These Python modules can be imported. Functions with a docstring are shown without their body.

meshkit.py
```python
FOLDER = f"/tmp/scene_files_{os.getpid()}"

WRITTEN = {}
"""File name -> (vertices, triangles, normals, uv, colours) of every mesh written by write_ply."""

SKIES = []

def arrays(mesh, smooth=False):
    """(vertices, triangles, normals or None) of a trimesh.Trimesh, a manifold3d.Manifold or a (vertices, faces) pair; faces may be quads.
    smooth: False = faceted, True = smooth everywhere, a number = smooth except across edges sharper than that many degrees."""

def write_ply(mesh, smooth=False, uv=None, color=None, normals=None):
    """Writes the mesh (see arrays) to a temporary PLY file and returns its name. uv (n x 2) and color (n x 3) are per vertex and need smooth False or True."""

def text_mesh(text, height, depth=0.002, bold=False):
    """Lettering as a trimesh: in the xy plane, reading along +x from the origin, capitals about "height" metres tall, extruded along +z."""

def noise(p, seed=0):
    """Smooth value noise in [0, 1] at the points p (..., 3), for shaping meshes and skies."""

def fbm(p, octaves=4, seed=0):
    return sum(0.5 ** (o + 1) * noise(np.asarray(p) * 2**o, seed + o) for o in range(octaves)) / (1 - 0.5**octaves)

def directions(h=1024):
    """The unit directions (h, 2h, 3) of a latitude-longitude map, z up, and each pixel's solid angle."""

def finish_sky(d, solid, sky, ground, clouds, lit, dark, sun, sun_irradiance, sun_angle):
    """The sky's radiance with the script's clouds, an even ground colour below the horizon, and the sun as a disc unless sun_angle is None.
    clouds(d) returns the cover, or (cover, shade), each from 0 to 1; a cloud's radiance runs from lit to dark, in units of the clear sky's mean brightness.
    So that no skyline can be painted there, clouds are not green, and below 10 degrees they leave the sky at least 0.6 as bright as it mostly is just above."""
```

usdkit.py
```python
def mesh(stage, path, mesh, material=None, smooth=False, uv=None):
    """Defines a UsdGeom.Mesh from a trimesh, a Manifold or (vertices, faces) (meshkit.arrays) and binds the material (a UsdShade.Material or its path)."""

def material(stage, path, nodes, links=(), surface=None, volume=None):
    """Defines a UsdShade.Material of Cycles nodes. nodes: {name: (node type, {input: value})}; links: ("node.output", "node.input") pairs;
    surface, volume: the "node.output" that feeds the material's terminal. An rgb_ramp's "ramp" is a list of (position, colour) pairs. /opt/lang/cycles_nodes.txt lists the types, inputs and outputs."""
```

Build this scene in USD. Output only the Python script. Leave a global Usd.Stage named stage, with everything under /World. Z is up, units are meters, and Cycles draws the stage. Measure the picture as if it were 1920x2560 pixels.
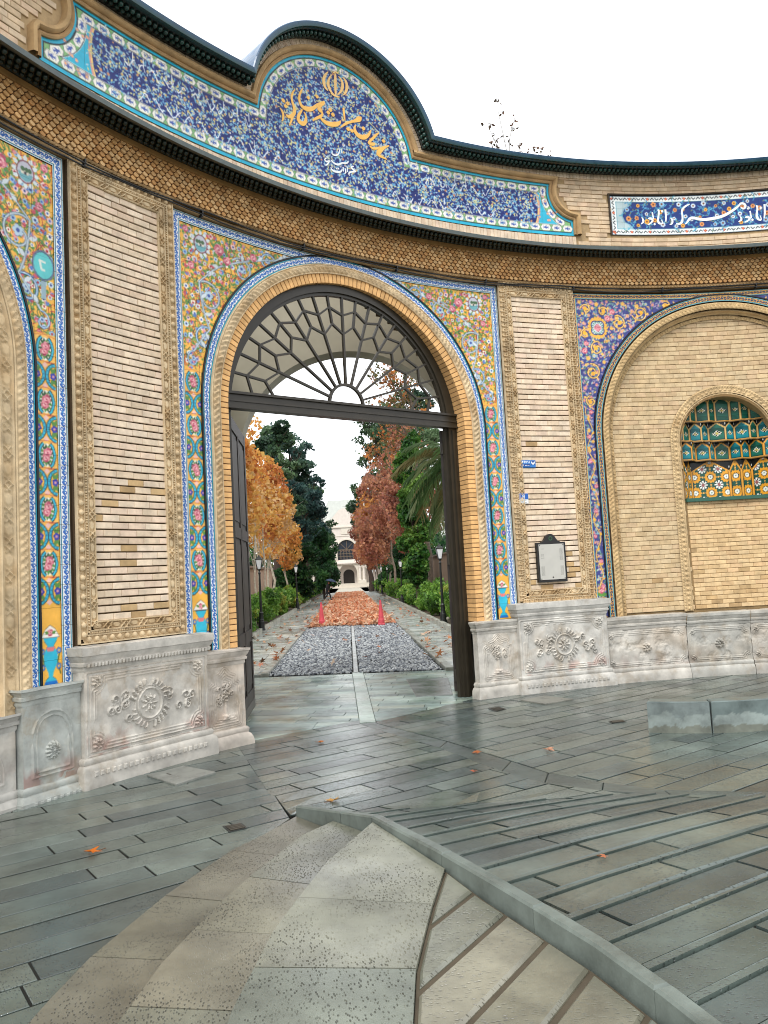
import math, random
import numpy as np, trimesh, usdkit, meshkit
from PIL import Image, ImageDraw
from pxr import Usd, UsdGeom, UsdShade, UsdLux, Gf, Sdf, Vt
from shapely.geometry import Polygon, box as sbox, LineString, Point
from shapely import affinity
from shapely.ops import unary_union

stage = Usd.Stage.CreateInMemory()
UsdGeom.SetStageUpAxis(stage, 'Z'); UsdGeom.SetStageMetersPerUnit(stage, 1.0)
UsdGeom.Xform.Define(stage, '/World'); UsdGeom.Scope.Define(stage, '/World/Looks')
pi = math.pi
# ------------------------------------------------------------------ camera, sky, light
EYE = np.array([0.0, 0.0, 2.0]); YAW, PITCH, ROLL, FPX = .0491, .0810, -.0542, 1962.1
fwd = np.array([math.sin(YAW)*math.cos(PITCH), math.cos(YAW)*math.cos(PITCH), math.sin(PITCH)])
rgt = np.array([math.cos(YAW), -math.sin(YAW), 0.0]); upv = np.cross(rgt, fwd)
rr = math.cos(ROLL)*rgt+math.sin(ROLL)*upv; uu = -math.sin(ROLL)*rgt+math.cos(ROLL)*upv
cam = UsdGeom.Camera.Define(stage, '/World/camera')
cam.AddTransformOp().Set(Gf.Matrix4d(*rr, 0, *uu, 0, *(-fwd), 0, *EYE, 1))
cam.CreateHorizontalApertureAttr(36.0); cam.CreateFocalLengthAttr(36.0*FPX/1920); cam.CreateFStopAttr(0.0)
cam.CreateClippingRangeAttr(Gf.Vec2f(0.05, 5000))
EXPOSURE = 0.78
cam.CreateExposureAttr(EXPOSURE)
SUN_EL, SUN_AZ = math.radians(52), math.radians(205)      # azimuth from +y towards +x
sky_mat = usdkit.material(stage, '/World/Looks/sky', {
    'sky': ('sky_texture', {'sky_type': 'single_scattering', 'sun_disc': False, 'sun_elevation': SUN_EL, 'sun_rotation': SUN_AZ, 'air_density': 1.0, 'aerosol_density': 3.0}),
    'tc': ('texture_coordinate', {}), 'map': ('mapping', {'scale': (1.0, 1.0, 2.2)}),
    'n': ('noise_texture', {'scale': 1.6, 'detail': 5.0, 'roughness': 0.5}),
    'r': ('rgb_ramp', {'ramp': [(0.0, (8.7, 9.1, 9.6)), (0.5, (9.9, 10.1, 10.35)), (1.0, (10.9, 11.0, 11.1))]}),
    'mx': ('mix', {'fac': 0.93}),
    'bg': ('background_shader', {'strength': 0.1})},
    [('tc.generated', 'map.vector'), ('map.vector', 'n.vector'), ('n.fac', 'r.fac'), ('sky.color', 'mx.color1'), ('r.color', 'mx.color2'), ('mx.color', 'bg.color')], surface='bg.background')
dome = UsdLux.DomeLight.Define(stage, '/World/sky')
UsdShade.MaterialBindingAPI.Apply(dome.GetPrim()).Bind(sky_mat)
dome.GetPrim().SetCustomDataByKey('kind', 'structure')
sun = UsdLux.DistantLight.Define(stage, '/World/sun')
sun.CreateIntensityAttr(0.40); sun.CreateAngleAttr(25.0); sun.CreateNormalizeAttr(True); sun.CreateColorAttr(Gf.Vec3f(1.0, .98, .95))
sun.AddRotateZOp().Set(-math.degrees(SUN_AZ)); sun.AddRotateXOp().Set(-(90-math.degrees(SUN_EL)))   # -z axis then points away from the sun

# ------------------------------------------------------------------ helpers
rng = np.random.default_rng(7)
CX, CY, R = 6.397, 2.208, 11.231                 # the crescent: centre and radius of the wall face
def dev(s, z, d):
    """developed wall: s metres along the face, z up, d behind the face (negative: towards the forecourt)"""
    s = np.asarray(s, float); a = s/R; r = R+np.asarray(d, float)
    return np.stack(np.broadcast_arrays(CX+r*np.sin(a), CY+r*np.cos(a), np.asarray(z, float)), -1)
def lin(c):
    c = np.asarray(c, float)/255.0
    return np.where(c <= .04045, c/12.92, ((c+.055)/1.055)**2.4)
used = {}
def numbered(parent, name):
    p = (parent.GetPath().pathString if parent is not None else '/World')
    k = used.get((p, name), 0); used[(p, name)] = k+1
    return f'{p}/{name}' + (f'_{k:03d}' if k else '')
def tag(o, label=None, cat=None, group=None, kind=None):
    o = o.GetPrim() if hasattr(o, 'GetPrim') else o
    for k, v in (('label', label), ('category', cat), ('group', group), ('kind', kind)):
        if v: o.SetCustomDataByKey(k, v)
    return o
def thing(name, label=None, cat=None, loc=None, rz=0, group=None, kind=None, parent=None):
    x = UsdGeom.Xform.Define(stage, numbered(parent, name))
    if loc is not None: x.AddTranslateOp().Set(Gf.Vec3d(*map(float, loc)))
    if rz: x.AddRotateZOp().Set(float(rz))
    return tag(x, label, cat, group, kind)
def vnormals(v, f):
    n = np.zeros_like(v); c = np.cross(v[f[:, 1]]-v[f[:, 0]], v[f[:, 2]]-v[f[:, 0]])
    for k in range(3): np.add.at(n, f[:, k], c)
    l = np.linalg.norm(n, axis=1, keepdims=True)
    return np.where(l > 0, n/np.maximum(l, 1e-30), [0, 0, 1.0])
def put(name, parent, v, f, mat, col=None, smooth=False, kind=None, label=None):
    """one Mesh prim; f may hold quads; col: one colour or one per vertex (linear)"""
    v = np.asarray(v, float); f = np.asarray(f, int)
    if f.shape[1] == 4: f = np.vstack([f[:, [0, 1, 2]], f[:, [0, 2, 3]]])
    nrm = None
    if smooth is True: nrm = vnormals(v, f)
    elif smooth:
        v2, f, nrm = meshkit.arrays((v, f), smooth)
        if col is not None and np.ndim(col) == 2:
            from scipy.spatial import cKDTree
            col = np.asarray(col)[cKDTree(v).query(v2)[1]]
        v = v2
    m = UsdGeom.Mesh.Define(stage, numbered(parent, name))
    m.CreatePointsAttr(Vt.Vec3fArray.FromNumpy(np.ascontiguousarray(v, np.float32)))
    m.CreateFaceVertexCountsAttr(Vt.IntArray.FromNumpy(np.full(len(f), 3, np.int32)))
    m.CreateFaceVertexIndicesAttr(Vt.IntArray.FromNumpy(np.ascontiguousarray(f, np.int32).ravel()))
    m.CreateSubdivisionSchemeAttr('none')
    if nrm is not None:
        m.CreateNormalsAttr(Vt.Vec3fArray.FromNumpy(np.ascontiguousarray(nrm, np.float32))); m.SetNormalsInterpolation('vertex')
    if col is not None:
        c = np.broadcast_to(np.asarray(col, np.float32), (len(v), 3))
        UsdGeom.PrimvarsAPI(m).CreatePrimvar('col', Sdf.ValueTypeNames.Color3fArray, 'vertex').Set(Vt.Vec3fArray.FromNumpy(np.ascontiguousarray(c)))
    UsdShade.MaterialBindingAPI.Apply(m.GetPrim()).Bind(mat)
    return tag(m, label=label, kind=kind)
class MB:
    """collects shapes that become ONE mesh"""
    def __init__(s): s.v, s.f, s.c, s.n = [], [], [], 0
    def add(s, v, f, col=(.5, .5, .5)):
        v = np.asarray(v, float); f = np.asarray(f, int)
        if f.shape[1] == 4: f = np.vstack([f[:, [0, 1, 2]], f[:, [0, 2, 3]]])
        s.v.append(v); s.f.append(f+s.n); s.c.append(np.broadcast_to(np.asarray(col, float), (len(v), 3))); s.n += len(v)
    def tm(s, m, col=(.5, .5, .5)): s.add(m.vertices, m.faces, col)
    def build(s, name, parent, mat, **k):
        return put(name, parent, np.vstack(s.v), np.vstack(s.f), mat, col=np.vstack(s.c), **k)
BF = np.array([[0, 1, 2, 3], [0, 4, 5, 1], [1, 5, 6, 2], [2, 6, 7, 3], [3, 7, 4, 0], [4, 8, 9, 5], [5, 9, 10, 6], [6, 10, 11, 7], [7, 11, 8, 4]])
def brick_vf(s0, s1, z0, z1, d0, d1, b=.005):
    """a brick on the developed wall: face at d0 (front) with eased edges, sides back to d1"""
    S = np.array([s0+b, s1-b, s1-b, s0+b, s0, s1, s1, s0, s0, s1, s1, s0]); Z = np.array([z0+b, z0+b, z1-b, z1-b, z0, z0, z1, z1, z0, z0, z1, z1])
    D = np.array([d0]*4+[d0+b]*4+[d1]*4)
    return dev(S, Z, D), BF
def block_vf(x0, x1, y0, y1, z0, z1, b=.0):
    """a world-space box with eased top edges"""
    X = [x0+b, x1-b, x1-b, x0+b, x0, x1, x1, x0, x0, x1, x1, x0]; Y = [y0+b, y0+b, y1-b, y1-b, y0, y0, y1, y1, y0, y0, y1, y1]
    return np.stack([X, Y, [z1]*4+[z1-b]*4+[z0]*4], -1).astype(float), np.vstack([BF, [[8, 11, 10, 9]]])
def resample(pts, step):
    pts = np.asarray(pts, float); out = [pts[0]]
    for a, b in zip(pts[:-1], pts[1:]):
        n = max(1, int(math.ceil(np.hypot(*(b-a))/step)))
        out += [a+(b-a)*(i+1)/n for i in range(n)]
    return np.array(out)
def miters(p, closed=False):
    """left normals with miter lengths for a 2-D polyline"""
    d = np.diff(p, axis=0)
    if closed: d = np.vstack([d, p[0]-p[-1]])
    d = d/np.maximum(np.linalg.norm(d, axis=1, keepdims=True), 1e-12)
    n = np.stack([-d[:, 1], d[:, 0]], 1)
    if closed: a, b = np.roll(n, 1, axis=0), n
    else: a, b = np.vstack([n[:1], n]), np.vstack([n, n[-1:]])
    m = a+b; k = (m*m).sum(1, keepdims=True)
    return 2*m/np.maximum(k, .35)
def grid_faces(nu, nv, closed=False):
    i, j = np.meshgrid(np.arange(nu if closed else nu-1), np.arange(nv-1), indexing='ij')
    a = i*nv+j; b = ((i+1) % nu)*nv+j
    return np.stack([a, b, b+1, a+1], -1).reshape(-1, 4)
def sweep_face(path, prof, step=.12, closed=False):
    """a moulding that runs along path (s, z) on the wall; prof: (n, d), n to the left of the path"""
    p = resample(path, step); m = miters(p, closed); prof = np.asarray(prof, float)
    S = p[:, None, 0]+m[:, None, 0]*prof[None, :, 0]; Z = p[:, None, 1]+m[:, None, 1]*prof[None, :, 0]
    v = dev(S, Z, np.broadcast_to(prof[None, :, 1], S.shape)).reshape(-1, 3)
    return v, grid_faces(len(p), len(prof), closed)
def sweep_plan(path, prof, step=.15):
    """a moulding that runs along a plan path (s, d) of the wall; prof: (out, z), out = towards the right-hand side of the path"""
    p = resample(path, step); m = -miters(p); prof = np.asarray(prof, float)
    S = p[:, None, 0]+m[:, None, 0]*prof[None, :, 0]; D = p[:, None, 1]+m[:, None, 1]*prof[None, :, 0]
    return dev(S, np.broadcast_to(prof[None, :, 1], S.shape), D).reshape(-1, 3), grid_faces(len(p), len(prof))
def ribbon(path, w, dfun, du=.012, dv=.012, cfun=None, closed=False):
    """an ornamented strip of width w centred on path (s, z); dfun(u, v) its depth, cfun(u, v) its colour; u along, v across"""
    p = resample(path, du); m = miters(p, closed)
    u = np.concatenate([[0], np.cumsum(np.hypot(*np.diff(p, axis=0).T))])
    vv = np.linspace(-w/2, w/2, max(3, int(round(w/dv))+1))
    S = p[:, None, 0]+m[:, None, 0]*vv[None]; Z = p[:, None, 1]+m[:, None, 1]*vv[None]
    U, V = np.meshgrid(u, vv, indexing='ij')
    D = dfun(U, V)
    c = None if cfun is None else cfun(U, V).reshape(-1, 3)
    return dev(S, Z, D).reshape(-1, 3), grid_faces(len(p), len(vv), closed), c
def arc(cx, cz, r, a0, a1, n=48):
    t = np.radians(np.linspace(a0, a1, n))
    return np.stack([cx+r*np.cos(t), cz+r*np.sin(t)], 1)
def tube_vf(pts, rad, n=8, cap=True):
    """a round bar along 3-D points; rad one number or one per point"""
    pts = np.asarray(pts, float); rad = np.broadcast_to(np.asarray(rad, float), (len(pts),))
    t = np.gradient(pts, axis=0); t /= np.maximum(np.linalg.norm(t, axis=1, keepdims=True), 1e-9)
    a = np.where(np.abs(t[:, 2:3]) > .9, [[1., 0, 0]], [[0, 0, 1.]])
    e1 = np.cross(t, a); e1 /= np.maximum(np.linalg.norm(e1, axis=1, keepdims=True), 1e-9); e2 = np.cross(t, e1)
    th = np.linspace(0, 2*pi, n, endpoint=False)
    v = (pts[:, None]+rad[:, None, None]*(np.cos(th)[None, :, None]*e1[:, None]+np.sin(th)[None, :, None]*e2[:, None])).reshape(-1, 3)
    f = [[i*n+k, i*n+(k+1) % n, (i+1)*n+(k+1) % n, (i+1)*n+k] for i in range(len(pts)-1) for k in range(n)]
    if cap:
        v = np.vstack([v, pts[:1], pts[-1:]]); b = len(pts)*n
        f += [[b, (k+1) % n, k, k] for k in range(n)]+[[b+1, b-n+k, b-n+(k+1) % n, b-n+(k+1) % n] for k in range(n)]
    return v, np.array(f)
def lathe_vf(prof, n=16, c=(0, 0, 0), a0=0.0):
    prof = np.asarray(prof, float); th = np.linspace(0, 2*pi, n, endpoint=False)+a0
    v = np.stack([prof[:, None, 0]*np.cos(th), prof[:, None, 0]*np.sin(th), np.broadcast_to(prof[:, None, 1], (len(prof), n))], -1).reshape(-1, 3)+np.asarray(c, float)
    f = [[i*n+k, i*n+(k+1) % n, (i+1)*n+(k+1) % n, (i+1)*n+k] for i in range(len(prof)-1) for k in range(n)]
    return v, np.array(f)
def obox(c, ex, ey, ez, hx, hy, hz):
    """an oriented box: centre, three axes, half sizes"""
    c, ex, ey, ez = (np.asarray(q, float) for q in (c, ex, ey, ez))
    v = np.array([c+sx*hx*ex+sy*hy*ey+sz*hz*ez for sx, sy, sz in [(-1, -1, -1), (1, -1, -1), (1, 1, -1), (-1, 1, -1), (-1, -1, 1), (1, -1, 1), (1, 1, 1), (-1, 1, 1)]])
    return v, np.array([[0, 3, 2, 1], [4, 5, 6, 7], [0, 1, 5, 4], [1, 2, 6, 5], [2, 3, 7, 6], [3, 0, 4, 7]])
def poly_vf(poly, z0, z1, bev=.0, zf=None):
    """a plate from a shapely polygon: top at z1 (plus zf(x, y)), sides down to z0, eased edge"""
    poly = Polygon(poly.exterior)
    inner = poly.buffer(-bev, join_style=2) if bev else poly
    if inner.is_empty or inner.geom_type != 'Polygon': inner = poly; bev = 0
    o = np.array(poly.exterior.coords)[:-1]; i_ = np.array(inner.exterior.coords)[:-1]
    if Polygon(o).exterior.is_ccw is False: o = o[::-1]
    if Polygon(i_).exterior.is_ccw is False: i_ = i_[::-1]
    tv, tf = trimesh.creation.triangulate_polygon(Polygon(i_), engine='earcut')
    tv = np.asarray(tv); k = zf if zf is not None else (lambda x, y: 0*x)
    top = np.column_stack([tv, z1+k(tv[:, 0], tv[:, 1])])
    a = tv[tf]; ar = (a[:, 1, 0]-a[:, 0, 0])*(a[:, 2, 1]-a[:, 0, 1])-(a[:, 2, 0]-a[:, 0, 0])*(a[:, 1, 1]-a[:, 0, 1])
    tf = np.where(ar[:, None] > 0, tf, tf[:, ::-1])
    V = [top]; F = [np.column_stack([tf, tf[:, 2]])]; n = len(top)
    def ring(p, z): return np.column_stack([p, z+k(p[:, 0], p[:, 1])])
    if bev and len(o) == len(i_):
        j = int(np.argmin(((o[0]-i_)**2).sum(1))); i_ = np.roll(i_, -j, axis=0); levels = [ring(i_, z1), ring(o, z1-bev), ring(o, z0)]
    else: levels = [ring(o, z1-.0005), ring(o, z0)]
    for A, B in zip(levels[:-1], levels[1:]):
        m = len(A); V += [A, B]; q = np.arange(m); r_ = (q+1) % m
        F.append(np.stack([n+q, n+m+q, n+m+r_, n+r_], 1)); n += 2*m
    return np.vstack(V), np.vstack(F)
# ------------------------------------------------------------------ materials
def L(n): return '/World/Looks/'+n
def principled_col(name, rough=.85, mott=(.72, 1.18), mscale=6., bump=.25, bscale=90., bdist=.004, spec=.5, rough_var=0., stain=None, coat=0., detail=5.):
    """colour from the mesh's own primvar, broken up by noise, with fine relief"""
    n = {'a': ('attribute', {'attribute': 'col'}), 'g': ('geometry', {}),
         'n1': ('noise_texture', {'scale': mscale, 'detail': detail, 'roughness': .62}),
         'r1': ('map_range', {'from_min': .28, 'from_max': .72, 'to_min': mott[0], 'to_max': mott[1]}),
         'm': ('vector_math', {'math_type': 'scale'}),
         'n2': ('noise_texture', {'scale': bscale, 'detail': 4.0, 'roughness': .6}),
         'b': ('bump', {'strength': bump, 'distance': bdist}),
         'r2': ('map_range', {'from_min': .3, 'from_max': .7, 'to_min': max(.02, rough-rough_var), 'to_max': min(1., rough+rough_var)}),
         'p': ('principled_bsdf', {'specular_ior_level': spec, 'coat_weight': coat})}
    l = [('g.position', 'n1.vector'), ('n1.fac', 'r1.value'), ('a.color', 'm.vector1'), ('r1.result', 'm.scale'), ('g.position', 'n2.vector'), ('n2.fac', 'b.height'),
         ('b.normal', 'p.normal'), ('n1.fac', 'r2.value'), ('r2.result', 'p.roughness')]
    if stain:
        n |= {'n3': ('noise_texture', {'scale': stain[0], 'detail': 6.0, 'roughness': .65}), 'r3': ('map_range', {'from_min': stain[1], 'from_max': stain[2], 'to_min': 0., 'to_max': stain[3], 'clamp': True}),
              'mx': ('mix', {'color2': tuple(stain[4])})}
        l += [('g.position', 'n3.vector'), ('n3.fac', 'r3.value'), ('r3.result', 'mx.fac'), ('m.vector', 'mx.color1'), ('mx.color', 'p.base_color')]
    else: l.append(('m.vector', 'p.base_color'))
    return usdkit.material(stage, L(name), n, l, surface='p.BSDF')
def plain(name, col, rough=.5, metal=0., spec=.5, bump=0., bscale=40., mott=(.8, 1.15), mscale=5.):
    n = {'g': ('geometry', {}), 'n1': ('noise_texture', {'scale': mscale, 'detail': 4.0}), 'r1': ('map_range', {'from_min': .3, 'from_max': .7, 'to_min': mott[0], 'to_max': mott[1]}),
         'c': ('color', {'value': tuple(col)}), 'm': ('vector_math', {'math_type': 'scale'}), 'p': ('principled_bsdf', {'roughness': rough, 'metallic': metal, 'specular_ior_level': spec})}
    l = [('g.position', 'n1.vector'), ('n1.fac', 'r1.value'), ('c.color', 'm.vector1'), ('r1.result', 'm.scale'), ('m.vector', 'p.base_color')]
    if bump:
        n |= {'n2': ('noise_texture', {'scale': bscale, 'detail': 4.0}), 'b': ('bump', {'strength': bump, 'distance': .004})}
        l += [('g.position', 'n2.vector'), ('n2.fac', 'b.height'), ('b.normal', 'p.normal')]
    return usdkit.material(stage, L(name), n, l, surface='p.BSDF')
def leafmat(name, trans=.35, rough=.5, mott=(.6, 1.35)):
    n = {'a': ('attribute', {'attribute': 'col'}), 'g': ('geometry', {}), 'r1': ('map_range', {'from_min': 0., 'from_max': 1., 'to_min': mott[0], 'to_max': mott[1]}),
         'm': ('vector_math', {'math_type': 'scale'}), 'p': ('principled_bsdf', {'roughness': rough, 'specular_ior_level': .3}), 't': ('translucent_bsdf', {}), 'x': ('mix_closure', {'fac': trans})}
    l = [('g.random_per_island', 'r1.value'), ('a.color', 'm.vector1'), ('r1.result', 'm.scale'), ('m.vector', 'p.base_color'), ('m.vector', 't.color'), ('p.BSDF', 'x.closure1'), ('t.BSDF', 'x.closure2')]
    return usdkit.material(stage, L(name), n, l, surface='x.closure')
def wetstone(name, ang, along=22., across=75., pit=.55, rough=(.10, .42), bump=.6, mott=(.62, 1.25)):
    """hammered dark paving stone, rain-wet: short chisel pits along a direction, patchy gloss"""
    n = {'a': ('attribute', {'attribute': 'col'}), 'g': ('geometry', {}),
         'mp': ('mapping', {'mapping_type': 'texture', 'rotation': (0, 0, ang), 'scale': (1/along, 1/across, 1/along)}),
         'w': ('noise_texture', {'scale': 3.0, 'detail': 2.0}), 'ws': ('vector_math', {'math_type': 'scale', 'scale': .05}), 'wa': ('vector_math', {'math_type': 'add'}),
         'v': ('voronoi_texture', {'scale': 1.0, 'feature': 'f1', 'randomness': .85}),
         'vr': ('map_range', {'from_min': .14, 'from_max': .34, 'to_min': 0., 'to_max': 1., 'clamp': True}),
         'pn': ('noise_texture', {'scale': 1.7, 'detail': 3.0}), 'pr': ('map_range', {'from_min': .40, 'from_max': .60, 'to_min': .10, 'to_max': 1., 'clamp': True}),
         'pv': ('mix_float', {'a': 1.0}),
         'n1': ('noise_texture', {'scale': 1.5, 'detail': 6.0, 'roughness': .65}), 'r1': ('map_range', {'from_min': .34, 'from_max': .66, 'to_min': mott[0]*.85, 'to_max': mott[1]*1.05}),
         'pc': ('map_range', {'from_min': 0., 'from_max': 1., 'to_min': 1-pit, 'to_max': 1.}), 'mm': ('math', {'math_type': 'multiply'}),
         'm': ('vector_math', {'math_type': 'scale'}),
         'n2': ('noise_texture', {'scale': 140., 'detail': 3.0}), 'ad': ('math', {'math_type': 'multiply_add', 'value2': .18}),
         'b': ('bump', {'strength': bump, 'distance': .004}),
         'n4': ('noise_texture', {'scale': 1.1, 'detail': 4.0, 'roughness': .55}), 'rr': ('map_range', {'from_min': .36, 'from_max': .64, 'to_min': rough[0], 'to_max': rough[1], 'clamp': True}),
         'p': ('principled_bsdf', {'specular_ior_level': 1.0})}
    l = [('g.position', 'w.vector'), ('w.color', 'ws.vector1'), ('g.position', 'wa.vector1'), ('ws.vector', 'wa.vector2'), ('wa.vector', 'mp.vector'), ('mp.vector', 'v.vector'), ('v.distance', 'vr.value'),
         ('g.position', 'pn.vector'), ('pn.fac', 'pr.value'), ('pr.result', 'pv.fac'), ('vr.result', 'pv.b'),
         ('g.position', 'n1.vector'), ('n1.fac', 'r1.value'), ('pv.result', 'pc.value'), ('pc.result', 'mm.value1'), ('r1.result', 'mm.value2'), ('a.color', 'm.vector1'), ('mm.value', 'm.scale'), ('m.vector', 'p.base_color'),
         ('g.position', 'n2.vector'), ('n2.fac', 'ad.value1'), ('pv.result', 'ad.value3'), ('ad.value', 'b.height'), ('b.normal', 'p.normal'),
         ('g.position', 'n4.vector'), ('n4.fac', 'rr.value'), ('rr.result', 'p.roughness')]
    return usdkit.material(stage, L(name), n, l, surface='p.BSDF')
M_BRICK = principled_col('brick', .9, (.74, 1.16), 7., .35, 120., .004)
M_ORN = principled_col('moulded_brick', .9, (.68, 1.18), 5., .3, 110., .004, stain=(3.0, .55, .75, .35, lin((120, 90, 55))))
M_MORTAR = principled_col('mortar', .95, (.7, 1.1), 9., .4, 70., .006)
M_TILE = principled_col('glazed_tile', .26, (.80, 1.08), 3.5, .06, 14., .004, spec=.32, rough_var=.1)
M_GLAZE = principled_col('dark_glaze', .22, (.7, 1.2), 6., .05, 20., .004, rough_var=.1)
M_MARBLE = principled_col('carved_marble', .7, (.55, 1.12), 4., .3, 60., .004, stain=(2.8, .52, .70, .62, lin((132, 116, 92))))
M_PLASTER = principled_col('plaster', .9, (.9, 1.05), 2., .1, 40., .003)
M_PAVE = wetstone('paving_stone', math.radians(112), 26., 85., .55, (.10, .32), 1.0)
M_RAMP = wetstone('ramp_stone', math.radians(6), 26., 85., .55, (.14, .38), 1.0)
M_LAND = wetstone('landing_stone', math.radians(-8), 26., 85., .62, (.22, .46), 1.0)
M_TREAD = wetstone('tread_stone', math.radians(97), 26., 84., .66, (.18, .42), 1.2)
M_PASSAGE = wetstone('passage_stone', math.radians(0), 30., 80., .35, (.14, .40), .6)
M_KERB = principled_col('kerb_stone', .38, (.5, 1.3), 3., .25, 60., .004, rough_var=.2, stain=(2.0, .55, .7, .5, lin((60, 64, 62))))
M_GROUND = principled_col('ground_soil', .9, (.6, 1.3), 4., .5, 40., .01)
M_COBBLE = principled_col('cobble', .3, (.6, 1.3), 8., .3, 60., .004, rough_var=.15)
M_FRAME = plain('dark_painted_steel', lin((46, 41, 32)), .4, 0., .5, .1, 60.)
M_WOOD = plain('dark_wood', lin((36, 28, 22)), .5, 0., .4, .3, 30., (.5, 1.4))
M_CABLE = plain('black_cable', lin((22, 22, 22)), .5)
M_LAMP = plain('lamp_iron', lin((18, 22, 20)), .4, 0., .5)
M_PAINT = principled_col('painted_metal', .4, (.95, 1.05), 5., .0, 40.)
M_CONE = plain('cone_plastic', lin((200, 74, 84)), .5)
M_CLOTH = principled_col('cloth', .9, (.85, 1.1), 20., .2, 200.)
M_BARK = principled_col('bark', .95, (.5, 1.35), 7., .8, 30., .02)
M_LEAF = leafmat('foliage', .3)
M_AUT = leafmat('autumn_foliage', .4)
M_FALL = leafmat('fallen_leaf', .15, .6, (.6, 1.3))
M_LGLASS = usdkit.material(stage, L('milk_glass'), {'p': ('principled_bsdf', {'base_color': (.75, .77, .78), 'roughness': .2, 'specular_ior_level': .6})}, [], surface='p.BSDF')
M_PANE = usdkit.material(stage, L('window_glass'), {'f': ('fresnel', {'IOR': 1.5}), 't': ('transparent_bsdf', {'color': (.85, .88, .88)}), 'g': ('glossy_bsdf', {'roughness': .03, 'color': (.9, .9, .9)}), 'x': ('mix_closure', {})}, [('f.fac', 'x.fac'), ('t.BSDF', 'x.closure1'), ('g.BSDF', 'x.closure2')], surface='x.closure')
# ------------------------------------------------------------------ the crescent wall: masonry
SC, ZC = -6.63, 4.29              # gate: centre line, springing
LC = -13.9                        # neighbouring bay to the left, mostly outside the frame
BC, ZB = .47, 4.19                # blind arch to the right
S_L, S_R = -13.2, 5.4             # how far the crescent is built
wall = thing('crescent_wall', 'curved buff brick gate wall with blue and yellow tile panels and carved marble base', 'wall')
WR = np.random.default_rng(11)
BUFF = [lin(c) for c in ((222, 202, 177), (219, 198, 171), (224, 205, 181), (216, 194, 166), (222, 198, 174), (214, 190, 164), (225, 205, 179))]
DARKB = [lin(c) for c in ((186, 156, 112), (192, 162, 118), (178, 148, 106))]
ORNC = lin((208, 186, 150)); ORND = lin((176, 146, 104))
def prism(corners, d0, d1, b=.004):
    """a convex plate on the wall, corners (s, z) anticlockwise as seen from the court; front at d0, sides back to d1"""
    q = np.asarray(corners, float); c = q.mean(0); k = len(q); ln = np.linalg.norm(q-c, axis=1, keepdims=True)
    q_in = c+(q-c)*(1-b*1.4/np.maximum(ln, 1e-6))
    d0 = np.broadcast_to(np.asarray(d0, float), (k,))
    v = np.vstack([dev(q_in[:, 0], q_in[:, 1], d0), dev(q[:, 0], q[:, 1], d0+b), dev(q[:, 0], q[:, 1], np.full(k, d1))])
    i = np.arange(k); j = (i+1) % k
    f = np.vstack([np.stack([i, k+i, k+j, j], 1)[:, ::-1], np.stack([k+i, 2*k+i, 2*k+j, k+j], 1)[:, ::-1], np.array([[0, a, a+1, a+1] for a in range(1, k-1)])])
    return v, f
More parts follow.
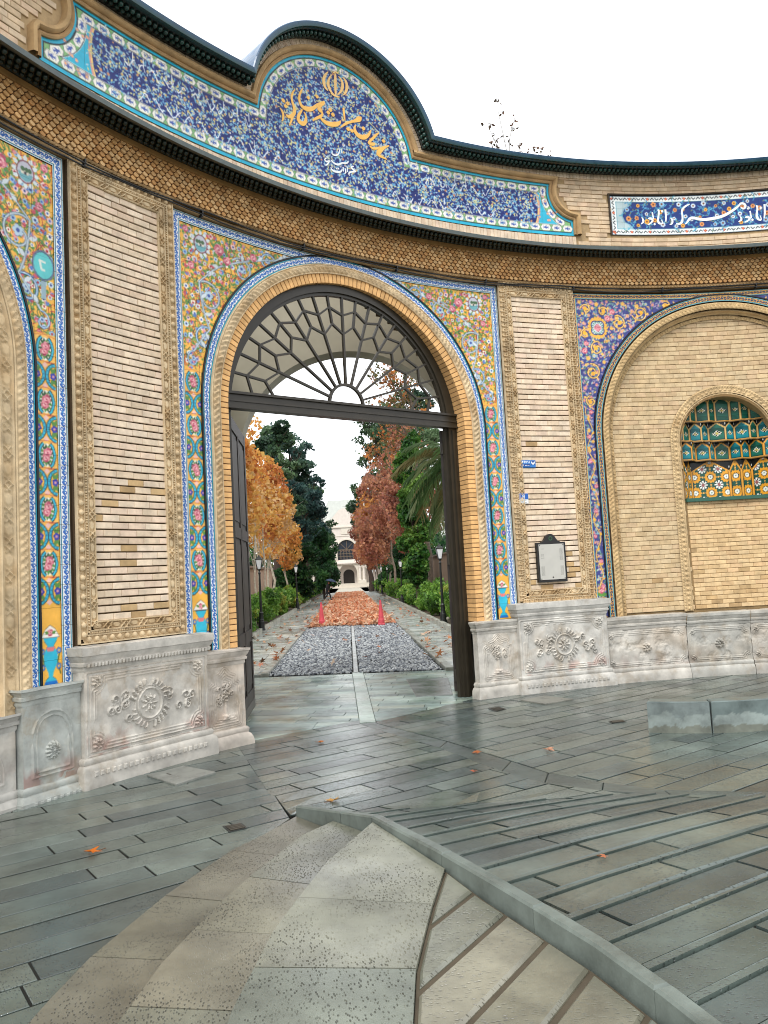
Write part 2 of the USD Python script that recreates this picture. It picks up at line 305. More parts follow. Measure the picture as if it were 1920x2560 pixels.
def wsheet(name, inside, s0, s1, z0, z1, d, cell, mat, col, parent, seed=1):
    S = np.linspace(s0, s1, int(round((s1-s0)/cell))+1); Z = np.linspace(z0, z1, int(round((z1-z0)/cell))+1)
    SS, ZZ = np.meshgrid(S, Z, indexing='ij'); f = grid_faces(len(S), len(Z))
    sc_, zc_ = (S[:-1]+S[1:])/2, (Z[:-1]+Z[1:])/2
    A, B = np.meshgrid(sc_, zc_, indexing='ij')
    f = f[inside(A, B).ravel()]
    v = dev(SS, ZZ, d+0*SS).reshape(-1, 3); u_, inv = np.unique(f, return_inverse=True)
    return put(name, parent, v[u_], inv.reshape(f.shape), mat, col)
def in_arch(S, Z, c, zc, r, z0=-1): return (np.where(Z > zc, np.hypot(S-c, Z-zc), np.abs(S-c)) < r) & (Z > z0)
def bricks(parent, s0, s1, z0, z1, d, single, course=.083, length=.222, keep=None, depth=.02, name='brick', dark=.02, seed=0, bed=.016, jit=.004, stains=None, tint=(1, 1, 1)):
    r = np.random.default_rng(seed); n = int(round((z1-z0)/course)); ch = (z1-z0)/n; mb = MB(); count = 0
    for k in range(n):
        za, zb = z0+k*ch+bed/2, z0+(k+1)*ch-bed/2
        off = length*(.5*(k % 2)+r.uniform(-.06, .06)); x = s0-off
        while x < s1:
            ln = length*r.uniform(.93, 1.07); a, b = max(x, s0)+.0012, min(x+ln, s1)-.0012; x += ln
            if b-a < .02 or (keep is not None and not keep((a+b)/2, (za+zb)/2, a, b)): continue
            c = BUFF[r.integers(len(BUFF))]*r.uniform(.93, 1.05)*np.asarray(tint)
            pd = dark if stains is None else stains((a+b)/2, (za+zb)/2)
            if r.random() < pd: c = DARKB[r.integers(len(DARKB))]*r.uniform(.85, 1.15)
            v, f = brick_vf(a, b, za+r.uniform(-1, 1)*.0015, zb+r.uniform(-1, 1)*.0015, d+r.uniform(-jit, jit), d+depth, .005)
            if single: put(name, parent, v, f, M_BRICK, c)
            else: mb.add(v, f, c)
            count += 1
    if not single: mb.build('brickwork', parent, M_BRICK, kind='stuff')
    return count
# ---- mortar sheets behind the brickwork
def parapet_top(S):
    h = np.full_like(S, 8.96); q = np.abs(S-SC) < 1.56
    return np.where(q, np.maximum(h, 8.55+np.sqrt(np.maximum(1.60**2-(S-SC)**2, 0))), h)
MORT = lin((84, 66, 44)); MORTL = lin((176, 150, 112))
def rect(a, b, c, d_): return lambda S, Z: (S > a) & (S < b) & (Z > c) & (Z < d_)
PL = [(-10.975, -9.52), (-3.74, -2.30)]                      # the two pilasters
core = thing('wall_core', parent=wall)
wsheet('mortar_bed', lambda S, Z: ~in_arch(S, Z, SC, ZC, 2.12) & ~in_arch(S, Z, LC, ZC, 2.25), S_L, -2.3, 0, 7.35, .012, .06, M_MORTAR, MORT, core)
wsheet('mortar_bed', lambda S, Z: ~in_arch(S, Z, BC, ZB, 2.3), -2.3, S_R, 0, 7.35, .012, .05, M_MORTAR, MORT, core)
wsheet('mortar_bed', lambda S, Z: Z < parapet_top(S), S_L, S_R, 7.3, 10.2, .014, .03, M_MORTAR, MORTL, core)
wsheet('mortar_bed', lambda S, Z: in_arch(S, Z, BC, ZB, 2.45) & ~in_arch(S, Z, BC-.02, 4.06, .84, 3.04), BC-2.5, BC+2.5, .9, 6.7, .165, .03, M_MORTAR, lin((140, 116, 80)), core)
wsheet('mortar_bed', rect(LC, LC+2.4, 0, 6.7), LC, LC+2.4, 0, 6.7, .22, .1, M_MORTAR, MORT, core)
wsheet('rear_face', lambda S, Z: (Z < parapet_top(S)) & ~in_arch(S, Z, SC, ZC, 2.3), S_L, S_R, 0, 10.2, .75, .1, M_MORTAR, MORTL, core)
for (a, b) in PL:
    v, f = sweep_plan([(a, .02), (a, -.045), (b, -.045), (b, .02)][::-1], [(0, 1.2), (0, 6.86)], .2)
    put('pilaster_body', core, v, f, M_MORTAR, MORT)
# ---- pilaster brick panels, each brick its own piece
PANEL = [(-10.745, -9.755, 1.675, 6.59), (-3.51, -2.53, 1.625, 6.60)]
for i, (a, b, z0, z1) in enumerate(PANEL):
    p = thing('brick_panel', parent=wall, label='tall brick panel of the pilaster left of the gate, some lower bricks darker' if i == 0 else 'tall brick panel of the pilaster right of the gate, with signs on it')
    bricks(p, a, b, z0, z1, -.066, True, seed=20+i, length=.222 if i == 0 else .215, course=.0835 if i == 0 else .0885,
           stains=(lambda s, z: .004+.26*max(0, (3.6-z)/2.0)**1.3) if i == 0 else (lambda s, z: .003+.2*(z < 2.3)))
# ---- moulded terracotta frames round the panels
def studs(per=.10, h=.030, base=-.075, r=.030):
    def g(u, v):
        x = (u % per)-per/2; q = np.hypot(x*.95, v*1.0)/r
        return base-h*np.sqrt(np.clip(1-q*q, 0, 1))+.012*(np.abs(np.abs(x)-per*.46) < .006)+.010*(np.abs(q-1.25) < .22)
    return g
def dentils(per=.03, h=.026, base=-.068): return lambda u, v: base-h*((u % per) < per*.62)*(np.abs(v) < .013)
def xloz(per=.24, h=.028, base=-.066, w=.032):
    def g(u, v):
        x = (u % per)-per/2; ax = np.abs(x); av = np.abs(v)
        cross = (np.abs(av-np.abs(ax-per*.36)*1.0) < .009) & (ax > per*.25)
        hexa = (av < w*.75) & (ax+av*.8 < per*.25)
        edge = av > w*1.15
        return base-h*cross-h*.75*hexa*np.clip((per*.25-ax-av*.8)/.02, 0, 1)-h*.8*edge
    return g
def keys(per=.085, h=.030, base=-.072):
    def g(u, v):
        x = (u % per)/per; t = (v+.04)/.08
        on = ((x > .12) & (x < .3)) | ((x >= .3) & (x < .8) & (t > .55) & (t < .8)) | ((x > .62) & (x < .8) & (t > .2) & (t < .6))
        return base-h*on
    return g
def rope(per=.08, h=.034, base=-.05, w=.10):
    def g(u, v):
        a = np.sin(2*pi*(u/per+.9*v/w)); q = np.clip(1-(v/(w*.5))**2, 0, 1)
        curl = np.hypot(((u+.02) % per)-per/2, v-.012)
        return base-h*np.sqrt(q)*(.62+.38*a)+.012*(np.abs(curl-.018) < .005)
    return g
def orn_col(c0, c1, rr):
    def g(u, v):
        n = meshkit.fbm(np.stack([u*3, v*9, 0*u+rr], -1), 3)
        return c0[None, None]+(c1-c0)[None, None]*np.clip((n[..., None]-.4)*2.2, 0, 1)
    return g
def loop(a, b, z0, z1, o): return np.array([(a-o, z0-o), (a-o, z1+o), (b+o, z1+o), (b+o, z0-o)])
for i, (a, b, z0, z1) in enumerate(PANEL):
    fr = thing('moulded_frame', parent=wall)
    for o, w, fn, dv_ in ((.045, .09, xloz(), .008), (.112, .04, dentils(), .007), (.175, .088, studs() if i == 0 else keys(), .009)):
        lp = loop(a, b, z0, z1, o); lp = np.vstack([lp, lp[:1]])
        # run the four sides one after another so that corners mitre cleanly
        v, f, c = ribbon(lp, w, fn, .009, dv_, orn_col(ORNC, ORND, i+o))
        put('ornament_band', fr, v, f, M_ORN, c)
    for o in (.0, .091, .134, .222):
        lp = loop(a, b, z0, z1, o); lp = np.vstack([lp, lp[:1]])
        v, f = sweep_face(lp, [(-.006, -.03), (-.006, -.082), (.006, -.088), (.008, -.082), (.008, -.03)], .3)
        put('fillet', fr, v, f, M_ORN, ORNC*.95)
# ---- gate ring: headers, rope, then the tile border (painted further down)
def ring_path(c, zc, r, z0, right=True):
    p = [(c-r, z0), (c-r, zc)]+list(arc(c, zc, r, 180, 0, 64)[1:])
    if right: p += [(c+r, z0)]
    return np.array(p)
def ring_bricks(parent, c, zc, r0, r1, z0, d0, d1, per=.074, name='arch_brick', col=None, gap=.011, single=True, zr=None):
    r = np.random.default_rng(5); mb = MB(); rm = (r0+r1)/2; zr = z0 if zr is None else zr
    n = int(round((zc-z0)/per)); na = int(round(pi*rm/per)); q = []
    for k in range(n):
        a, b = z0+(zc-z0)*k/n+gap/2, z0+(zc-z0)*(k+1)/n-gap/2
        q.append([(c-r1, a), (c-r0, a), (c-r0, b), (c-r1, b)])
        if a > zr: q.append([(c+r0, a), (c+r1, a), (c+r1, b), (c+r0, b)])
    for k in range(na):
        g = gap/2/rm; a, b = pi*k/na+g, pi*(k+1)/na-g
        q.append([(c+r0*math.cos(a), zc+r0*math.sin(a)), (c+r1*math.cos(a), zc+r1*math.sin(a)), (c+r1*math.cos(b), zc+r1*math.sin(b)), (c+r0*math.cos(b), zc+r0*math.sin(b))])
    for k in q:
        v, f = prism(k, d0+r.uniform(-.002, .002), d1, .004); cc = (lin((226, 178, 118)) if col is None else col)*r.uniform(.84, 1.1)
        if single: put(name, parent, v, f, M_BRICK, cc)
        else: mb.add(v, f, cc)
    if not single: mb.build('arch_brickwork', parent, M_BRICK, kind='stuff')
gate_ring = thing('gate_arch', parent=wall)
ring_bricks(gate_ring, SC, ZC, 2.10, 2.238, 1.19, -.035, .30)
v, f = sweep_face(ring_path(SC, ZC, 2.165, 1.17), [(-.058, .30), (-.058, -.024), (.08, -.024), (.08, .1)], .08); put('arch_mortar', gate_ring, v, f, M_MORTAR, lin((96, 66, 40)))
v, f, c = ribbon(ring_path(SC, ZC, 2.305, 1.17), .12, rope(), .010, .010, orn_col(ORNC, ORND, 2)); put('rope_band', gate_ring, v, f, M_ORN, c, smooth=True)
for q in (2.243, 2.368):
    v, f = sweep_face(ring_path(SC, ZC, q, 1.17), [(-.008, .0), (-.008, -.055), (.0, -.062), (.008, -.055), (.008, .0)], .1); put('fillet', gate_ring, v, f, M_ORN, ORNC)
# left bay ring (only its right jamb shows)
lbay = thing('side_arch', parent=wall)
def lpath(r, z0=.80): return np.array(list(arc(LC, ZC, r, 96, 0, 40))+[(LC+r, z0)])
for r_, w, fn in ((2.305, .12, rope()), (2.15, .16, xloz(.30, .02, -.03, .05)), (1.98, .14, xloz(.30, .02, .02, .045))):
    v, f, c = ribbon(lpath(r_), w, fn, .011, .011, orn_col(ORNC, ORND, r_)); put('rope_band', lbay, v, f, M_ORN, c, smooth=True)
for q in (2.243, 2.368, 2.06):
    v, f = sweep_face(lpath(q), [(-.008, .1), (-.008, -.055), (.0, -.062), (.008, -.055), (.008, .1)], .1); put('fillet', lbay, v, f, M_ORN, ORNC)
bricks(lbay, LC+.6, LC+1.93, .3, 6.3, .16, False, seed=31, keep=lambda s, z, a, b: in_arch(np.array(s), np.array(z), LC, ZC, 1.95))
# right blind arch: mouldings, recessed brick field, niche surround
rbay = thing('blind_arch', parent=wall)
for r_, w, fn in ((2.30, .11, rope(.075, .022, -.03)), (2.205, .07, lambda u, v: .02+.05*(v < 0)-.012*np.cos(v*80)), (2.13, .06, studs(.16, .014, .12, .02))):
    v, f, c = ribbon(ring_path(BC, ZB, r_, 1.08), w, fn, .012, .010, orn_col(lin((196, 168, 122)), ORND, r_)); put('rope_band', rbay, v, f, M_ORN, c, smooth=True)
NC, NZ, NR = .45, 4.06, .815
field = lambda s, z, a, b: bool(in_arch(np.array(s), np.array(z), BC, ZB, 2.20)) and not bool(in_arch(np.array(s), np.array(z), NC, NZ, NR+.08))
def fstain(s, z): return .001+.05*(z < 1.8)
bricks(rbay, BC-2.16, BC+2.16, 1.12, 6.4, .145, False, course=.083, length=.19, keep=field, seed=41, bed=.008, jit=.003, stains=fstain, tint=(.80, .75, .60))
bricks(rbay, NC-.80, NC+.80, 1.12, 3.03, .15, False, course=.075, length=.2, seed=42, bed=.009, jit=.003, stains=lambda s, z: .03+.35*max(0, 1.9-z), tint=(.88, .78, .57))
for r_, w, fn in ((NR+.035, .06, lambda u, v: .135+.03*(v < 0)-.01*np.cos(v*90)), (NR+.115, .09, studs(.085, .012, .12, .022)), (NR+.18, .05, dentils(.05, .012, .125))):
    v, f, c = ribbon(ring_path(NC, NZ, r_, 1.10), w, fn, .012, .009, orn_col(lin((200, 174, 132)), ORND, r_)); put('niche_moulding', rbay, v, f, M_ORN, c, smooth=True)
v, f = sweep_face(ring_path(NC, NZ, NR, 3.05), [(.0, .13), (.0, .62)], .06); put('niche_reveal', rbay, v, f, M_ORN, lin((176, 148, 104)))
# ---- string mouldings and scale frieze
strings = thing('string_mouldings', parent=wall)
line = lambda z, a=S_L, b=S_R: np.array([(a, z), (b, z)])
for prof, c in (([(0, .02), (0, -.06), (.02, -.075), (.045, -.06), (.045, .0)], ORND), ([(.05, .0), (.05, -.085), (.062, -.10), (.074, -.085), (.08, -.06), (.105, -.07), (.11, -.03), (.115, .0)], lin((150, 122, 82)))):
    v, f = sweep_face(line(6.775), prof, .12); put('string_course', strings, v, f, M_ORN, c*.9, smooth=40)
v, f, c = ribbon(line(6.842, -13.0), .03, lambda u, v: -.10+.010*np.sin(2*pi*(u/.06+v/.05)), .015, .01, orn_col(ORND, lin((120, 96, 62)), 9)); put('string_course', strings, v, f, M_ORN, c)
frieze = thing('scale_frieze', parent=wall)
v, f = sweep_face(line(7.11), [(-.23, .0), (-.23, -.018), (.23, -.018), (.23, .0)], .12); put('frieze_bed', frieze, v, f, M_MORTAR, lin((74, 50, 26)))
fr = np.random.default_rng(3); sw, sh = .086, .056; stuff = MB(); ns = 0
for row in range(8):
    z = 6.925+row*sh
    for k in range(int(17.0/sw)):
        s = -12.9+(k+.5*(row % 2))*sw
        if s > S_R-.1: continue
        h2 = sw*.5-.004
        q = [(s-h2, z+.010), (s-h2*.55, z-.016), (s, z-.026), (s+h2*.55, z-.016), (s+h2, z+.010), (s, z+sh*.92)]
        v, f = prism(q, np.array([-.040, -.046, -.05, -.046, -.040, -.024])+fr.uniform(-.003, .003), -.012, .003)
        c = [lin(x) for x in ((214, 172, 118), (204, 160, 104), (220, 182, 130), (196, 148, 94))][fr.integers(4)]*fr.uniform(.8, 1.1)
        if -11.9 < s < -9.0 and ns < 290: put('scale_brick', frieze, v, f, M_BRICK, c); ns += 1
        else: stuff.add(v, f, c)
stuff.build('scale_brickwork', frieze, M_BRICK, kind='stuff')
v, f = sweep_face(line(7.345), [(-.02, .0), (-.02, -.06), (.035, -.085), (.035, .0)], .12); put('frieze_cap', frieze, v, f, M_ORN, lin((150, 116, 70)))
# ---- middle ledge with two rows of glazed beads under it
ledge = thing('ledge', parent=wall)
GREEN, TEAL, SLATE = lin((14, 22, 20)), lin((20, 62, 62)), lin((70, 80, 78))
v, f = sweep_face(line(7.38), [(-.005, .0), (-.005, -.10), (.01, -.12), (.012, -.34), (.0, -.37), (.0, -.415), (.058, -.42), (.064, -.41), (.075, -.05), (.10, .0)], .12)
cc = np.tile(np.array([GREEN, GREEN, GREEN, GREEN, SLATE*.6, SLATE, SLATE, SLATE*1.2, SLATE, SLATE]), (len(v)//10, 1)); put('ledge_slab', ledge, v, f, M_GLAZE, cc)
def beads(parent, pts, rad, col, nrm_d=None):
    mb = MB(); sp = trimesh.creation.icosphere(1, rad)
    for p in pts: mb.add(sp.vertices*np.array([1, 1, 1.15])+p, sp.faces, col*np.random.default_rng(int(abs(p[0])*1e4) % 9999).uniform(.7, 1.4))
    mb.build('glazed_beads', parent, M_GLAZE, kind='stuff', smooth=True)
sp = np.arange(-13.0, S_R, .082)
beads(ledge, np.vstack([dev(sp, 7.375, -.155), dev(sp+.041, 7.368, -.235), dev(sp, 7.375, -.31)]), .031, lin((14, 30, 24)))
# ---- parapet: brickwork, moulded edge of the inscription, crowning cornice
def panel_poly(grow=0.0):
    q = [(SC-4.63, 7.80), (SC+4.48, 7.80), (SC+4.48, 8.06)]
    q += list(arc(SC+4.54, 8.555, .495, 263, 163, 18))+[(SC+1.41, 8.74)]
    q += list(arc(SC, 8.54, 1.42, 8.1, 171.9, 60))+[(SC-4.21, 8.74)]+list(arc(SC-4.68, 8.555, .495, 17, -84, 18))+[(SC-4.63, 8.06)]
    p = Polygon(q); return p.buffer(grow, join_style=2) if grow else p
INS = panel_poly()
big = INS.buffer(.13)
PAN2 = (-1.41, 2.35, 7.83, 8.565)
def parapet_keep(s, z, a, b):
    if z > 8.88: return False
    if PAN2[0]-.02 < s < PAN2[1]+.02 and PAN2[2]-.03 < z < PAN2[3]+.03: return False
    return not big.intersects(sbox(a, z-.03, b, z+.03))
para = thing('parapet', parent=wall)
bricks(para, S_L, S_R, 7.47, 8.89, -.004, False, course=.079, length=.21, keep=parapet_keep, seed=51, bed=.011, dark=.006, tint=(.86, .82, .75), depth=.022)
# soldier course under the panel and moulded brick edge above it
mb = MB(); r5 = np.random.default_rng(8)
for s in np.arange(SC-4.66, SC+4.5, .0665):
    v, f = brick_vf(s+.002, s+.0645, 7.60+r5.uniform(-.004, .004), 7.765, -.02+r5.uniform(-.006, .004), .02, .006); mb.add(v, f, BUFF[r5.integers(7)]*r5.uniform(.8, 1.05))
mb.build('soldier_course', para, M_BRICK, kind='stuff')
edge = np.array(panel_poly(.015).exterior.coords); i0 = int(np.argmin(np.hypot(edge[:, 0]-(SC+4.495), edge[:, 1]-7.785)))
e_pts = np.array(panel_poly(.0).exterior.coords)
if not Polygon(e_pts).exterior.is_ccw: e_pts = e_pts[::-1]
e_pts = e_pts[:-1]; j0 = int(np.argmin(np.hypot(e_pts[:, 0]-(SC+4.48), e_pts[:, 1]-7.80))); e_pts = np.roll(e_pts, -j0, axis=0)     # from lower right corner anticlockwise to lower left
up = e_pts[:-1] if e_pts[-1][1] < 7.81 and e_pts[-1][0] < SC else e_pts
up = np.vstack([e_pts[:len(e_pts)]]); k_end = int(np.argmin(np.hypot(up[:, 0]-(SC-4.63), up[:, 1]-7.80))); up = up[:k_end+1]
for prof, c in (([(-.0, -.0), (-.002, -.035), (-.02, -.05), (-.05, -.035), (-.055, -.005)], lin((170, 138, 96))), ([(-.055, -.0), (-.058, -.05), (-.085, -.085), (-.125, -.075), (-.14, -.03), (-.14, .02)], lin((184, 152, 108)))):
    v, f = sweep_face(up, prof, .1); put('moulded_edge', para, v, f, M_ORN, c, smooth=35)
def bpath(r, z, half): 
    t0 = math.degrees(math.asin(min(1, (z-8.55)/r))); return np.array([(S_L, z)]+list(arc(SC, 8.55, r, 180-t0, t0, 56))+[(S_R, z)])
# rowlock brick course right under the cornice follows the hump
mb = MB(); pth = resample(bpath(1.635, 8.925, 0), .066); dl = miters(pth)
for k in range(len(pth)-1):
    a, b = pth[k], pth[k+1]; t = (b-a)*.03; na, nb = dl[k], dl[k+1]
    if np.hypot(*(b-a)) < .03: continue
    v, f = prism([a-na*.085+t, b-nb*.085-t, b+nb*.02-t, a+na*.02+t], -.03+r5.uniform(-.004, .004), .02, .004); mb.add(v, f, BUFF[r5.integers(7)]*r5.uniform(.78, 1.0))
mb.build('rowlock_course', para, M_BRICK, kind='stuff')
corn = thing('cornice', parent=wall)
cp = bpath(1.66, 8.95, 0)
prof = [(-.02, .0), (-.02, -.06), (-.005, -.07), (.0, -.25), (.01, -.275), (.01, -.315), (.075, -.335), (.088, -.32), (.095, .70)]
BLUE = lin((38, 74, 104))
cols = np.array([GREEN, GREEN*1.3, GREEN, GREEN, TEAL*.8, TEAL*.9, BLUE, BLUE*1.25, BLUE*1.2])
v, f = sweep_face(cp, prof, .1); put('cornice_cap', corn, v, f, M_GLAZE, np.tile(cols, (len(v)//len(prof), 1)))
pth = resample(bpath(1.645, 8.935, 0), .083)
beads(corn, np.vstack([dev(pth[:, 0], pth[:, 1], -.12), dev(pth[:, 0]+.0, pth[:, 1]-.004, -.20)]), .031, lin((24, 54, 48)))
GOLD = [[(-5.646,8.86,0.0164),(-5.741,8.807,0.0392),(-5.847,8.703,0.065),(-5.864,8.672,0.0552),(-5.806,8.638,0.0358),(-5.708,8.611,0.0131)],[(-5.745,8.944,0.0065),(-5.747,8.915,0.0589),(-5.749,8.884,0.0065)],[(-6.018,8.763,0.0129),(-5.971,8.739,0.0324),(-5.898,8.75,0.0325),(-5.827,8.798,0.013)],[(-5.826,9.032,0.0131),(-5.903,8.957,0.0358),(-5.981,8.872,0.0357),(-6.03,8.803,0.0323),(-5.967,8.804,0.0486),(-5.915,8.834,0.0162)],[(-6.258,9.034,0.0128),(-6.284,8.961,0.0385),(-6.249,8.892,0.0609),(-6.161,8.867,0.0676),(-6.06,8.911,0.0485),(-5.98,9.035,0.0162)],[(-6.117,9.053,0.0065),(-6.119,9.021,0.0581),(-6.121,8.99,0.0065)],[(-6.144,9.199,0.0162),(-6.197,9.152,0.0742),(-6.263,9.106,0.045),(-6.364,9.055,0.032),(-6.456,8.995,0.0318),(-6.55,8.909,0.0127)],[(-6.409,8.958,0.0064),(-6.407,8.927,0.0605),(-6.405,8.897,0.0064)],[(-6.338,8.948,0.0064),(-6.337,8.917,0.0575),(-6.335,8.889,0.0064)],[(-6.473,9.251,0.0319),(-6.469,9.14,0.0287),(-6.46,9.046,0.0127)],[(-6.927,8.991,0.0125),(-6.882,8.93,0.0405),(-6.779,8.902,0.0626),(-6.654,8.929,0.0662),(-6.559,8.99,0.038),(-6.54,9.021,0.0127)],[(-6.725,9.169,0.0063),(-6.723,9.136,0.0599),(-6.722,9.106,0.0063)],[(-6.763,9.114,0.0063),(-6.762,9.08,0.0566),(-6.76,9.05,0.0063)],[(-6.676,9.108,0.0063),(-6.678,9.073,0.0568),(-6.68,9.042,0.0063)],[(-6.87,9.149,0.0125),(-6.912,9.073,0.0624),(-6.876,9.039,0.0312),(-6.942,8.948,0.0373),(-7.043,8.851,0.0124)],[(-6.829,9.242,0.022),(-6.867,9.188,0.0533),(-6.939,9.152,0.0374),(-7.012,9.081,0.0466),(-7.137,9.011,0.0647),(-7.24,9.02,0.046),(-7.282,9.125,0.0337),(-7.264,9.207,0.0307),(-7.207,9.315,0.0124)],[(-7.118,9.226,0.0062),(-7.117,9.197,0.0526),(-7.115,9.17,0.0062)],[(-6.958,9.302,0.0063),(-6.957,9.272,0.0531),(-6.955,9.242,0.0062)],[(-7.239,8.972,0.0153),(-7.3,8.864,0.0397),(-7.308,8.771,0.0518),(-7.251,8.743,0.058),(-7.186,8.805,0.0429),(-7.184,8.904,0.0246),(-7.21,8.94,0.0123)],[(-7.351,9.237,0.0122),(-7.403,9.155,0.0274),(-7.417,9.06,0.0304),(-7.388,8.966,0.0365),(-7.38,8.88,0.0456),(-7.43,8.802,0.0484),(-7.5,8.77,0.0422),(-7.533,8.788,0.0181)],[(-7.413,8.801,0.0303),(-7.443,8.724,0.0272),(-7.482,8.633,0.009)],[(-7.639,8.847,0.012),(-7.594,8.802,0.033),(-7.583,8.747,0.033),(-7.615,8.652,0.009)],[(-7.569,9.015,0.006),(-7.571,8.985,0.0512),(-7.572,8.957,0.006)],[(-7.493,9.002,0.0061),(-7.494,8.969,0.0514),(-7.496,8.939,0.006)],[(-7.533,8.943,0.006),(-7.535,8.91,0.0513),(-7.536,8.882,0.006)],[(-6.595,9.768,0.0224),(-6.601,9.66,0.0448),(-6.606,9.517,0.0383),(-6.61,9.388,0.008)],[(-6.658,9.726,0.008),(-6.723,9.624,0.0318),(-6.736,9.535,0.0412),(-6.703,9.453,0.0349),(-6.633,9.414,0.0095)],[(-6.727,9.751,0.008),(-6.799,9.644,0.0412),(-6.818,9.56,0.0474),(-6.795,9.475,0.0347),(-6.741,9.436,0.0063)],[(-6.543,9.742,0.008),(-6.476,9.679,0.0354),(-6.47,9.602,0.0418),(-6.506,9.512,0.032),(-6.572,9.432,0.0096)],[(-6.468,9.753,0.0081),(-6.4,9.697,0.0387),(-6.389,9.622,0.0451),(-6.415,9.534,0.0354),(-6.468,9.459,0.0064)],[(-6.643,9.789,0.008),(-6.62,9.772,0.0192),(-6.592,9.798,0.0192),(-6.565,9.791,0.0193),(-6.539,9.826,0.008)],[(-6.7,9.413,0.0079),(-6.645,9.401,0.0254),(-6.592,9.397,0.0255),(-6.535,9.407,0.008)]]
WHITE = [[(-6.72,8.472,0.0094),(-6.727,8.435,0.0187),(-6.675,8.427,0.025),(-6.601,8.487,0.0157),(-6.585,8.545,0.0094)],[(-6.562,8.56,0.0126),(-6.548,8.494,0.0157)],[(-6.843,8.332,0.0155),(-6.863,8.288,0.0216),(-6.832,8.282,0.0247),(-6.787,8.311,0.0155),(-6.816,8.256,0.0217),(-6.87,8.221,0.0092)],[(-6.751,8.329,0.0155),(-6.692,8.292,0.028),(-6.621,8.296,0.0312),(-6.548,8.34,0.0251),(-6.495,8.352,0.0283),(-6.435,8.402,0.0158)],[(-6.827,8.367,0.0062),(-6.828,8.355,0.0217),(-6.828,8.343,0.0062)],[(-6.766,8.21,0.0124),(-6.742,8.175,0.0248),(-6.664,8.167,0.0342),(-6.583,8.195,0.025),(-6.558,8.237,0.0125)],[(-6.538,8.278,0.0188),(-6.535,8.205,0.0125)],[(-6.5,8.268,0.0126),(-6.494,8.208,0.022),(-6.523,8.177,0.0094)],[(-6.462,8.305,0.0189),(-6.458,8.218,0.0126)],[(-6.336,8.343,0.0127),(-6.382,8.308,0.0284),(-6.348,8.283,0.0253),(-6.313,8.271,0.019),(-6.404,8.232,0.0252),(-6.426,8.169,0.0126)],[(-6.66,8.232,0.0062),(-6.661,8.219,0.0218),(-6.661,8.207,0.0062)],[(-6.624,8.242,0.0062),(-6.625,8.229,0.0218),(-6.626,8.217,0.0062)]]
BAND = [[(-0.822,8.164,0.0113),(-0.797,8.094,0.0302),(-0.845,8.04,0.0113)],[(-0.698,8.132,0.0189),(-0.656,8.141,0.0378),(-0.623,8.122,0.0302),(-0.653,8.062,0.0264),(-0.722,8.028,0.0113)],[(-0.615,8.258,0.0227),(-0.599,8.131,0.0189)],[(-0.587,8.058,0.0075),(-0.588,8.037,0.0339),(-0.59,8.014,0.0075)],[(-0.508,8.306,0.0265),(-0.51,8.159,0.0302),(-0.501,8.055,0.0377),(-0.467,8.041,0.0264),(-0.456,8.12,0.0113)],[(-0.426,8.298,0.0076),(-0.428,8.275,0.0341),(-0.43,8.252,0.0076)],[(-0.366,8.308,0.0303),(-0.363,8.195,0.0302),(-0.376,8.077,0.0151)],[(-0.284,8.146,0.0113),(-0.253,8.107,0.0302),(-0.255,8.06,0.0302),(-0.309,8.023,0.0113)],[(0.098,8.395,0.0114),(0.004,8.352,0.0303),(-0.054,8.286,0.0303),(-0.058,8.149,0.0265),(-0.085,8.059,0.0378),(-0.188,8.039,0.0189)],[(-0.024,8.025,0.0113),(0.041,8.089,0.034),(0.078,8.126,0.0416),(0.244,8.108,0.0453),(0.465,8.105,0.0491),(0.689,8.149,0.0453),(0.86,8.233,0.0377),(0.992,8.331,0.0302),(1.024,8.357,0.034),(1.093,8.323,0.0377),(1.083,8.267,0.0302),(1.013,8.286,0.0189)],[(0.98,8.118,0.0113),(1.004,8.065,0.0301),(0.945,8.018,0.0113)],[(1.08,8.078,0.0188),(1.121,8.094,0.0376),(1.148,8.072,0.0301),(1.123,8.031,0.0263),(1.052,8.006,0.0113)],[(1.17,8.203,0.0226),(1.18,8.07,0.0188)],[(1.2,8.059,0.0075),(1.198,8.036,0.0338),(1.196,8.014,0.0075)],[(1.288,8.298,0.0264),(1.283,8.146,0.0301),(1.292,8.051,0.0376),(1.325,8.02,0.0263),(1.338,8.104,0.0113)],[(1.362,8.268,0.0075),(1.359,8.242,0.0339),(1.357,8.216,0.0075)],[(1.432,8.307,0.0301),(1.427,8.171,0.0301),(1.402,8.045,0.015)],[(1.13,8.273,0.0151),(1.145,8.279,0.0189),(1.158,8.259,0.0188),(1.138,8.242,0.0151),(1.129,8.262,0.0151)]]
# ------------------------------------------------------------------ glazed tile pictures: drawn once, then fired onto tiles
class Canvas:
    def __init__(s, w, h, ppm, bg):
        s.w, s.h, s.k = w, h, ppm; s.im = Image.new('RGB', (int(w*ppm)+1, int(h*ppm)+1), tuple(bg)); s.d = ImageDraw.Draw(s.im)
    def P(s, pts): return [(float(x)*s.k, (s.h-float(y))*s.k) for x, y in pts]
    def poly(s, pts, fill, outline=None, w=.006):
        q = s.P(pts)
        if outline is not None: s.d.line(q+q[:2], fill=tuple(outline), width=max(1, int(w*2*s.k)), joint='curve')
        s.d.polygon(q, fill=tuple(fill))
    def line(s, pts, fill, w):
        s.d.line(s.P(pts), fill=tuple(fill), width=max(1, int(round(w*s.k))), joint='curve')
    def disc(s, x, y, r, fill, outline=None, w=.006, ry=None):
        t = np.linspace(0, 2*pi, 20, endpoint=False); s.poly(np.stack([x+r*np.cos(t), y+(ry or r)*np.sin(t)], 1), fill, outline, w)
    def arr(s): return np.asarray(s.im, float)
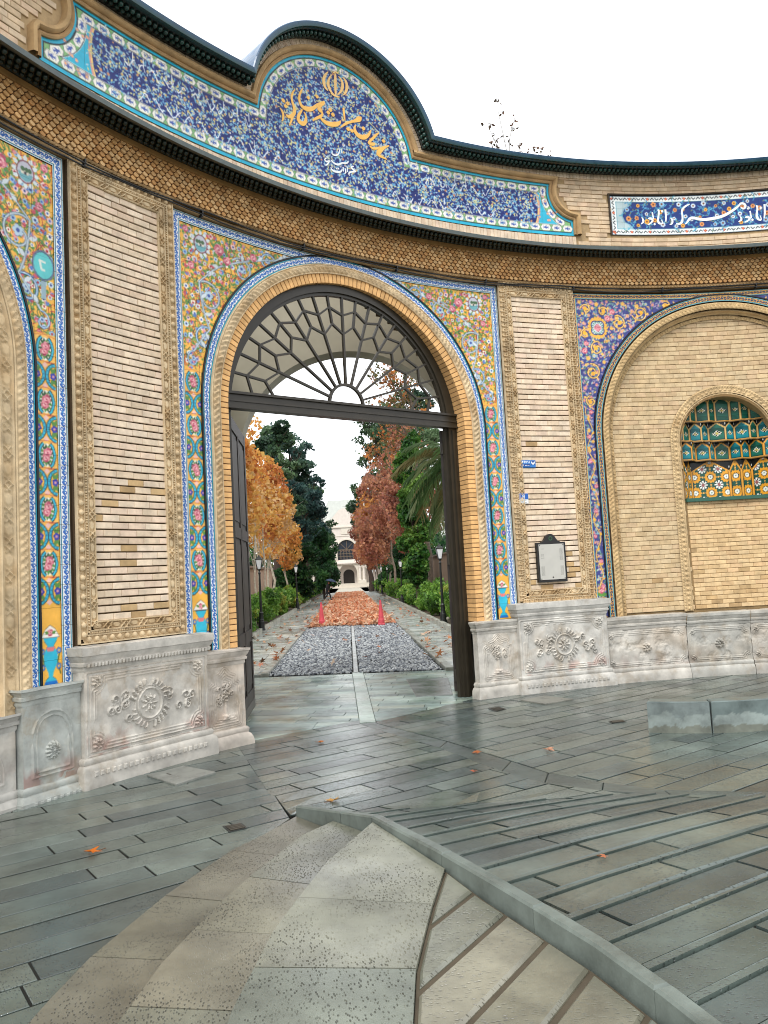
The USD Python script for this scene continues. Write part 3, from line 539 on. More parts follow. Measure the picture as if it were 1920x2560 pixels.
def leaf_pts(x, y, a, l, w):
    t = np.array([0, .25, .55, .8, 1.0]); h = np.array([0, .8, 1.0, .55, 0])*w/2; c, s_ = math.cos(a), math.sin(a)
    up = [(x+l*q*c-k*s_, y+l*q*s_+k*c) for q, k in zip(t, h)]; dn = [(x+l*q*c+k*s_, y+l*q*s_-k*c) for q, k in zip(t[::-1], h[::-1])]
    return up+dn[1:-1]
def flower(cv, x, y, r, pet, cen, out, n=6, a0=0., w=.005):
    for k in range(n):
        a = a0+2*pi*k/n; cv.disc(x+r*.6*math.cos(a), y+r*.6*math.sin(a), r*.42, pet, out, w)
    for k in range(n):
        a = a0+2*pi*k/n; cv.disc(x+r*.6*math.cos(a), y+r*.6*math.sin(a), r*.36, pet)
    cv.disc(x, y, r*.33, cen, out, w*.8)
def rose(cv, x, y, r, rg):
    for k in range(7):
        a = k*.9+rg.uniform(0, 1); cv.disc(x+r*.55*math.cos(a), y+r*.55*math.sin(a), r*.5, ((206, 112, 128), (226, 150, 158), (178, 72, 98))[k % 3], (150, 50, 70), .004)
    for k in range(5):
        a = k*1.4; cv.disc(x+r*.25*math.cos(a), y+r*.25*math.sin(a), r*.3, ((240, 190, 190), (216, 128, 140))[k % 2])
    cv.disc(x, y, r*.14, (170, 60, 86))
def spiral(x, y, r, a0, turns, n=40, shrink=.15):
    t = np.linspace(0, 1, n); rr_ = r*(1-(1-shrink)*t); a = a0+turns*2*pi*t
    return np.stack([x+rr_*np.cos(a), y+rr_*np.sin(a)], 1)
def scroll(cv, pts, cols, w):
    for c, k in zip(cols, (1.0, .66, .30)): cv.line(pts, c, w*k)
def scatter(cv, inside, rg, n, draw, dmin, tries=30):
    done = []
    for _ in range(n*tries):
        x, y = rg.uniform(0, cv.w), rg.uniform(0, cv.h)
        if not inside(x, y): continue
        if any((x-a)**2+(y-b)**2 < dmin*dmin for a, b in done): continue
        done.append((x, y)); draw(x, y)
        if len(done) >= n: break
GRN, DGRN = (88, 138, 66), (46, 84, 52); YEL = (242, 182, 76); TURQ = (52, 178, 206); NAVY = (28, 40, 120); RED = (168, 44, 52); CREAM = (240, 236, 224); BLK = (24, 24, 30)
def jamb_strip(cv, x0, x1, ztop, zbot, rg, vase=True):
    xm = (x0+x1)/2; w = x1-x0; per = .565; cv.poly([(x0, zbot), (x1, zbot), (x1, ztop), (x0, ztop)], YEL)
    z = ztop-.02; k = 0
    lim = zbot+.62 if vase else zbot
    while z-per/2 > lim:
        zc = z-per/4
        if k % 2 == 0:          # rose cartouche
            hw, hh = w*.46, per*.235
            cv.poly([(xm-hw, zc-hh), (xm+hw, zc-hh), (xm+hw*.9, zc), (xm+hw, zc+hh), (xm, zc+hh*1.12), (xm-hw, zc+hh), (xm-hw*.9, zc), (xm-hw, zc-hh), (xm, zc-hh*1.12)], (244, 190, 96), RED, .006)
            cv.disc(xm, zc, w*.30, CREAM, ry=hh*.92)
            for sg in (-1, 1):
                q = [(xm+sg*(w*.06+w*.28*math.cos(t)), zc+hh*.95*math.sin(t)) for t in np.linspace(-1.25, 1.25, 16)]
                cv.line(q, BLK, .040); cv.line(q, TURQ, .028)
            for t in np.linspace(0, 2*pi, 14)[:-1]: cv.poly(leaf_pts(xm+w*.10*math.cos(t), zc+hh*.45*math.sin(t), t, .055, .028), GRN if int(t*7) % 2 else DGRN)
            rose(cv, xm-.008, zc+.028, .05, rg); rose(cv, xm+.01, zc-.03, .045, rg)
        else:                   # two brackets back to back with blue flowers
            for sg in (-1, 1):
                q = [(xm+sg*(w*.50-w*.43*math.cos(t)), zc+per*.225*math.sin(t)) for t in np.linspace(-1.45, 1.45, 18)]
                cv.line(q, BLK, .044); cv.line(q, TURQ, .030)
                for p in q[1:-1:2]: cv.disc(p[0], p[1], .004, (20, 90, 140))
                cx_ = xm+sg*w*.36
                for a in (1.2, 1.9, -1.3, -2.0): cv.poly(leaf_pts(cx_, zc+.02*np.sign(a), a, .085, .035), GRN, DGRN, .003)
                flower(cv, cx_, zc, .038, (58, 62, 168), (214, 150, 170), NAVY, 5, rg.uniform(0, 1), .003)
            for sg in (-1, 1): cv.poly([(xm-.035, zc+sg*per*.2), (xm, zc+sg*per*.14), (xm+.035, zc+sg*per*.2), (xm, zc+sg*per*.25)], (236, 190, 180), RED, .004)
        z -= per/2; k += 1
    if vase:
        b = zbot+.02
        cv.line([(xm-w*.42, b+.1), (xm-w*.3, b+.22), (xm-w*.42, b+.36)], DGRN, .012); cv.line([(xm+w*.42, b+.1), (xm+w*.3, b+.22), (xm+w*.42, b+.36)], DGRN, .012)
        for q in ((-.35, .18), (.35, .18), (-.36, .34), (.36, .34)): flower(cv, xm+q[0]*w, b+q[1], .028, (90, 130, 190), YEL, NAVY, 5)
        V = [(-.30, 0), (.30, 0), (.22, .05), (.08, .08), (.10, .12), (.28, .22), (.30, .30), (.2, .36), (.12, .39), (.26, .45), (.30, .47), (-.30, .47), (-.26, .45), (-.12, .39), (-.2, .36), (-.30, .30), (-.28, .22), (-.10, .12), (-.08, .08), (-.22, .05)]
        cv.poly([(xm+p[0]*w, b+p[1]) for p in V], TURQ, BLK, .006); cv.poly([(xm-.3*w, b+.0), (xm+.3*w, b), (xm+.25*w, b+.035), (xm-.25*w, b+.035)], (30, 110, 190))
        cv.poly([(xm-.2*w, b+.38), (xm+.2*w, b+.38), (xm+.12*w, b+.34), (xm-.12*w, b+.34)], (222, 120, 120), RED, .004)
        cv.poly([(xm-.40*w, b+.48), (xm+.40*w, b+.48), (xm+.2*w, b+.56), (xm, b+.60), (xm-.2*w, b+.56)], CREAM, BLK, .005); rose(cv, xm, b+.525, .035, rg); cv.poly(leaf_pts(xm-.02, b+.52, 2.8, .05, .03), GRN); cv.poly(leaf_pts(xm+.02, b+.52, .3, .05, .03), GRN)
def yellow_half(seed, bay2=False, zb=1.20, ztop=6.63):
    """left half of a gate-type bay: x from the outer edge of the yellow field, y = z - zb"""
    rg = np.random.default_rng(seed); W = 2.76; cv = Canvas(W, ztop-zb, 230, YEL); zc = ZC-zb
    inside = lambda x, y, g=.03: (y > 4.70-zb) and (math.hypot(x-W, y-zc) > 2.49+g) and x > g*.6 and y < ztop-zb-g*.6
    GREY = [(80, 98, 124), (160, 180, 192), (206, 214, 214)]; BL = [(48, 62, 120), (110, 160, 196), (222, 234, 238)]
    def vine(x, y):
        a = rg.uniform(0, 6.28); q = [(x, y)]
        for _ in range(6): a += rg.uniform(-.9, .9); q.append((q[-1][0]+.025*math.cos(a), q[-1][1]+.025*math.sin(a)))
        cv.line(q, DGRN if rg.random() < .6 else RED, .007)
    scatter(cv, inside, rg, 480, vine, .028)
    def lf(x, y): a = rg.uniform(0, 6.28); cv.poly(leaf_pts(x, y, a, rg.uniform(.035, .07), rg.uniform(.02, .034)), GRN if rg.random() < .65 else (128, 160, 84), DGRN, .003)
    scatter(cv, inside, rg, 420, lf, .042)
    ins2 = lambda x, y: inside(x, y, .07)
    scatter(cv, ins2, rg, 150, lambda x, y: flower(cv, x, y, rg.uniform(.020, .042), [CREAM, (206, 222, 232), (150, 186, 214), (232, 200, 200)][rg.integers(4)], [(60, 90, 180), RED, (40, 60, 130)][rg.integers(3)], [NAVY, RED, (60, 40, 60)][rg.integers(3)], int(rg.integers(4, 7)), rg.uniform(0, 6), .004), .075)
    def tulip(x, y):
        a = rg.uniform(.6, 2.5)
        for o in (-.5, 0, .5): cv.poly(leaf_pts(x, y, a+o, .055, .026), [(196, 84, 96), (226, 150, 150), (90, 130, 196)][rg.integers(3)], RED, .003)
    scatter(cv, ins2, rg, 70, tulip, .10)
    S = [(.42, 5.72-zb, .23, 2.2, -1.15, GREY), (.34, 5.16-zb, .17, 1.0, 1.1, BL), (.98, 6.22-zb, .20, 2.9, -1.2, GREY), (1.42, 6.45-zb, .14, .4, 1.15, BL), (1.85, 6.56-zb, .08, 2.5, -1.0, GREY), (.16, 4.86-zb, .11, 1.5, 1.0, BL)]
    for k, (x, y, r, a, t, c) in enumerate(S):
        q = spiral(x, y, r, a, t); scroll(cv, q, c, .036 if r > .12 else .026)
        e = q[-1]; flower(cv, e[0], e[1], r*.28, (176, 200, 216), (60, 80, 150), NAVY, 5)
    for a, b, bend in ((0, 2, .12), (2, 3, .06), (0, 1, -.1), (3, 4, .03), (1, 5, .05)):
        p0 = spiral(*S[a][:5])[0]; p1 = spiral(*S[b][:5])[0]; m = ((p0[0]+p1[0])/2+bend*.4, (p0[1]+p1[1])/2+bend)
        t = np.linspace(0, 1, 16)[:, None]; q = (1-t)**2*p0+2*t*(1-t)*np.array(m)+t*t*p1; scroll(cv, q, GREY, .030)
        for u in (4, 9): cv.poly(leaf_pts(q[u][0], q[u][1], rg.uniform(0, 6), .11, .05), (206, 216, 220), (60, 76, 110), .005)
    for x, y, r in ((.62, 6.42-zb, .075), (.74, 6.30-zb, .06), (1.18, 6.46-zb, .055), (1.62, 6.53-zb, .05), (.66, 5.38-zb if not bay2 else 5.5-zb, .06), (.5, 5.02-zb, .055), (.17, 6.1-zb, .05), (.10, 6.56-zb, .045)):
        if inside(x, y, .03):
            for a in (0.3, 1.5, 2.7, 4.0, 5.2): cv.poly(leaf_pts(x+r*.6*math.cos(a), y+r*.6*math.sin(a), a, r*1.2, r*.7), GRN, DGRN, .003)
            rose(cv, x, y, r, rg)
    def medal(x, y, rx, ry):
        for a in np.linspace(0, 2*pi, 13)[:-1]: cv.poly(leaf_pts(x+rx*.9*math.cos(a), y+ry*.9*math.sin(a), a, .075, .05), (216, 226, 228), (60, 80, 120), .004)
        cv.disc(x, y, rx, (120, 60, 70), ry=ry); cv.disc(x, y, rx*.9, (196, 196, 208), ry=ry*.9); cv.poly([(x-rx*.8, y-ry*.1), (x+rx*.8, y-ry*.1), (x+rx*.6, y-ry*.62), (x, y-ry*.85), (x-rx*.6, y-ry*.62)], (110, 170, 180))
        cv.poly([(x-rx*.35, y-ry*.2), (x+rx*.5, y-ry*.2), (x+rx*.5, y+ry*.1), (x+.1*rx, y+ry*.34), (x-rx*.35, y+ry*.1)], (222, 214, 196), (70, 70, 70), .003)
        for q in (-.5, -.15, .3): cv.disc(x+q*rx, y+ry*.22, rx*.22, (70, 104, 70))
        cv.poly([(x-.1*rx, y-ry*.2), (x+.1*rx, y-ry*.2), (x+.1*rx, y), (x-.1*rx, y)], (60, 60, 66))
    medal(.33, 6.42-zb, .105, .125)
    if bay2:
        x, y = .135, 5.47-zb
        cv.disc(x, y, .135, (96, 110, 140), ry=.165); cv.disc(x, y, .115, (92, 190, 192), BLK, .006, ry=.145); cv.line([(x-.03, y+.04), (x+.04, y+.05), (x+.02, y-.05), (x-.02, y-.05)], (210, 216, 206), .025)
        cv.poly([(x-.03, y-.36), (x+.03, y-.36), (x+.03, y-.17), (x-.03, y-.17)], (150, 176, 188), (50, 70, 90), .006)
    jamb_strip(cv, 0, .27, 4.73-zb, 0, rg)
    cv.poly([(.27, 0), (.29, 0), (.29, 4.7-zb), (.27, 4.7-zb)], (30, 60, 80))
    return cv.arr()
def violet_half(seed, zb=1.06, ztop=6.64):
    rg = np.random.default_rng(seed); W = 2.70; cv = Canvas(W, ztop-zb, 230, (62, 68, 132)); zc = ZB-zb
    inside = lambda x, y, g=.02: (math.hypot(x-W, y-zc) > 2.53+g if y > zc else x < .20-g) and x > g*.5 and y < ztop-zb-g*.5
    for n, dm in ((900, .026),):
        scatter(cv, inside, rg, n, lambda x, y: cv.poly(leaf_pts(x, y, rg.uniform(0, 6.3), .062, .026), [(112, 156, 160), (96, 134, 110), (150, 146, 180), (170, 192, 188), (200, 150, 160), (226, 180, 110)][rg.integers(6)], (24, 26, 62), .004), dm)
    scatter(cv, lambda x, y: inside(x, y, .04), rg, 90, lambda x, y: flower(cv, x, y, rg.uniform(.022, .042), [(196, 130, 158), (210, 160, 150), (160, 190, 196), (226, 176, 96)][rg.integers(4)], YEL, (40, 30, 70), 5, 0, .004), .10)
    OR = [(60, 40, 40), (236, 186, 92), (246, 216, 150)]
    S = [(.52, 6.42-zb, .10, 0, 1.1), (.20, 6.46-zb, .10, 3, -1.1), (.15, 6.02-zb, .09, 1, 1.2), (.80, 6.22-zb, .14, 2, -1.3), (1.22, 6.40-zb, .15, 3.4, 1.5), (1.72, 6.53-zb, .085, 2, -1.4), (.36, 5.76-zb, .13, 1.2, 1.3), (.24, 5.34-zb, .15, 1.8, -1.5), (.17, 4.82-zb, .10, 1.8, 1.3)]
    for x, y, r, a, t in S:
        q = spiral(x, y, r, a, t, shrink=.2); scroll(cv, q, OR, .034)
        for u in range(3, 36, 8): cv.poly(leaf_pts(q[u][0], q[u][1], a+u*.3, .06, .03), (240, 190, 96), (60, 40, 40), .004)
        cv.disc(q[-1][0], q[-1][1], .035, (244, 176, 50))
    for x, y, r in ((.60, 6.30-zb, .055), (.70, 6.42-zb, .05), (.12, 5.72-zb, .055), (.16, 5.85-zb, .045)): rose(cv, x, y, r, rg)
    x, y = .40, 6.13-zb
    for a in np.linspace(0, 2*pi, 22)[:-1]: cv.disc(x+.17*math.cos(a), y+.18*math.sin(a), .022, YEL, (60, 40, 40), .003)
    cv.disc(x, y, .165, YEL, ry=.175)
    for o, c in ((.0, NAVY), (-.018, (206, 220, 226))):
        for a in (pi/4, 3*pi/4, 5*pi/4, 7*pi/4): cv.disc(x+.065*math.cos(a), y+.068*math.sin(a), .082+o, c)
    for a in np.linspace(0, 2*pi, 17)[:-1]: cv.poly(leaf_pts(x+.075*math.cos(a), y+.08*math.sin(a), a, .05, .02), (90, 140, 110))
    for a in (0, pi/2, pi, 3*pi/2): rose(cv, x+.035*math.cos(a), y+.035*math.sin(a), .035, rg)
    # jamb: wavy orange stem on blue with pink flowers
    top = 4.7-zb; q = [(.10+.055*math.sin(z_*2*pi/.62), z_) for z_ in np.linspace(.45, top, 90)]
    scroll(cv, q, OR, .026)
    for k in range(0, 90, 7): cv.disc(q[k][0]+.012, q[k][1], .026, (244, 178, 60), (60, 40, 40), .004); cv.poly(leaf_pts(q[k][0], q[k][1], k, .07, .03), (130, 176, 190), NAVY, .003)
    for k in range(3, 90, 12): rose(cv, .10-.05*math.sin(q[k][1]*2*pi/.62), q[k][1], .038, rg)
    b = .03
    cv.poly([(.02, b), (.18, b), (.12, b+.05), (.10, b+.09), (.18, b+.16), (.18, b+.24), (.12, b+.28), (.17, b+.34), (.03, b+.34), (.08, b+.28), (.02, b+.24), (.02, b+.16), (.10, b+.09), (.08, b+.05)], (244, 176, 50), BLK, .005)
    for a in (.5, 1.2, 1.9, 2.6): cv.poly(leaf_pts(.10, b+.36, a, .12, .05), GRN, DGRN, .004)
    rose(cv, .10, b+.46, .05, rg)
    return cv.arr()
def field_motifs(cv, inside, rg, n, cols, lw=.008, dm=.05, fl=.3, size=(.014, .03)):
    def vine(x, y):
        a = rg.uniform(0, 6.28); b = rg.uniform(-.35, .35); q = [(x, y)]
        for _ in range(8): a += b; q.append((q[-1][0]+.02*math.cos(a), q[-1][1]+.02*math.sin(a)))
        cv.line(q, cols[0], lw)
        for k in (2, 5, 7): cv.poly(leaf_pts(q[k][0], q[k][1], a+rg.uniform(-1.5, 1.5), .045, .018), cols[rg.integers(1, 4)])
    scatter(cv, inside, rg, n, vine, dm)
    scatter(cv, inside, rg, int(n*fl), lambda x, y: flower(cv, x, y, rg.uniform(*size), cols[rg.integers(2, len(cols))], (206, 120, 80), (22, 28, 80), 5, rg.uniform(0, 6), .003), dm*1.5)
def inscription_image():
    x0, z0, w, h = SC-4.75, 7.72, 9.35, 2.34; cv = Canvas(w, h, 210, (40, 176, 208)); rg = np.random.default_rng(5)
    T = lambda g: [(x-x0, z-z0) for x, z in np.array(g.exterior.coords)]
    A = INS.buffer(-.04, join_style=2); B = INS.buffer(-.055, join_style=2); C_ = INS.buffer(-.165, join_style=2); D = INS.buffer(-.18, join_style=2)
    cv.poly(T(A), BLK); cv.poly(T(B), (132, 182, 120))
    ring = np.array(INS.buffer(-.11, join_style=2).exterior.coords); p = resample(ring, .01); u = np.concatenate([[0], np.cumsum(np.hypot(*np.diff(p, axis=0).T))]); nn = int(u[-1]/.21)
    for k in range(nn):
        i = int(np.searchsorted(u, (k+.5)*u[-1]/nn)); i = min(i, len(p)-2); t = p[i+1]-p[i]; t /= np.hypot(*t)+1e-9; n_ = np.array([-t[1], t[0]]); c = p[i]-np.array([x0, z0])
        q = [c+t*a+n_*b for a, b in ((-.096, 0), (-.064, .052), (.064, .052), (.096, 0), (.064, -.052), (-.064, -.052))]
        cv.poly(q, CREAM, (30, 40, 60), .006)
        for a in (-.03, 0, .03): cv.disc(c[0]+t[0]*a, c[1]+t[1]*a, .016 if a == 0 else .010, (60, 84, 160)); cv.line([c+t*(a*1.5)+n_*.03, c+t*(a*1.5)-n_*.03], (70, 96, 170), .007)
        for sg in (-1, 1): cv.line([c+n_*.03*sg-t*.02, c+n_*.012*sg+t*.02], (60, 80, 160), .008)
    cv.poly(T(C_), (22, 26, 48)); cv.poly(T(INS.buffer(-.172, join_style=2)), CREAM); cv.poly(T(D), (46, 176, 206))
    # turquoise end pieces hold little flowers; the blue field ends in cusped arcs
    fld = D.intersection(sbox(SC-4.62, 7.7, SC+4.4, 10.1)).difference(unary_union([Point(SC-5.02, 8.1).buffer(1.06), Point(SC+4.95, 8.1).buffer(1.06)]))
    fl2 = D.intersection(unary_union([sbox(SC-3.6, 7.7, SC+3.4, 10.2), affinity.scale(Point(SC-3.6, 8.28).buffer(.46, 24), .75, 1.25), affinity.scale(Point(SC+3.4, 8.28).buffer(.46, 24), .9, 1.25)]))
    g = fl2 if fl2.geom_type == 'Polygon' else max(fl2.geoms, key=lambda q: q.area)
    cv.poly(T(g.buffer(.05).intersection(D)), (214, 150, 140)); cv.poly(T(g.buffer(.022).intersection(D)), (240, 200, 120)); cv.poly(T(g), (14, 32, 104))
    for ex in (-4.25, 4.0):
        for k in range(16): flower(cv, SC+ex-x0+rg.uniform(-.3, .3), 8.2-z0+rg.uniform(-.3, .3), .022, (220, 170, 170), YEL, (60, 90, 150), 5)
    gi = g.buffer(-.015); sh = [(SC-x0)-4.4, (SC-x0)+4.4]
    minx, minz, maxx, maxz = gi.bounds; from shapely import contains_xy
    inside = lambda x, y: contains_xy(gi, x+x0, y+z0)
    cols = [(90, 146, 206), (110, 176, 206), (176, 204, 216), (216, 208, 140), (206, 216, 222), (206, 150, 110)]
    field_motifs(cv, inside, rg, 1750, cols, .0055, .050, .30, (.010, .021))
    # two lines of small white writing left and right of the hump
    for zz, lo, hi in ((8.42, SC-3.5, SC-1.6), (8.05, SC-3.3, SC-1.0), (8.42, SC+1.65, SC+3.2), (8.05, SC+1.0, SC+3.0)):
        x = lo
        while x < hi:
            l = rg.uniform(.08, .2); q = [(x-x0+l*t, zz-z0+.06*math.sin(t*5+x*9)+rg.uniform(-.01, .01)) for t in np.linspace(0, 1, 7)]
            cv.line(q, (236, 240, 244), .016)
            if rg.random() < .5: cv.line([(x-x0+l*.8, zz-z0+.02), (x-x0+l*.8, zz-z0+.14)], (236, 240, 244), .014)
            if rg.random() < .6: cv.disc(x-x0+l*.5, zz-z0+rg.choice([-.09, .1]), .012, (236, 240, 244))
            x += l+rg.uniform(.03, .10)
    return cv.arr(), x0, z0, w, h
def band_image():
    a, b, c, d_ = PAN2; w, h = b-a, d_-c; cv = Canvas(w, h, 230, (232, 238, 236)); rg = np.random.default_rng(6)
    cv.line([(0, 0), (w, 0), (w, h), (0, h), (0, 0)], (24, 50, 70), .03)
    def border(horiz, off, L):
        n = int(L/.085)
        for k in range(n):
            t = (k+.5)*L/n; s = 1 if k % 2 else -1
            for (u0, v0, u1, v1) in ((-.035, -.02*s, .0, .02*s), (.0, .02*s, .035, -.012*s)):
                p0, p1 = ((t+u0, off+v0), (t+u1, off+v1)) if horiz else ((off+v0, t+u0), (off+v1, t+u1)); cv.line([p0, p1], (40, 44, 50), .012)
            if k % 4 == 0: q = (t, off) if horiz else (off, t); flower(cv, q[0], q[1], .024, (190, 60, 56), YEL, BLK, 4, 0, .003)
    border(True, .062, w); border(True, h-.062, w); border(False, .062, h)
    cv.poly([(.115, .115), (w, .115), (w, h-.115), (.115, h-.115)], (40, 110, 130)); cv.poly([(.125, .125), (w, .125), (w, h-.125), (.125, h-.125)], (24, 52, 120))
    for k, cc in enumerate(((150, 176, 190), (176, 196, 200))):
        q = [(.125, .125), (.42-.03*k, .125), (.36-.03*k, .2), (.27-.03*k, .24), (.22-.02*k, h/2), (.27-.03*k, h-.24), (.36-.03*k, h-.2), (.42-.03*k, h-.125), (.125, h-.125)]; cv.poly(q, cc, (90, 170, 190), .008)
    inside = lambda x, y: x > .3 and .15 < y < h-.15
    field_motifs(cv, inside, rg, 150, [(70, 150, 190), (92, 176, 196), (120, 130, 96), (92, 150, 190)], .012, .075, 0)
    scatter(cv, inside, rg, 60, lambda x, y: flower(cv, x, y, rg.uniform(.028, .05), [(238, 170, 66), (226, 150, 90), (206, 222, 232), (150, 190, 220)][rg.integers(4)], (120, 60, 30), (30, 40, 70), int(rg.integers(5, 8)), rg.uniform(0, 6), .004), .12)
    return cv.arr()
def sampler(img, ppm, x0, z1):
    """colour (linear) at wall points; the picture is softened to the vertex spacing first"""
    im = Image.fromarray(img.astype(np.uint8)); im = im.resize((im.width//2, im.height//2), Image.BOX); A = np.asarray(im, float); k = ppm/2
    def g(S, Z):
        x = np.clip((S-x0)*k-.5, 0, A.shape[1]-1.001); y = np.clip((z1-Z)*k-.5, 0, A.shape[0]-1.001)
        i, j = x.astype(int), y.astype(int); fx, fy = (x-i)[..., None], (y-j)[..., None]
        return lin((A[j, i]*(1-fx)+A[j, i+1]*fx)*(1-fy)+(A[j+1, i]*(1-fx)+A[j+1, i+1]*fx)*fy)
    return g
def tile_panel(parent, s0, s1, z0, z1, d, tile, res, inside, col, seed=0, tilt=.006, name='tile'):
    r = np.random.default_rng(seed); ns, nz = max(1, round((s1-s0)/tile)), max(1, round((z1-z0)/tile)); n = 0
    for i in range(ns):
        for j in range(nz):
            a, b = s0+(s1-s0)*i/ns+.0012, s0+(s1-s0)*(i+1)/ns-.0012; c, e = z0+(z1-z0)*j/nz+.0012, z0+(z1-z0)*(j+1)/nz-.0012
            S = np.linspace(a, b, max(2, int(round((b-a)/res))+1)); Z = np.linspace(c, e, max(2, int(round((e-c)/res))+1)); A, B = np.meshgrid(S, Z, indexing='ij')
            f = grid_faces(len(S), len(Z)); m = inside((A[1:, 1:]+A[:-1, :-1])/2, (B[1:, 1:]+B[:-1, :-1])/2).ravel()
            if not m.any(): continue
            D = d+r.uniform(-tilt, tilt)*(A-(a+b)/2)+r.uniform(-tilt, tilt)*(B-(c+e)/2)+r.uniform(-.0012, .0012)
            v = dev(A, B, D).reshape(-1, 3); cc = col(A, B).reshape(-1, 3)*r.uniform(.93, 1.05); f = f[m]; q, inv = np.unique(f, return_inverse=True)
            put(name, parent, v[q], inv.reshape(f.shape), M_TILE, cc[q], smooth=True); n += 1
    return n
def wave_border(base=-.018, w=.115, yellow=False):
    k = w/.115
    def c(u, v):
        x = v/k; t = (u % .105)/.105; out = np.empty(u.shape+(3,)); out[:] = lin((232, 236, 236))
        if yellow: out[:] = lin((232, 176, 84))
        body = np.abs(x) < .036
        s_ = np.sin(2*pi*t); wave = np.abs(x-.016*s_) < .0085; curl = np.abs(np.hypot((t-.3)*.10, x+.012)-.014) < .006; curl2 = np.abs(np.hypot((t-.8)*.10, x-.012)-.014) < .006
        ink = lin((54, 104, 180)) if not yellow else lin((40, 60, 90)); out[body & (wave | curl | curl2)] = ink
        out[body & (np.hypot((t-.55)*.105, x) < .008)] = lin((70, 150, 210)) if not yellow else lin((190, 80, 60))
        edge = lin((62, 168, 196)) if not yellow else lin((120, 178, 186)); e = (np.abs(x) >= .036) & (np.abs(x) < .051); out[e] = edge
        out[(np.abs(np.abs(x)-.037) < .003)] = lin((30, 44, 60)); out[np.abs(x) >= .0515] = lin((22, 26, 30))
        tilej = ((u % .21) < .004); out[tilej] *= .35
        return out
    return (lambda u, v: base-.004*np.cos(v/w*pi)), c
def border(parent, path, w, yellow=False, base=-.018, name='border_tiles'):
    d, c = wave_border(base, w, yellow); v, f, cc = ribbon(path, w, d, .007, .007, c); return put(name, parent, v, f, M_TILE, cc, smooth=True)
def mirrored(img, ppm, W, c, z1):
    g = sampler(img, ppm, 0.0, z1)
    return lambda S, Z: g(W-np.abs(S-c), Z)
# the gate's yellow spandrels and jambs
gt = thing('tile_panel', parent=wall, label='yellow tile panel with roses and scrolls round the gate arch')
half = yellow_half(3)
tile_panel(gt, SC-2.76, SC+2.76, 1.20, 6.63, -.010, .245, .0098, lambda S, Z: ~in_arch(S, Z, SC, ZC, 2.485), mirrored(half, 230, 2.76, SC, 6.63), 1)
border(gt, ring_path(SC, ZC, 2.432, 1.18), .118)
border(gt, np.array([(SC-2.82, 1.18), (SC-2.82, 6.70), (SC+2.82, 6.70), (SC+2.82, 1.18)]), .13)
v, f = sweep_face(ring_path(SC, ZC, 2.503, 1.18), [(-.012, .0), (-.012, -.03), (.012, -.03), (.012, .0)], .1); put('black_tile_edge', gt, v, f, M_TILE, lin((22, 24, 26)))
lt = thing('tile_panel', parent=wall, label='yellow tile panel with landscape medallions at the left edge of the wall')
half2 = yellow_half(8, True, 1.06)
tile_panel(lt, LC+1.2, LC+2.76, 1.06, 6.63, -.010, .26, .008, lambda S, Z: ~in_arch(S, Z, LC, ZC, 2.485), mirrored(half2, 230, 2.76, LC, 6.63), 2)
border(lt, lpath(2.432, 1.06), .118); border(lt, np.array([(LC+.5, 6.70), (LC+2.82, 6.70), (LC+2.82, 1.06)]), .13)
v, f = sweep_face(lpath(2.503, 1.06), [(-.012, .0), (-.012, -.03), (.012, -.03), (.012, .0)], .1); put('black_tile_edge', lt, v, f, M_TILE, lin((22, 24, 26)))
rt = thing('tile_panel', parent=wall, label='violet blue tile panel with orange scrolls round the blind arch')
hv = violet_half(4)
tile_panel(rt, BC-2.70, BC+2.70, 1.06, 6.64, -.010, .25, .010, lambda S, Z: ~in_arch(S, Z, BC, ZB, 2.52), mirrored(hv, 230, 2.70, BC, 6.64), 3)
border(rt, ring_path(BC, ZB, 2.435, 1.06), .105, True); border(rt, np.array([(BC-2.735, 1.06), (BC-2.735, 6.69), (BC+2.735, 6.69), (BC+2.735, 1.06)]), .10, True)
v, f = sweep_face(ring_path(BC, ZB, 2.502, 1.06), [(-.010, .0), (-.010, -.03), (.012, -.03), (.012, .0)], .1); put('black_tile_edge', rt, v, f, M_TILE, lin((24, 26, 34)))
# inscription of the parapet
it = thing('inscription', parent=wall, label='deep blue tile inscription with gold writing and emblem under the hump')
img, ix0, iz0, iw, ih = inscription_image()
from shapely import contains_xy
inb = INS.buffer(.012)
tile_panel(it, ix0, ix0+iw, iz0, iz0+ih, -.008, .235, .0082, lambda S, Z: contains_xy(inb, S.ravel(), Z.ravel()).reshape(S.shape), sampler(img, 210, ix0, iz0+ih), 4)
def stroke(parent, pts, d, h, mat, col, name, fat=1.0):
    q = np.array(pts, float); n = max(8, 5*len(q)); t0 = np.concatenate([[0], np.cumsum(np.hypot(*np.diff(q[:, :2], axis=0).T))]); t0 /= t0[-1]
    from scipy.interpolate import PchipInterpolator, CubicSpline
    t = np.linspace(0, 1, n); xy = (CubicSpline(t0, q[:, :2]) if len(q) > 3 else PchipInterpolator(t0, q[:, :2]))(t); w = np.maximum(PchipInterpolator(t0, q[:, 2])(t)*fat, .004)
    m = miters(xy); m /= np.maximum(np.linalg.norm(m, axis=1, keepdims=True), 1e-9)
    A = xy+m*w[:, None]/2; B = xy-m*w[:, None]/2; z = np.full(n, d)
    v = np.vstack([dev(A[:, 0], A[:, 1], z), dev(A[:, 0], A[:, 1], z-h), dev(B[:, 0], B[:, 1], z-h), dev(B[:, 0], B[:, 1], z)]); f = []
    for k in range(n-1):
        for a in (0, 1, 2): f.append([a*n+k, a*n+k+1, (a+1)*n+k+1, (a+1)*n+k])
    return put(name, parent, v, np.array(f), mat, col)
for p in GOLD[:-7]: stroke(it, p, -.008, .007, M_TILE, lin((238, 184, 92)), 'gold_letter', 1.15)
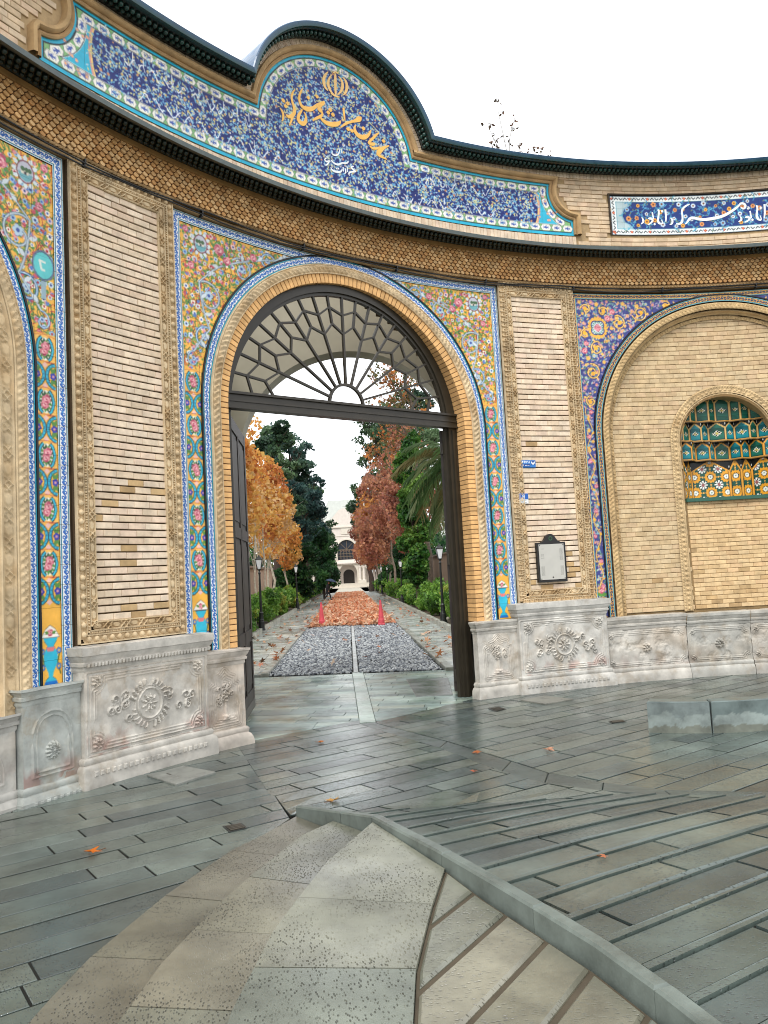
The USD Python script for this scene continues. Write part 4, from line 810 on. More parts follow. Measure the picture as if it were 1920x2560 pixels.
for p in GOLD[-7:]: stroke(it, p, -.008, .007, M_TILE, lin((240, 196, 124)), 'emblem_stroke', 1.12)
for p in WHITE: stroke(it, p, -.008, .006, M_TILE, lin((234, 238, 240)), 'white_letter')
bt = thing('inscription', parent=wall, label='dark blue tile band with white writing and orange flowers, right of the large inscription')
tile_panel(bt, PAN2[0], PAN2[1], PAN2[2], PAN2[3], -.006, .25, .0085, lambda S, Z: np.ones(S.shape, bool), sampler(band_image(), 230, PAN2[0], PAN2[3]), 5)
for p in BAND: stroke(bt, p, -.006, .006, M_TILE, lin((236, 240, 240)), 'white_letter', 1.12)
v, f = sweep_face(np.array([(PAN2[0], PAN2[2]), (PAN2[0], PAN2[3]), (PAN2[1], PAN2[3])]), [(.004, .0), (.004, -.028), (.03, -.028), (.03, .0)], .2); put('dark_edge', bt, v, f, M_BRICK, lin((60, 48, 34)))
# muqarnas niche: four tiers of glazed facets stepping forward
ni = thing('tiled_niche', parent=wall, label='muqarnas niche with green and yellow tile mosaic inside the blind arch')
def niche_facet(q, kind, seed, border_col=(222, 158, 62)):
    """q: four corners bl, br, tr, tl as (s, z, d)"""
    q = np.array(q, float); wdt = np.hypot(q[1, 0]-q[0, 0], q[1, 2]-q[0, 2]); hgt = q[3, 1]-q[0, 1]
    n, m = max(6, int(wdt/.011)), max(6, int(hgt/.011)); u, t = np.meshgrid(np.linspace(0, 1, n), np.linspace(0, 1, m), indexing='ij'); U, T_ = u[..., None], t[..., None]
    p = q[0]*(1-U)*(1-T_)+q[1]*U*(1-T_)+q[2]*U*T_+q[3]*(1-U)*T_
    x, y = (u-.5)*wdt, t*hgt; c = np.empty(u.shape+(3,)); g = np.random.default_rng(seed)
    if kind == 'star':
        c[:] = lin((34, 84, 72)); P = .29; a = ((x+P/2) % P)-P/2; b = ((y-.12+P/2) % P)-P/2; rr_ = np.hypot(a, b); th = np.arctan2(b, a)
        c[(rr_ < .105+.010*np.cos(12*th)) & (rr_ > .05)] = lin((228, 160, 50)); c[(rr_ <= .062) & (np.cos(12*th) < -.1) & (rr_ > .04)] = lin((24, 24, 26)); c[rr_ < .042] = lin((232, 232, 224)); c[rr_ < .015] = lin((110, 150, 140))
        a2, b2 = (x % P)-P/2, ((y-.12) % P)-P/2; r2 = np.hypot(a2, b2); t2 = np.arctan2(b2, a2)
        c[(r2 < .078) & (np.cos(8*t2) > -.3) & (r2 > .03)] = lin((236, 236, 230)); c[(r2 < .085) & (r2 > .03) & (np.cos(8*t2) < -.75)] = lin((24, 26, 26)); c[r2 < .030] = lin((150, 92, 92))
        mx, my = ((x+P/4) % (P/2))-P/4, ((y-.12+P/4) % (P/2))-P/4; sm = np.hypot(mx, my) < .017; c[sm & (rr_ > .11) & (r2 > .09)] = lin((228, 176, 90))
    else:
        tone = lin((24, 122, 132)) if kind == 'teal' else lin((26, 96, 80)); row = np.floor(y/.022); c[:] = tone; c *= (.75+.5*np.sin(row*12.9)**2)[..., None]; c[(y % .022) < .004] *= .4
        cy_ = hgt*.45; w2 = min(wdt*.32, .12)
        a, b = np.floor((x+200)/.024+.5), np.floor((y-cy_+200)/.024+.5); man = np.abs(x)/w2+np.abs(y-cy_)/(w2*.62)
        chk = ((a+b) % 2 == 0); c[(man < 1) & chk] = lin((226, 226, 206)); c[(man < 1) & ~chk] = lin((20, 26, 26)); c[(man < .4)] = lin((190, 170, 80))
    ed = .018; rim = (x < -wdt/2+ed) | (x > wdt/2-ed) | (y < ed); c[rim] = lin(border_col); rim2 = ((np.abs(x) > wdt/2-ed-.008) | (y < ed+.008)) & ~rim; c[rim2] = lin((20, 24, 24))
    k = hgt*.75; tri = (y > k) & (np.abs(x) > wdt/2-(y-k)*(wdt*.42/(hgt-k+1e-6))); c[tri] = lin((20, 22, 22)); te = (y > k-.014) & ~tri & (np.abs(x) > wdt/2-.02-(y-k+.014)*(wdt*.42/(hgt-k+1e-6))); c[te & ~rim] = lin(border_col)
    tw = tri & (y > k+.05) & (np.abs(x) > wdt/2-(y-k-.05)*.25) & (y < k+.09) ; c[tw] = lin((230, 230, 224))
    put('glazed_facet', ni, dev(p[..., 0], p[..., 1], p[..., 2]).reshape(-1, 3), grid_faces(n, m), M_TILE, c.reshape(-1, 3), smooth=True)
def plan(dep, k): 
    if k == 0: o = [(-.84, .06), (-.62, dep*.75), (-.50, dep*1.1), (.20, dep*1.25), (.36, dep*.9), (.56, dep*1.05), (.84, .06)]
    elif k % 2 == 0: o = [(-.84, .06), (-.70, dep*.45), (-.52, dep*1.1), (-.34, dep*.7), (-.16, dep*1.25), (.10, dep*.8), (.30, dep*1.25), (.50, dep*.6), (.66, dep*.9), (.84, .06)]
    else: o = [(-.84, .06), (-.74, dep*.72), (-.56, dep*.42), (-.40, dep*1.15), (-.20, dep*.72), (-.04, dep*1.3), (.22, dep*1.3), (.36, dep*.75), (.54, dep*1.1), (.70, dep*.45), (.84, .06)]
    return [(NC+a, b+.16) for a, b in o]
levels = [(3.07, 3.76, .36, 'star'), (3.76, 4.10, .32, 'teal'), (4.10, 4.45, .27, 'teal'), (4.45, 4.95, .21, 'green')]
for k, (za, zb_, dep, kind) in enumerate(levels):
    p = plan(dep, k)
    for i in range(len(p)-1):
        (a, da), (b, db) = p[i], p[i+1]
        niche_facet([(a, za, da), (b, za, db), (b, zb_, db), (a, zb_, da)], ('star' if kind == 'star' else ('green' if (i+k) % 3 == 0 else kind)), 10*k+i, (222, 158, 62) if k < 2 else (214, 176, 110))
    if k+1 < len(levels):
        p2 = plan(levels[k+1][2], k+1); o = [x for x in p]; mb = MB()
        lo = np.array(p); hi = np.array(p2); t = np.linspace(NC-.83, NC+.83, 40); dl = np.interp(t, lo[:, 0], lo[:, 1]); dh = np.interp(t, hi[:, 0], hi[:, 1])
        v = np.vstack([dev(t, np.full(40, zb_+.001), np.maximum(dl, dh)+.01), dev(t, np.full(40, zb_+.001), np.minimum(dl, dh)-.012), dev(t, np.full(40, zb_+.035), np.minimum(dl, dh)-.012)])
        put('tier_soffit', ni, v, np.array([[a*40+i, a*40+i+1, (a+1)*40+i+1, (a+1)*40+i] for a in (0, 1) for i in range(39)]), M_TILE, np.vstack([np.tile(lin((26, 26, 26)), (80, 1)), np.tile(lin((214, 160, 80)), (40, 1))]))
v, f = brick_vf(NC-.82, NC+.82, 3.005, 3.07, .10, .6, .006); put('green_sill', ni, v, f, M_TILE, lin((50, 92, 78)))
# ------------------------------------------------------------------ carved marble base of the wall
MARB = lin((202, 197, 187)); MARB2 = lin((200, 197, 189)); PINK = lin((186, 140, 120)); MRED = lin((150, 92, 78)); MGREY = lin((172, 170, 162)); MBLUE = lin((178, 182, 176))
def ridge(q, r, w): return np.clip(1-np.abs(q-r)/w, 0, 1)
def rosette(S, Z, s, z, r, n=10, h=.02):
    x, y = S-s, Z-z; q = np.hypot(x, y)/r; t = np.arctan2(y, x)
    pet = np.clip(np.cos(n*t)*.6+.5, 0, 1)*np.clip((q-.2)/.25, 0, 1)*np.clip((.98-q)/.15, 0, 1)
    return h*np.maximum(pet, np.clip(1.2-q/.22, 0, 1))+h*.5*(np.abs(q-.55) < .05)
def segdist(S, Z, pts):
    d = np.full(S.shape, 9.0); p = np.asarray(pts, float)
    for a, b in zip(p[:-1], p[1:]):
        v = b-a; t = np.clip(((S-a[0])*v[0]+(Z-a[1])*v[1])/max((v*v).sum(), 1e-9), 0, 1); d = np.minimum(d, np.hypot(S-a[0]-t*v[0], Z-a[1]-t*v[1]))
    return d
def frame_rect(a, b, c, e): return [(a, c), (b, c), (b, e), (a, e), (a, c)]
def frame_notched(a, b, c, e, r):
    p = list(arc(a, c, r, 90, 0, 8))+list(arc(b, c, r, 180, 90, 8))+list(arc(b, e, r, 270, 180, 8))+list(arc(a, e, r, 0, -90, 8)); return np.array(p+[p[0]])
def curls(S, Z, rg, boxes, n, size, h):
    out = np.zeros(S.shape)
    for _ in range(n):
        a, b, c, e = boxes[rg.integers(len(boxes))]; s, z = rg.uniform(a, b), rg.uniform(c, e); x, y = S-s, Z-z; q = np.hypot(x, y)
        t = np.arctan2(y, x)+rg.uniform(0, 6); sp_ = np.abs(((q/size*1.4-t/(2*pi)*rg.choice([-1, 1])) % 1)-.5) < .2
        out = np.maximum(out, h*sp_*np.clip((size-q)/(size*.3), 0, 1))
    return out
def relief_pilaster(S, Z, a, b, c, e, rg):
    w = b-a; h = np.zeros(S.shape); m = .10
    d = segdist(S, Z, frame_rect(a+.05, b-.05, c+.03, e-.03)); h -= .012*(d < .008); h += .008*ridge(d, .022, .014)
    fr_ = frame_notched(a+m+.02, b-m-.02, c+.085, e-.075, .135); d = segdist(S, Z, fr_); h += .012*ridge(d, 0, .014)+.010*ridge(d, .03, .010)
    cx_, cz_ = (a+b)/2, (c+e)/2+.0; q = np.hypot(S-cx_, Z-cz_)
    h += .022*ridge(q, .165, .016)+.014*ridge(q, .195, .012)-.012*(q < .15)+rosette(S, Z, cx_, cz_, .125, 9, .026)+rosette(S, Z, cx_, cz_, .06, 6, .022)
    for s, z in ((a+m+.055, c+.12), (b-m-.055, c+.12), (a+m+.055, e-.11), (b-m-.055, e-.11)): h += rosette(S, Z, s, z, .068, 7, .024)
    lv = np.hypot(S-cx_, Z-cz_); t = np.arctan2(Z-cz_, S-cx_); h += .020*(np.cos(26*t+9*lv*4) > .25)*(lv > .205)*(lv < .275)*(np.abs(np.sin(2*t)) > .35)
    h += curls(S, Z, rg, [(a+.24, cx_-.27, cz_-.16, cz_+.16), (cx_+.27, b-.24, cz_-.16, cz_+.16)], 16, .06, .018)
    return h
def relief_small(S, Z, a, b, c, e, rg):
    cx_ = (a+b)/2; h = np.zeros(S.shape); r = (b-a)*.30
    p = [(cx_-r, c+.08), (cx_-r, e-.24), (cx_-r*.72, e-.22), (cx_-r*.72, e-.15), (cx_-r*.3, e-.12), (cx_, e-.06), (cx_+r*.3, e-.12), (cx_+r*.72, e-.15), (cx_+r*.72, e-.22), (cx_+r, e-.24), (cx_+r, c+.08), (cx_-r, c+.08)]
    d = segdist(S, Z, p); h += .012*ridge(d, .0, .012)+.010*ridge(d, .03, .010)+.008*ridge(d, .055, .010)
    cz_ = c+(e-c)*.55; h += rosette(S, Z, cx_, cz_, .045, 8, .022); q = np.hypot(S-cx_, (Z-cz_)*.8)
    h += curls(S, Z, rg, [(cx_-r*.6, cx_+r*.6, cz_-.1, e-.2)], 20, .045, .02)*(q < r*1.1)+.016*((np.abs(S-cx_) < .055) & (np.abs(Z-c-.15) < .03))+.016*((np.abs(S-cx_) < .02) & (Z > c+.15) & (Z < cz_))
    return h
def relief_arch(S, Z, a, b, c, e, rg):
    cx_ = (a+b)/2; h = np.zeros(S.shape); r = (b-a)*.34; zc = e-.08-r
    for k, rr_ in enumerate((r, r-.045)):
        p = [(cx_-rr_, c+.08+k*.04), (cx_-rr_, zc)]+list(arc(cx_, zc, rr_, 180, 0, 16))+[(cx_+rr_, c+.08+k*.04), (cx_-rr_, c+.08+k*.04)]; d = segdist(S, Z, p); h += .014*ridge(d, 0, .016)
    return h+rosette(S, Z, cx_, c+.30, .095, 12, .03)+rosette(S, Z, cx_, c+.30, .04, 8, .02)
def relief_long(S, Z, a, b, c, e, rg):
    h = np.zeros(S.shape); fr_ = frame_notched(a+.06, b-.06, c+.05, e-.06, .07); d = segdist(S, Z, fr_); h += .012*ridge(d, 0, .012)+.008*ridge(d, .028, .01)
    for s, z in ((a+.09, c+.085), (a+.09, e-.095)): h += rosette(S, Z, s, z, .04, 6, .02)
    return h+rosette(S, Z, (a+b)/2, (c+e)/2, .085, 8, .035)
def dado(name, s0, s1, dep, cap, relief, seed, base_h=.24, cap_h=.22, dent=False, tone=MARB, red=.5, label=None, ends=(True, True), split=None):
    rg = np.random.default_rng(seed); t = thing(name, parent=wall, label=label); c, e = base_h, cap-cap_h
    n, m = int((s1-s0)/.0072), int((e-c)/.0072); S, Z = np.meshgrid(np.linspace(s0, s1, n), np.linspace(c-.01, e+.01, m), indexing='ij')
    P3 = np.stack([S*2.2, Z*2.2, 0*S+seed], -1); wear = meshkit.fbm(P3*3, 4, seed); ero = meshkit.fbm(P3, 3, seed+9)
    h = relief(S, Z, s0, s1, c, e, rg)*np.clip(1.5-ero*1.0, .4, 1.15)*1.55 - .020*np.clip((wear-.56)*4, 0, 1)
    mix = np.clip((meshkit.fbm(P3*1.3, 4, seed+3)-.42)*3, 0, 1)[..., None]; col = tone*(1-mix)+tone*np.array([.90, .83, .76])*mix
    low = np.clip((meshkit.fbm(P3*2.2, 4, seed+5)-.50)*6, 0, 1)*np.clip((c+.30-Z)/.2, 0, 1)*red*.7; col = col*(1-low[..., None])+MRED*low[..., None]
    put('carved_panel', t, dev(S, Z, -dep-h).reshape(-1, 3), grid_faces(n, m), M_MARBLE, col.reshape(-1, 3), smooth=True)
    path = [(s0, .02), (s0, -dep), (s1, -dep), (s1, .02)]
    if not ends[0]: path = path[1:]
    if not ends[1]: path = path[:-1]
    def ring(nm, prof, colr, wob=.011):
        v, f = sweep_plan(path, prof, .04); k = (meshkit.fbm(v*6, 4, seed+len(prof))-.5); v = v+np.stack([k*wob*2, k*wob*2, k*wob*1.5], -1)
        cl = np.broadcast_to(colr, v.shape)*(.9+.35*(meshkit.fbm(v*3, 3, seed)[:, None]-.4)); put(nm, t, v, f, M_MARBLE, cl, smooth=42)
    v, f = sweep_plan(path, [(-.001, c-.02), (-.001, e+.02)], .05); 
    if ends[0] or ends[1]: put('panel_return', t, v+np.array([0, 0, 0]), f, M_MARBLE, tone*.95)
    ring('capping', [(.0, e), (.012, e+.02), (.010, e+.05), (.03, e+.06), (.035, e+.09), (.022, e+.10), (.04, e+.125), (.052, e+.15), (.054, e+.165), (.064, e+.17), (.066, cap-.004), (.055, cap), (-dep-.02, cap+.006)], tone*1.04)
    if dent:
        mb = MB()
        for s in np.arange(s0+.02, s1-.02, .045):
            v, f = brick_vf(s, s+.027, e+.052, e+.088, -dep-.050, -dep, .004); mb.add(v, f, tone*rg.uniform(.85, 1.05))
        mb.build('dentil_row', t, M_MARBLE, kind='stuff')
    ring('plinth', [(.0, c), (.02, c-.004), (.034, c-.025), (.030, c-.055), (.022, c-.07), (.05, c-.09), (.066, c-.13), (.075, .03), (.07, -.06)], tone*.98, .012)
    if red > .6:
        mb = MB()
        for s in np.arange(s0+.05, s1-.08, .075):
            v, f = brick_vf(s, s+.045, c-.185, c-.135, -dep-.086, -dep-.03, .008); mb.add(v, f, tone*rg.uniform(.8, 1.0))
        mb.build('plinth_carving', t, M_MARBLE, kind='stuff')
    return t
dado('marble_base', -11.03, -9.335, .20, 1.43, relief_pilaster, 1, .30, .26, True, MARB, .9, 'tall carved marble pilaster base left of the gate with round medallion')
dado('marble_base', -9.335, -8.72, .13, 1.19, relief_small, 2, .22, .20, False, MARB*np.array([1, .95, .92]), .5, 'narrow marble base block with carved vase, left gate jamb', (False, True))
dado('marble_base', -11.71, -11.03, .14, 1.08, relief_arch, 3, .16, .15, False, MBLUE, .8, 'grey marble base block with small arch and rosette', (True, False))
dado('marble_base', -12.6, -11.73, .06, .86, relief_arch, 12, .16, .15, False, MARB2*.9, .3, 'marble base block at the left edge', (False, True))
dado('marble_base', -4.60, -3.86, .12, 1.19, relief_small, 4, .24, .20, False, MARB, .2, 'narrow marble base block with carved vase, right gate jamb', (True, False))
dado('marble_base', -3.86, -2.19, .20, 1.43, relief_pilaster, 5, .28, .26, False, MARB2, .7, 'tall carved marble pilaster base right of the gate, worn medallion')
x = -2.19
for k, (w_, tn) in enumerate(((1.50, MARB*.93), (1.14, MGREY*1.1), (.95, MARB*.8), (1.3, MARB*.75), (2.2, MARB*.8))):
    dado('marble_base', x+.004, x+w_-.004, .12, 1.09 if k == 0 else 1.07, relief_long, 20+k, .24, .22, False, tn, .25, None, (False, False)); x += w_
mb = MB()
# ------------------------------------------------------------------ gate frame, fanlight, door leaves, gatehouse passage
PA, PB = dev(SC-2.06, 0, .27), dev(SC+2.06, 0, .27); GO = (PA+PB)/2; GU = (PB-PA)/np.linalg.norm(PB-PA); GN = np.array([-GU[1], GU[0], 0]); GH = np.linalg.norm(PB-PA)/2
def gp(x, z, w=0): x = np.asarray(x, float); return GO+np.multiply.outer(x, GU)+np.multiply.outer(np.asarray(z, float)+0*x, [0, 0, 1.])+np.multiply.outer(np.asarray(w, float)+0*x, GN)
def gate_extrude(poly, w0, w1):
    m = trimesh.creation.extrude_polygon(poly, w1-w0, engine='earcut'); v = m.vertices; return gp(v[:, 0], v[:, 1], v[:, 2]+w0), m.faces[:, ::-1]
gate = thing('fanlight_gateway', 'dark steel gateway with sunburst fanlight filling the tiled arch', 'gateway')
RO, RI = 2.16, 1.955; hz = ZC+.03
ringp = Polygon(list(arc(0, hz, RO, 0, 180, 64))).difference(Polygon(list(arc(0, hz, RI, 0, 180, 64))+[(-RI, hz-.5), (RI, hz-.5)]))
v, f = gate_extrude(ringp, -.05, .09); put('arch_frame', gate, v, f, M_FRAME)
ring2 = Polygon(list(arc(0, hz, RI+.03, 0, 180, 64))).difference(Polygon(list(arc(0, hz, RI-.045, 0, 180, 64))+[(-RI+.045, hz-.5), (RI-.045, hz-.5)])); v, f = gate_extrude(ring2, -.02, .05); put('inner_frame', gate, v, f, M_FRAME)
for sg in (-1, 1):
    a, b = sorted((sg*RI, sg*RO)); v, f = gate_extrude(sbox(a, 0, b, hz), -.05, .10); put('post', gate, v, f, M_FRAME)
    a, b = sorted((sg*(RI-.05), sg*RI)); v, f = gate_extrude(sbox(a, 0, b, hz), .0, .07); put('door_stop', gate, v, f, M_FRAME)
    a, b = sorted((sg*(RI+.06), sg*(RI+.10))); v, f = gate_extrude(sbox(a, 0, b, hz), -.075, -.05); put('post_rib', gate, v, f, M_FRAME)
for z0, z1, w0, w1 in ((4.38, 4.55, -.08, .10), (4.55, 4.585, -.115, .08), (4.355, 4.38, -.10, .05), (4.45, 4.475, -.095, -.08)):
    v, f = gate_extrude(sbox(-RO, z0, RO, z1), w0, w1); put('transom', gate, v, f, M_FRAME)
FZ, FR = 4.585, RI-.02; fan_h = hz+RI-FZ
def fp(deg, fr_):     # point of the fan at an angle and a share of the way to the arch
    a = math.radians(deg); c, s_ = math.cos(a), math.sin(a); zz = FZ-hz
    b = s_*zz; t = -b+math.sqrt(max(b*b-(zz*zz-FR*FR), 0)); return np.array([c*t*fr_, FZ+s_*t*fr_])
def bar(p, q, w=.030, d0=-.015, d1=.03, name='glazing_bar'):
    d = (q-p)/np.linalg.norm(q-p); n_ = np.array([-d[1], d[0]])*w/2; v, f = gate_extrude(Polygon([p-n_, q-n_, q+n_, p+n_]), d0, d1); put(name, gate, v, f, M_FRAME)
N = 10; HUB = .30
hub = Polygon(list(arc(0, FZ, HUB+.02, 0, 180, 24))).difference(Polygon(list(arc(0, FZ, HUB-.018, 0, 180, 24)))); v, f = gate_extrude(hub, -.016, .032); put('fan_hub', gate, v, f, M_FRAME)
for i in range(1, N):
    a = 180*i/N; q = fp(a, 1.0); d = (q-np.array([0, FZ])); d /= np.linalg.norm(d); bar(np.array([0, FZ])+d*HUB, q)
for i in range(N):
    a0, am, a1 = 180*i/N, 180*(i+.5)/N, 180*(i+1)/N; B, C_ = fp(am, .735), fp(am, .885)
    bar(fp(am, .72), fp(am, 1.0), .030, -.014, .029)
    for a in (a0, a1):
        if 0 < a < 180 or True: bar(fp(max(.6, min(179.4, a)), .645), B, .028, -.012, .027); bar(fp(max(.6, min(179.4, a)), .82), C_, .028, -.012, .027)
def leaf_door(name, label, hinge, ang, side):
    """a timber leaf 1.9 m wide swung on its hinge; ang: world direction of the leaf from the hinge"""
    t = thing(name, label, 'gate door'); u = np.array([math.cos(ang), math.sin(ang), 0]); n_ = np.array([-u[1], u[0], 0]); W, H = 1.90, 4.24; zb = .09
    def b(nm, x0, x1, z0, z1, y0, y1, mat=M_WOOD, par=None): 
        v, f = obox(hinge+u*(x0+x1)/2+n_*(y0+y1)/2+np.array([0, 0, (z0+z1)/2]), u, n_, [0, 0, 1.], (x1-x0)/2, (y1-y0)/2, (z1-z0)/2); return put(nm, par or t, v, f, mat)
    b('stile', 0, .16, zb, zb+H, -.03, .03); b('stile', W-.16, W, zb, zb+H, -.03, .03); b('stile', W/2-.06, W/2+.06, zb+.3, zb+H-.16, -.028, .028)
    for z0, z1 in ((zb, zb+.30), (zb+1.02, zb+1.20), (zb+2.55, zb+2.71), (zb+H-.18, zb+H)): b('rail', .16, W-.16, z0, z1, -.028, .028)
    for x0, x1 in ((.16, W/2-.06), (W/2+.06, W-.16)):
        for z0, z1 in ((zb+.30, zb+1.02), (zb+1.20, zb+2.55), (zb+2.71, zb+H-.18)):
            pn = b('door_panel', x0, x1, z0, z1, -.008, .008); b('raised_field', x0+.07, x1-.07, z0+.08, z1-.08, -.022, .022, M_WOOD, pn)
    for y in (-.034, .034): b('kick_strip', .02, W-.02, zb+.02, zb+.14, min(y, y*.85), max(y, y*.85), M_FRAME)
    for z in (zb+.25, zb+H/2, zb+H-.3):
        v, f = lathe_vf([(0, -.09), (.022, -.09), (.022, .09), (0, .09)], 10, hinge+np.array([0, 0, z])-u*.012); put('hinge', t, v, f, M_FRAME)
    kn = hinge+u*(W-.09)+np.array([0, 0, 1.15]); 
    for sg in (-1, 1):
        sp_ = trimesh.creation.icosphere(2, .032); pl = put('door_knob', t, sp_.vertices+kn+n_*sg*.075, sp_.faces, M_PAINT, lin((176, 168, 150)), smooth=True)
        v, f = obox(kn+n_*sg*.045, u, n_, [0, 0, 1.], .012, .022, .012); put('knob_neck', pl, v, f, M_FRAME)
hl, hr = gp(-RI+.04, 0, .10), gp(RI-.04, 0, .10)
leaf_door('gate_leaf', 'dark panelled gate leaf standing open against the left jamb', hl, math.atan2(12.62-hl[1], -1.585-hl[0]), 1)
leaf_door('gate_leaf', 'dark panelled gate leaf seen nearly edge-on by the right jamb', hr, math.atan2(hr[1]+.04, hr[0]-.02), -1)
# the gatehouse behind: plaster side walls, roof slab and rear arch
pas = thing('gatehouse', 'grey plastered gatehouse walls with a round arch opening to the garden', 'gatehouse')
PY, PXC, PZC, PR = 14.6, .14, 4.2, 2.08; PLC = lin((164, 160, 144))
op = Polygon(list(arc(PXC, PZC, PR, 0, 180, 48))+[(PXC-PR, -.2), (PXC+PR, -.2)]); bw = sbox(-3.4, -.2, 3.6, 8.0).difference(op)
m = trimesh.creation.extrude_polygon(bw, .45, engine='earcut'); v = m.vertices; put('rear_arch_wall', pas, np.stack([v[:, 0], PY+v[:, 2], v[:, 1]], -1), m.faces[:, ::-1], M_PLASTER, PLC)
L0, R0 = gp(-2.42, 0, .40), gp(2.42, 0, .40)
def wallseg(nm, a, b, th, z0, z1):
    a, b = np.asarray(a[:2], float), np.asarray(b[:2], float); d = (b-a)/np.hypot(*(b-a)); n_ = np.array([-d[1], d[0]])*th; q = Polygon([a, b, b+n_, a+n_]); m = trimesh.creation.extrude_polygon(q, z1-z0, engine='earcut'); put(nm, pas, m.vertices+[0, 0, z0], m.faces, M_PLASTER, PLC)
wallseg('side_wall', L0, (-2.75, PY), .4, -.2, 7.2); wallseg('side_wall', R0, (2.75, PY+.0), -.4, -.2, 7.2)
# ------------------------------------------------------------------ ground: forecourt paving, ramp, steps, kerb, passage, road
from shapely.ops import split as shsplit
GREYS = [lin(c) for c in ((68, 78, 73), (59, 69, 66), (80, 89, 83), (53, 62, 60), (71, 79, 72), (63, 73, 70), (78, 84, 76))]
r7 = np.random.default_rng(17)
YS = np.array([2.0, 4.4, 5.1, 6.0, 6.9, 7.4]); ZS = np.array([.285, .28, .25, .17, .02, 0.0])
zramp = lambda x, y: np.interp(y, YS, ZS)
v, f = block_vf(-600, 600, -600, 900, -.6, -.10); tag(put('ground', None, v, f, M_GROUND, lin((96, 92, 78))), 'bare earth ground under and around the paving', None, kind='structure')
plaza = thing('forecourt_paving', 'wet dark stone paving laid in long strips before the gate', None, kind='structure')
A34 = math.radians(33.0); U3 = np.array([math.cos(A34), math.sin(A34)]); V3 = np.array([-U3[1], U3[0]])
def lay(zone, width, lengths, ang, zf, mat, parent, gap=.012, rib=None, name='paving_stone', seed=0, minarea=.004, thick=.08, bev=.003, jit=.0025, palette=GREYS, o=(0, 0), bond=None):
    """strips of stones along a direction, each stone its own piece"""
    r = np.random.default_rng(seed); u = np.array([math.cos(ang), math.sin(ang)]); n_ = np.array([-u[1], u[0]]); o = np.array(o, float)
    c = np.array(zone.exterior.coords)-o; a0, a1 = (c@u).min(), (c@u).max(); b0, b1 = (c@n_).min(), (c@n_).max(); b = math.floor(b0/width)*width; n = 0
    from shapely.prepared import prep
    while b < b1:
        x = a0-r.uniform(0, lengths[1])
        while x < a1:
            ln = r.uniform(*lengths); w = width-(rib or 0)
            q = Polygon([o+u*p+n_*s for p, s in ((x+gap/2, b+gap/2), (x+ln-gap/2, b+gap/2), (x+ln-gap/2, b+w-gap/2), (x+gap/2, b+w-gap/2))]).intersection(zone); x += ln
            for g in getattr(q, 'geoms', [q]):
                if g.geom_type != 'Polygon' or g.area < minarea: continue
                k = r.uniform(-jit, jit); z = (lambda X, Y, k=k: zf(X, Y)+k); sl = zf is zramp
                v, f = poly_vf(g.segmentize(.16) if sl else g, -thick, 0, 0 if sl else bev, z); cc = palette[r.integers(len(palette))]*r.uniform(.82, 1.16)
                put(name, parent, v, f, mat, cc, smooth=None); n += 1
        if rib:
            q = Polygon([o+u*p+n_*s for p, s in ((a0, b+w+gap*.1), (a1, b+w+gap*.1), (a1, b+width-gap*.2), (a0, b+width-gap*.2))]).intersection(zone)
            for g in getattr(q, 'geoms', [q]):
                if g.geom_type == 'Polygon' and g.area > .004: v, f = poly_vf(g.segmentize(.16), -thick, .010, 0, zf); put('stone_rib', parent, v, f, mat, palette[0]*1.1)
        b += width
    return n
KIN = [(-.545, 6.84), (.08, 5.98), (.45, 5.08), (.68, 4.46), (.86, 4.03), (1.02, 3.63), (1.15, 3.2), (1.30, 2.6), (1.46, 1.8)]       # foot of the kerb on the steps' side
KW = .085
kp = np.array(KIN); kn = -miters(kp); KOUT = kp-np.array([0, 0])+np.abs(kn)*0-(-kn)*0
KOUT = kp+(-miters(kp))*KW     # right-hand side of a line that comes towards the camera is its left in plan
if KOUT[3][0] < kp[3][0]: KOUT = kp+miters(kp)*KW
KOUT[0] = (-.50, 6.885)
BLO = [(.06, 11.0), (.1, 10.83), (.94, 9.18), (1.42, 7.95), (1.72, 7.42), (2.13, 7.0), (2.55, 6.5), (2.95, 6.12), (4.4, 4.8)]; BUP = [(.27, 11.05), (.3, 10.9), (1.07, 9.5), (1.60, 8.35), (1.85, 7.78), (2.24, 7.30), (2.64, 6.88), (3.22, 6.30), (4.7, 5.0)]
chA, chB = dev(-8.72, 0, -.02)[:2], dev(-4.55, 0, -.02)[:2]
GAPL = [(-1.46, 9.95), (-.86, 7.70)]
arcw = [tuple(dev(s, 0, -.03)[:2]) for s in np.linspace(-13.2, -8.72, 24)]
left_zone = Polygon(arcw+[tuple(GAPL[0]), tuple(GAPL[1]), (-.797, 7.60), (-.60, 6.86), (-.78, 6.44), (-1.0, 6.09), (-1.31, 5.31), (-1.53, 4.52), (-1.58, 4.1), (-1.67, 3.2), (-1.75, 2.2), (-6, 2.2), (-6, 6)]).buffer(0)
mid_zone = Polygon([tuple(GAPL[0]), tuple(chA), tuple(chB), (1.86, 12.46), (.27, 11.05), (.06, 11.0)]+BLO[1:4]+[(1.3, 8.2)]+BLO[3:]+[(4.2, 4.2), (3.6, 2.0), (1.6, 1.8)]+[tuple(p) for p in KOUT[::-1]]+[(-.52, 6.92), tuple(GAPL[1])]).buffer(0)
mid_zone = Polygon([tuple(GAPL[0]), tuple(chA), (.05, 11.25), (.06, 11.0)]+BLO[1:]+[(4.2, 4.2), (3.6, 2.0), (1.7, 1.8)]+[tuple(p) for p in KOUT[::-1]]+[(-.56, 6.90), (-.592, 6.88), (-.787, 7.60), tuple(GAPL[1])]).buffer(0)
mid_zone = mid_zone if mid_zone.geom_type == 'Polygon' else max(mid_zone.geoms, key=lambda g: g.area)
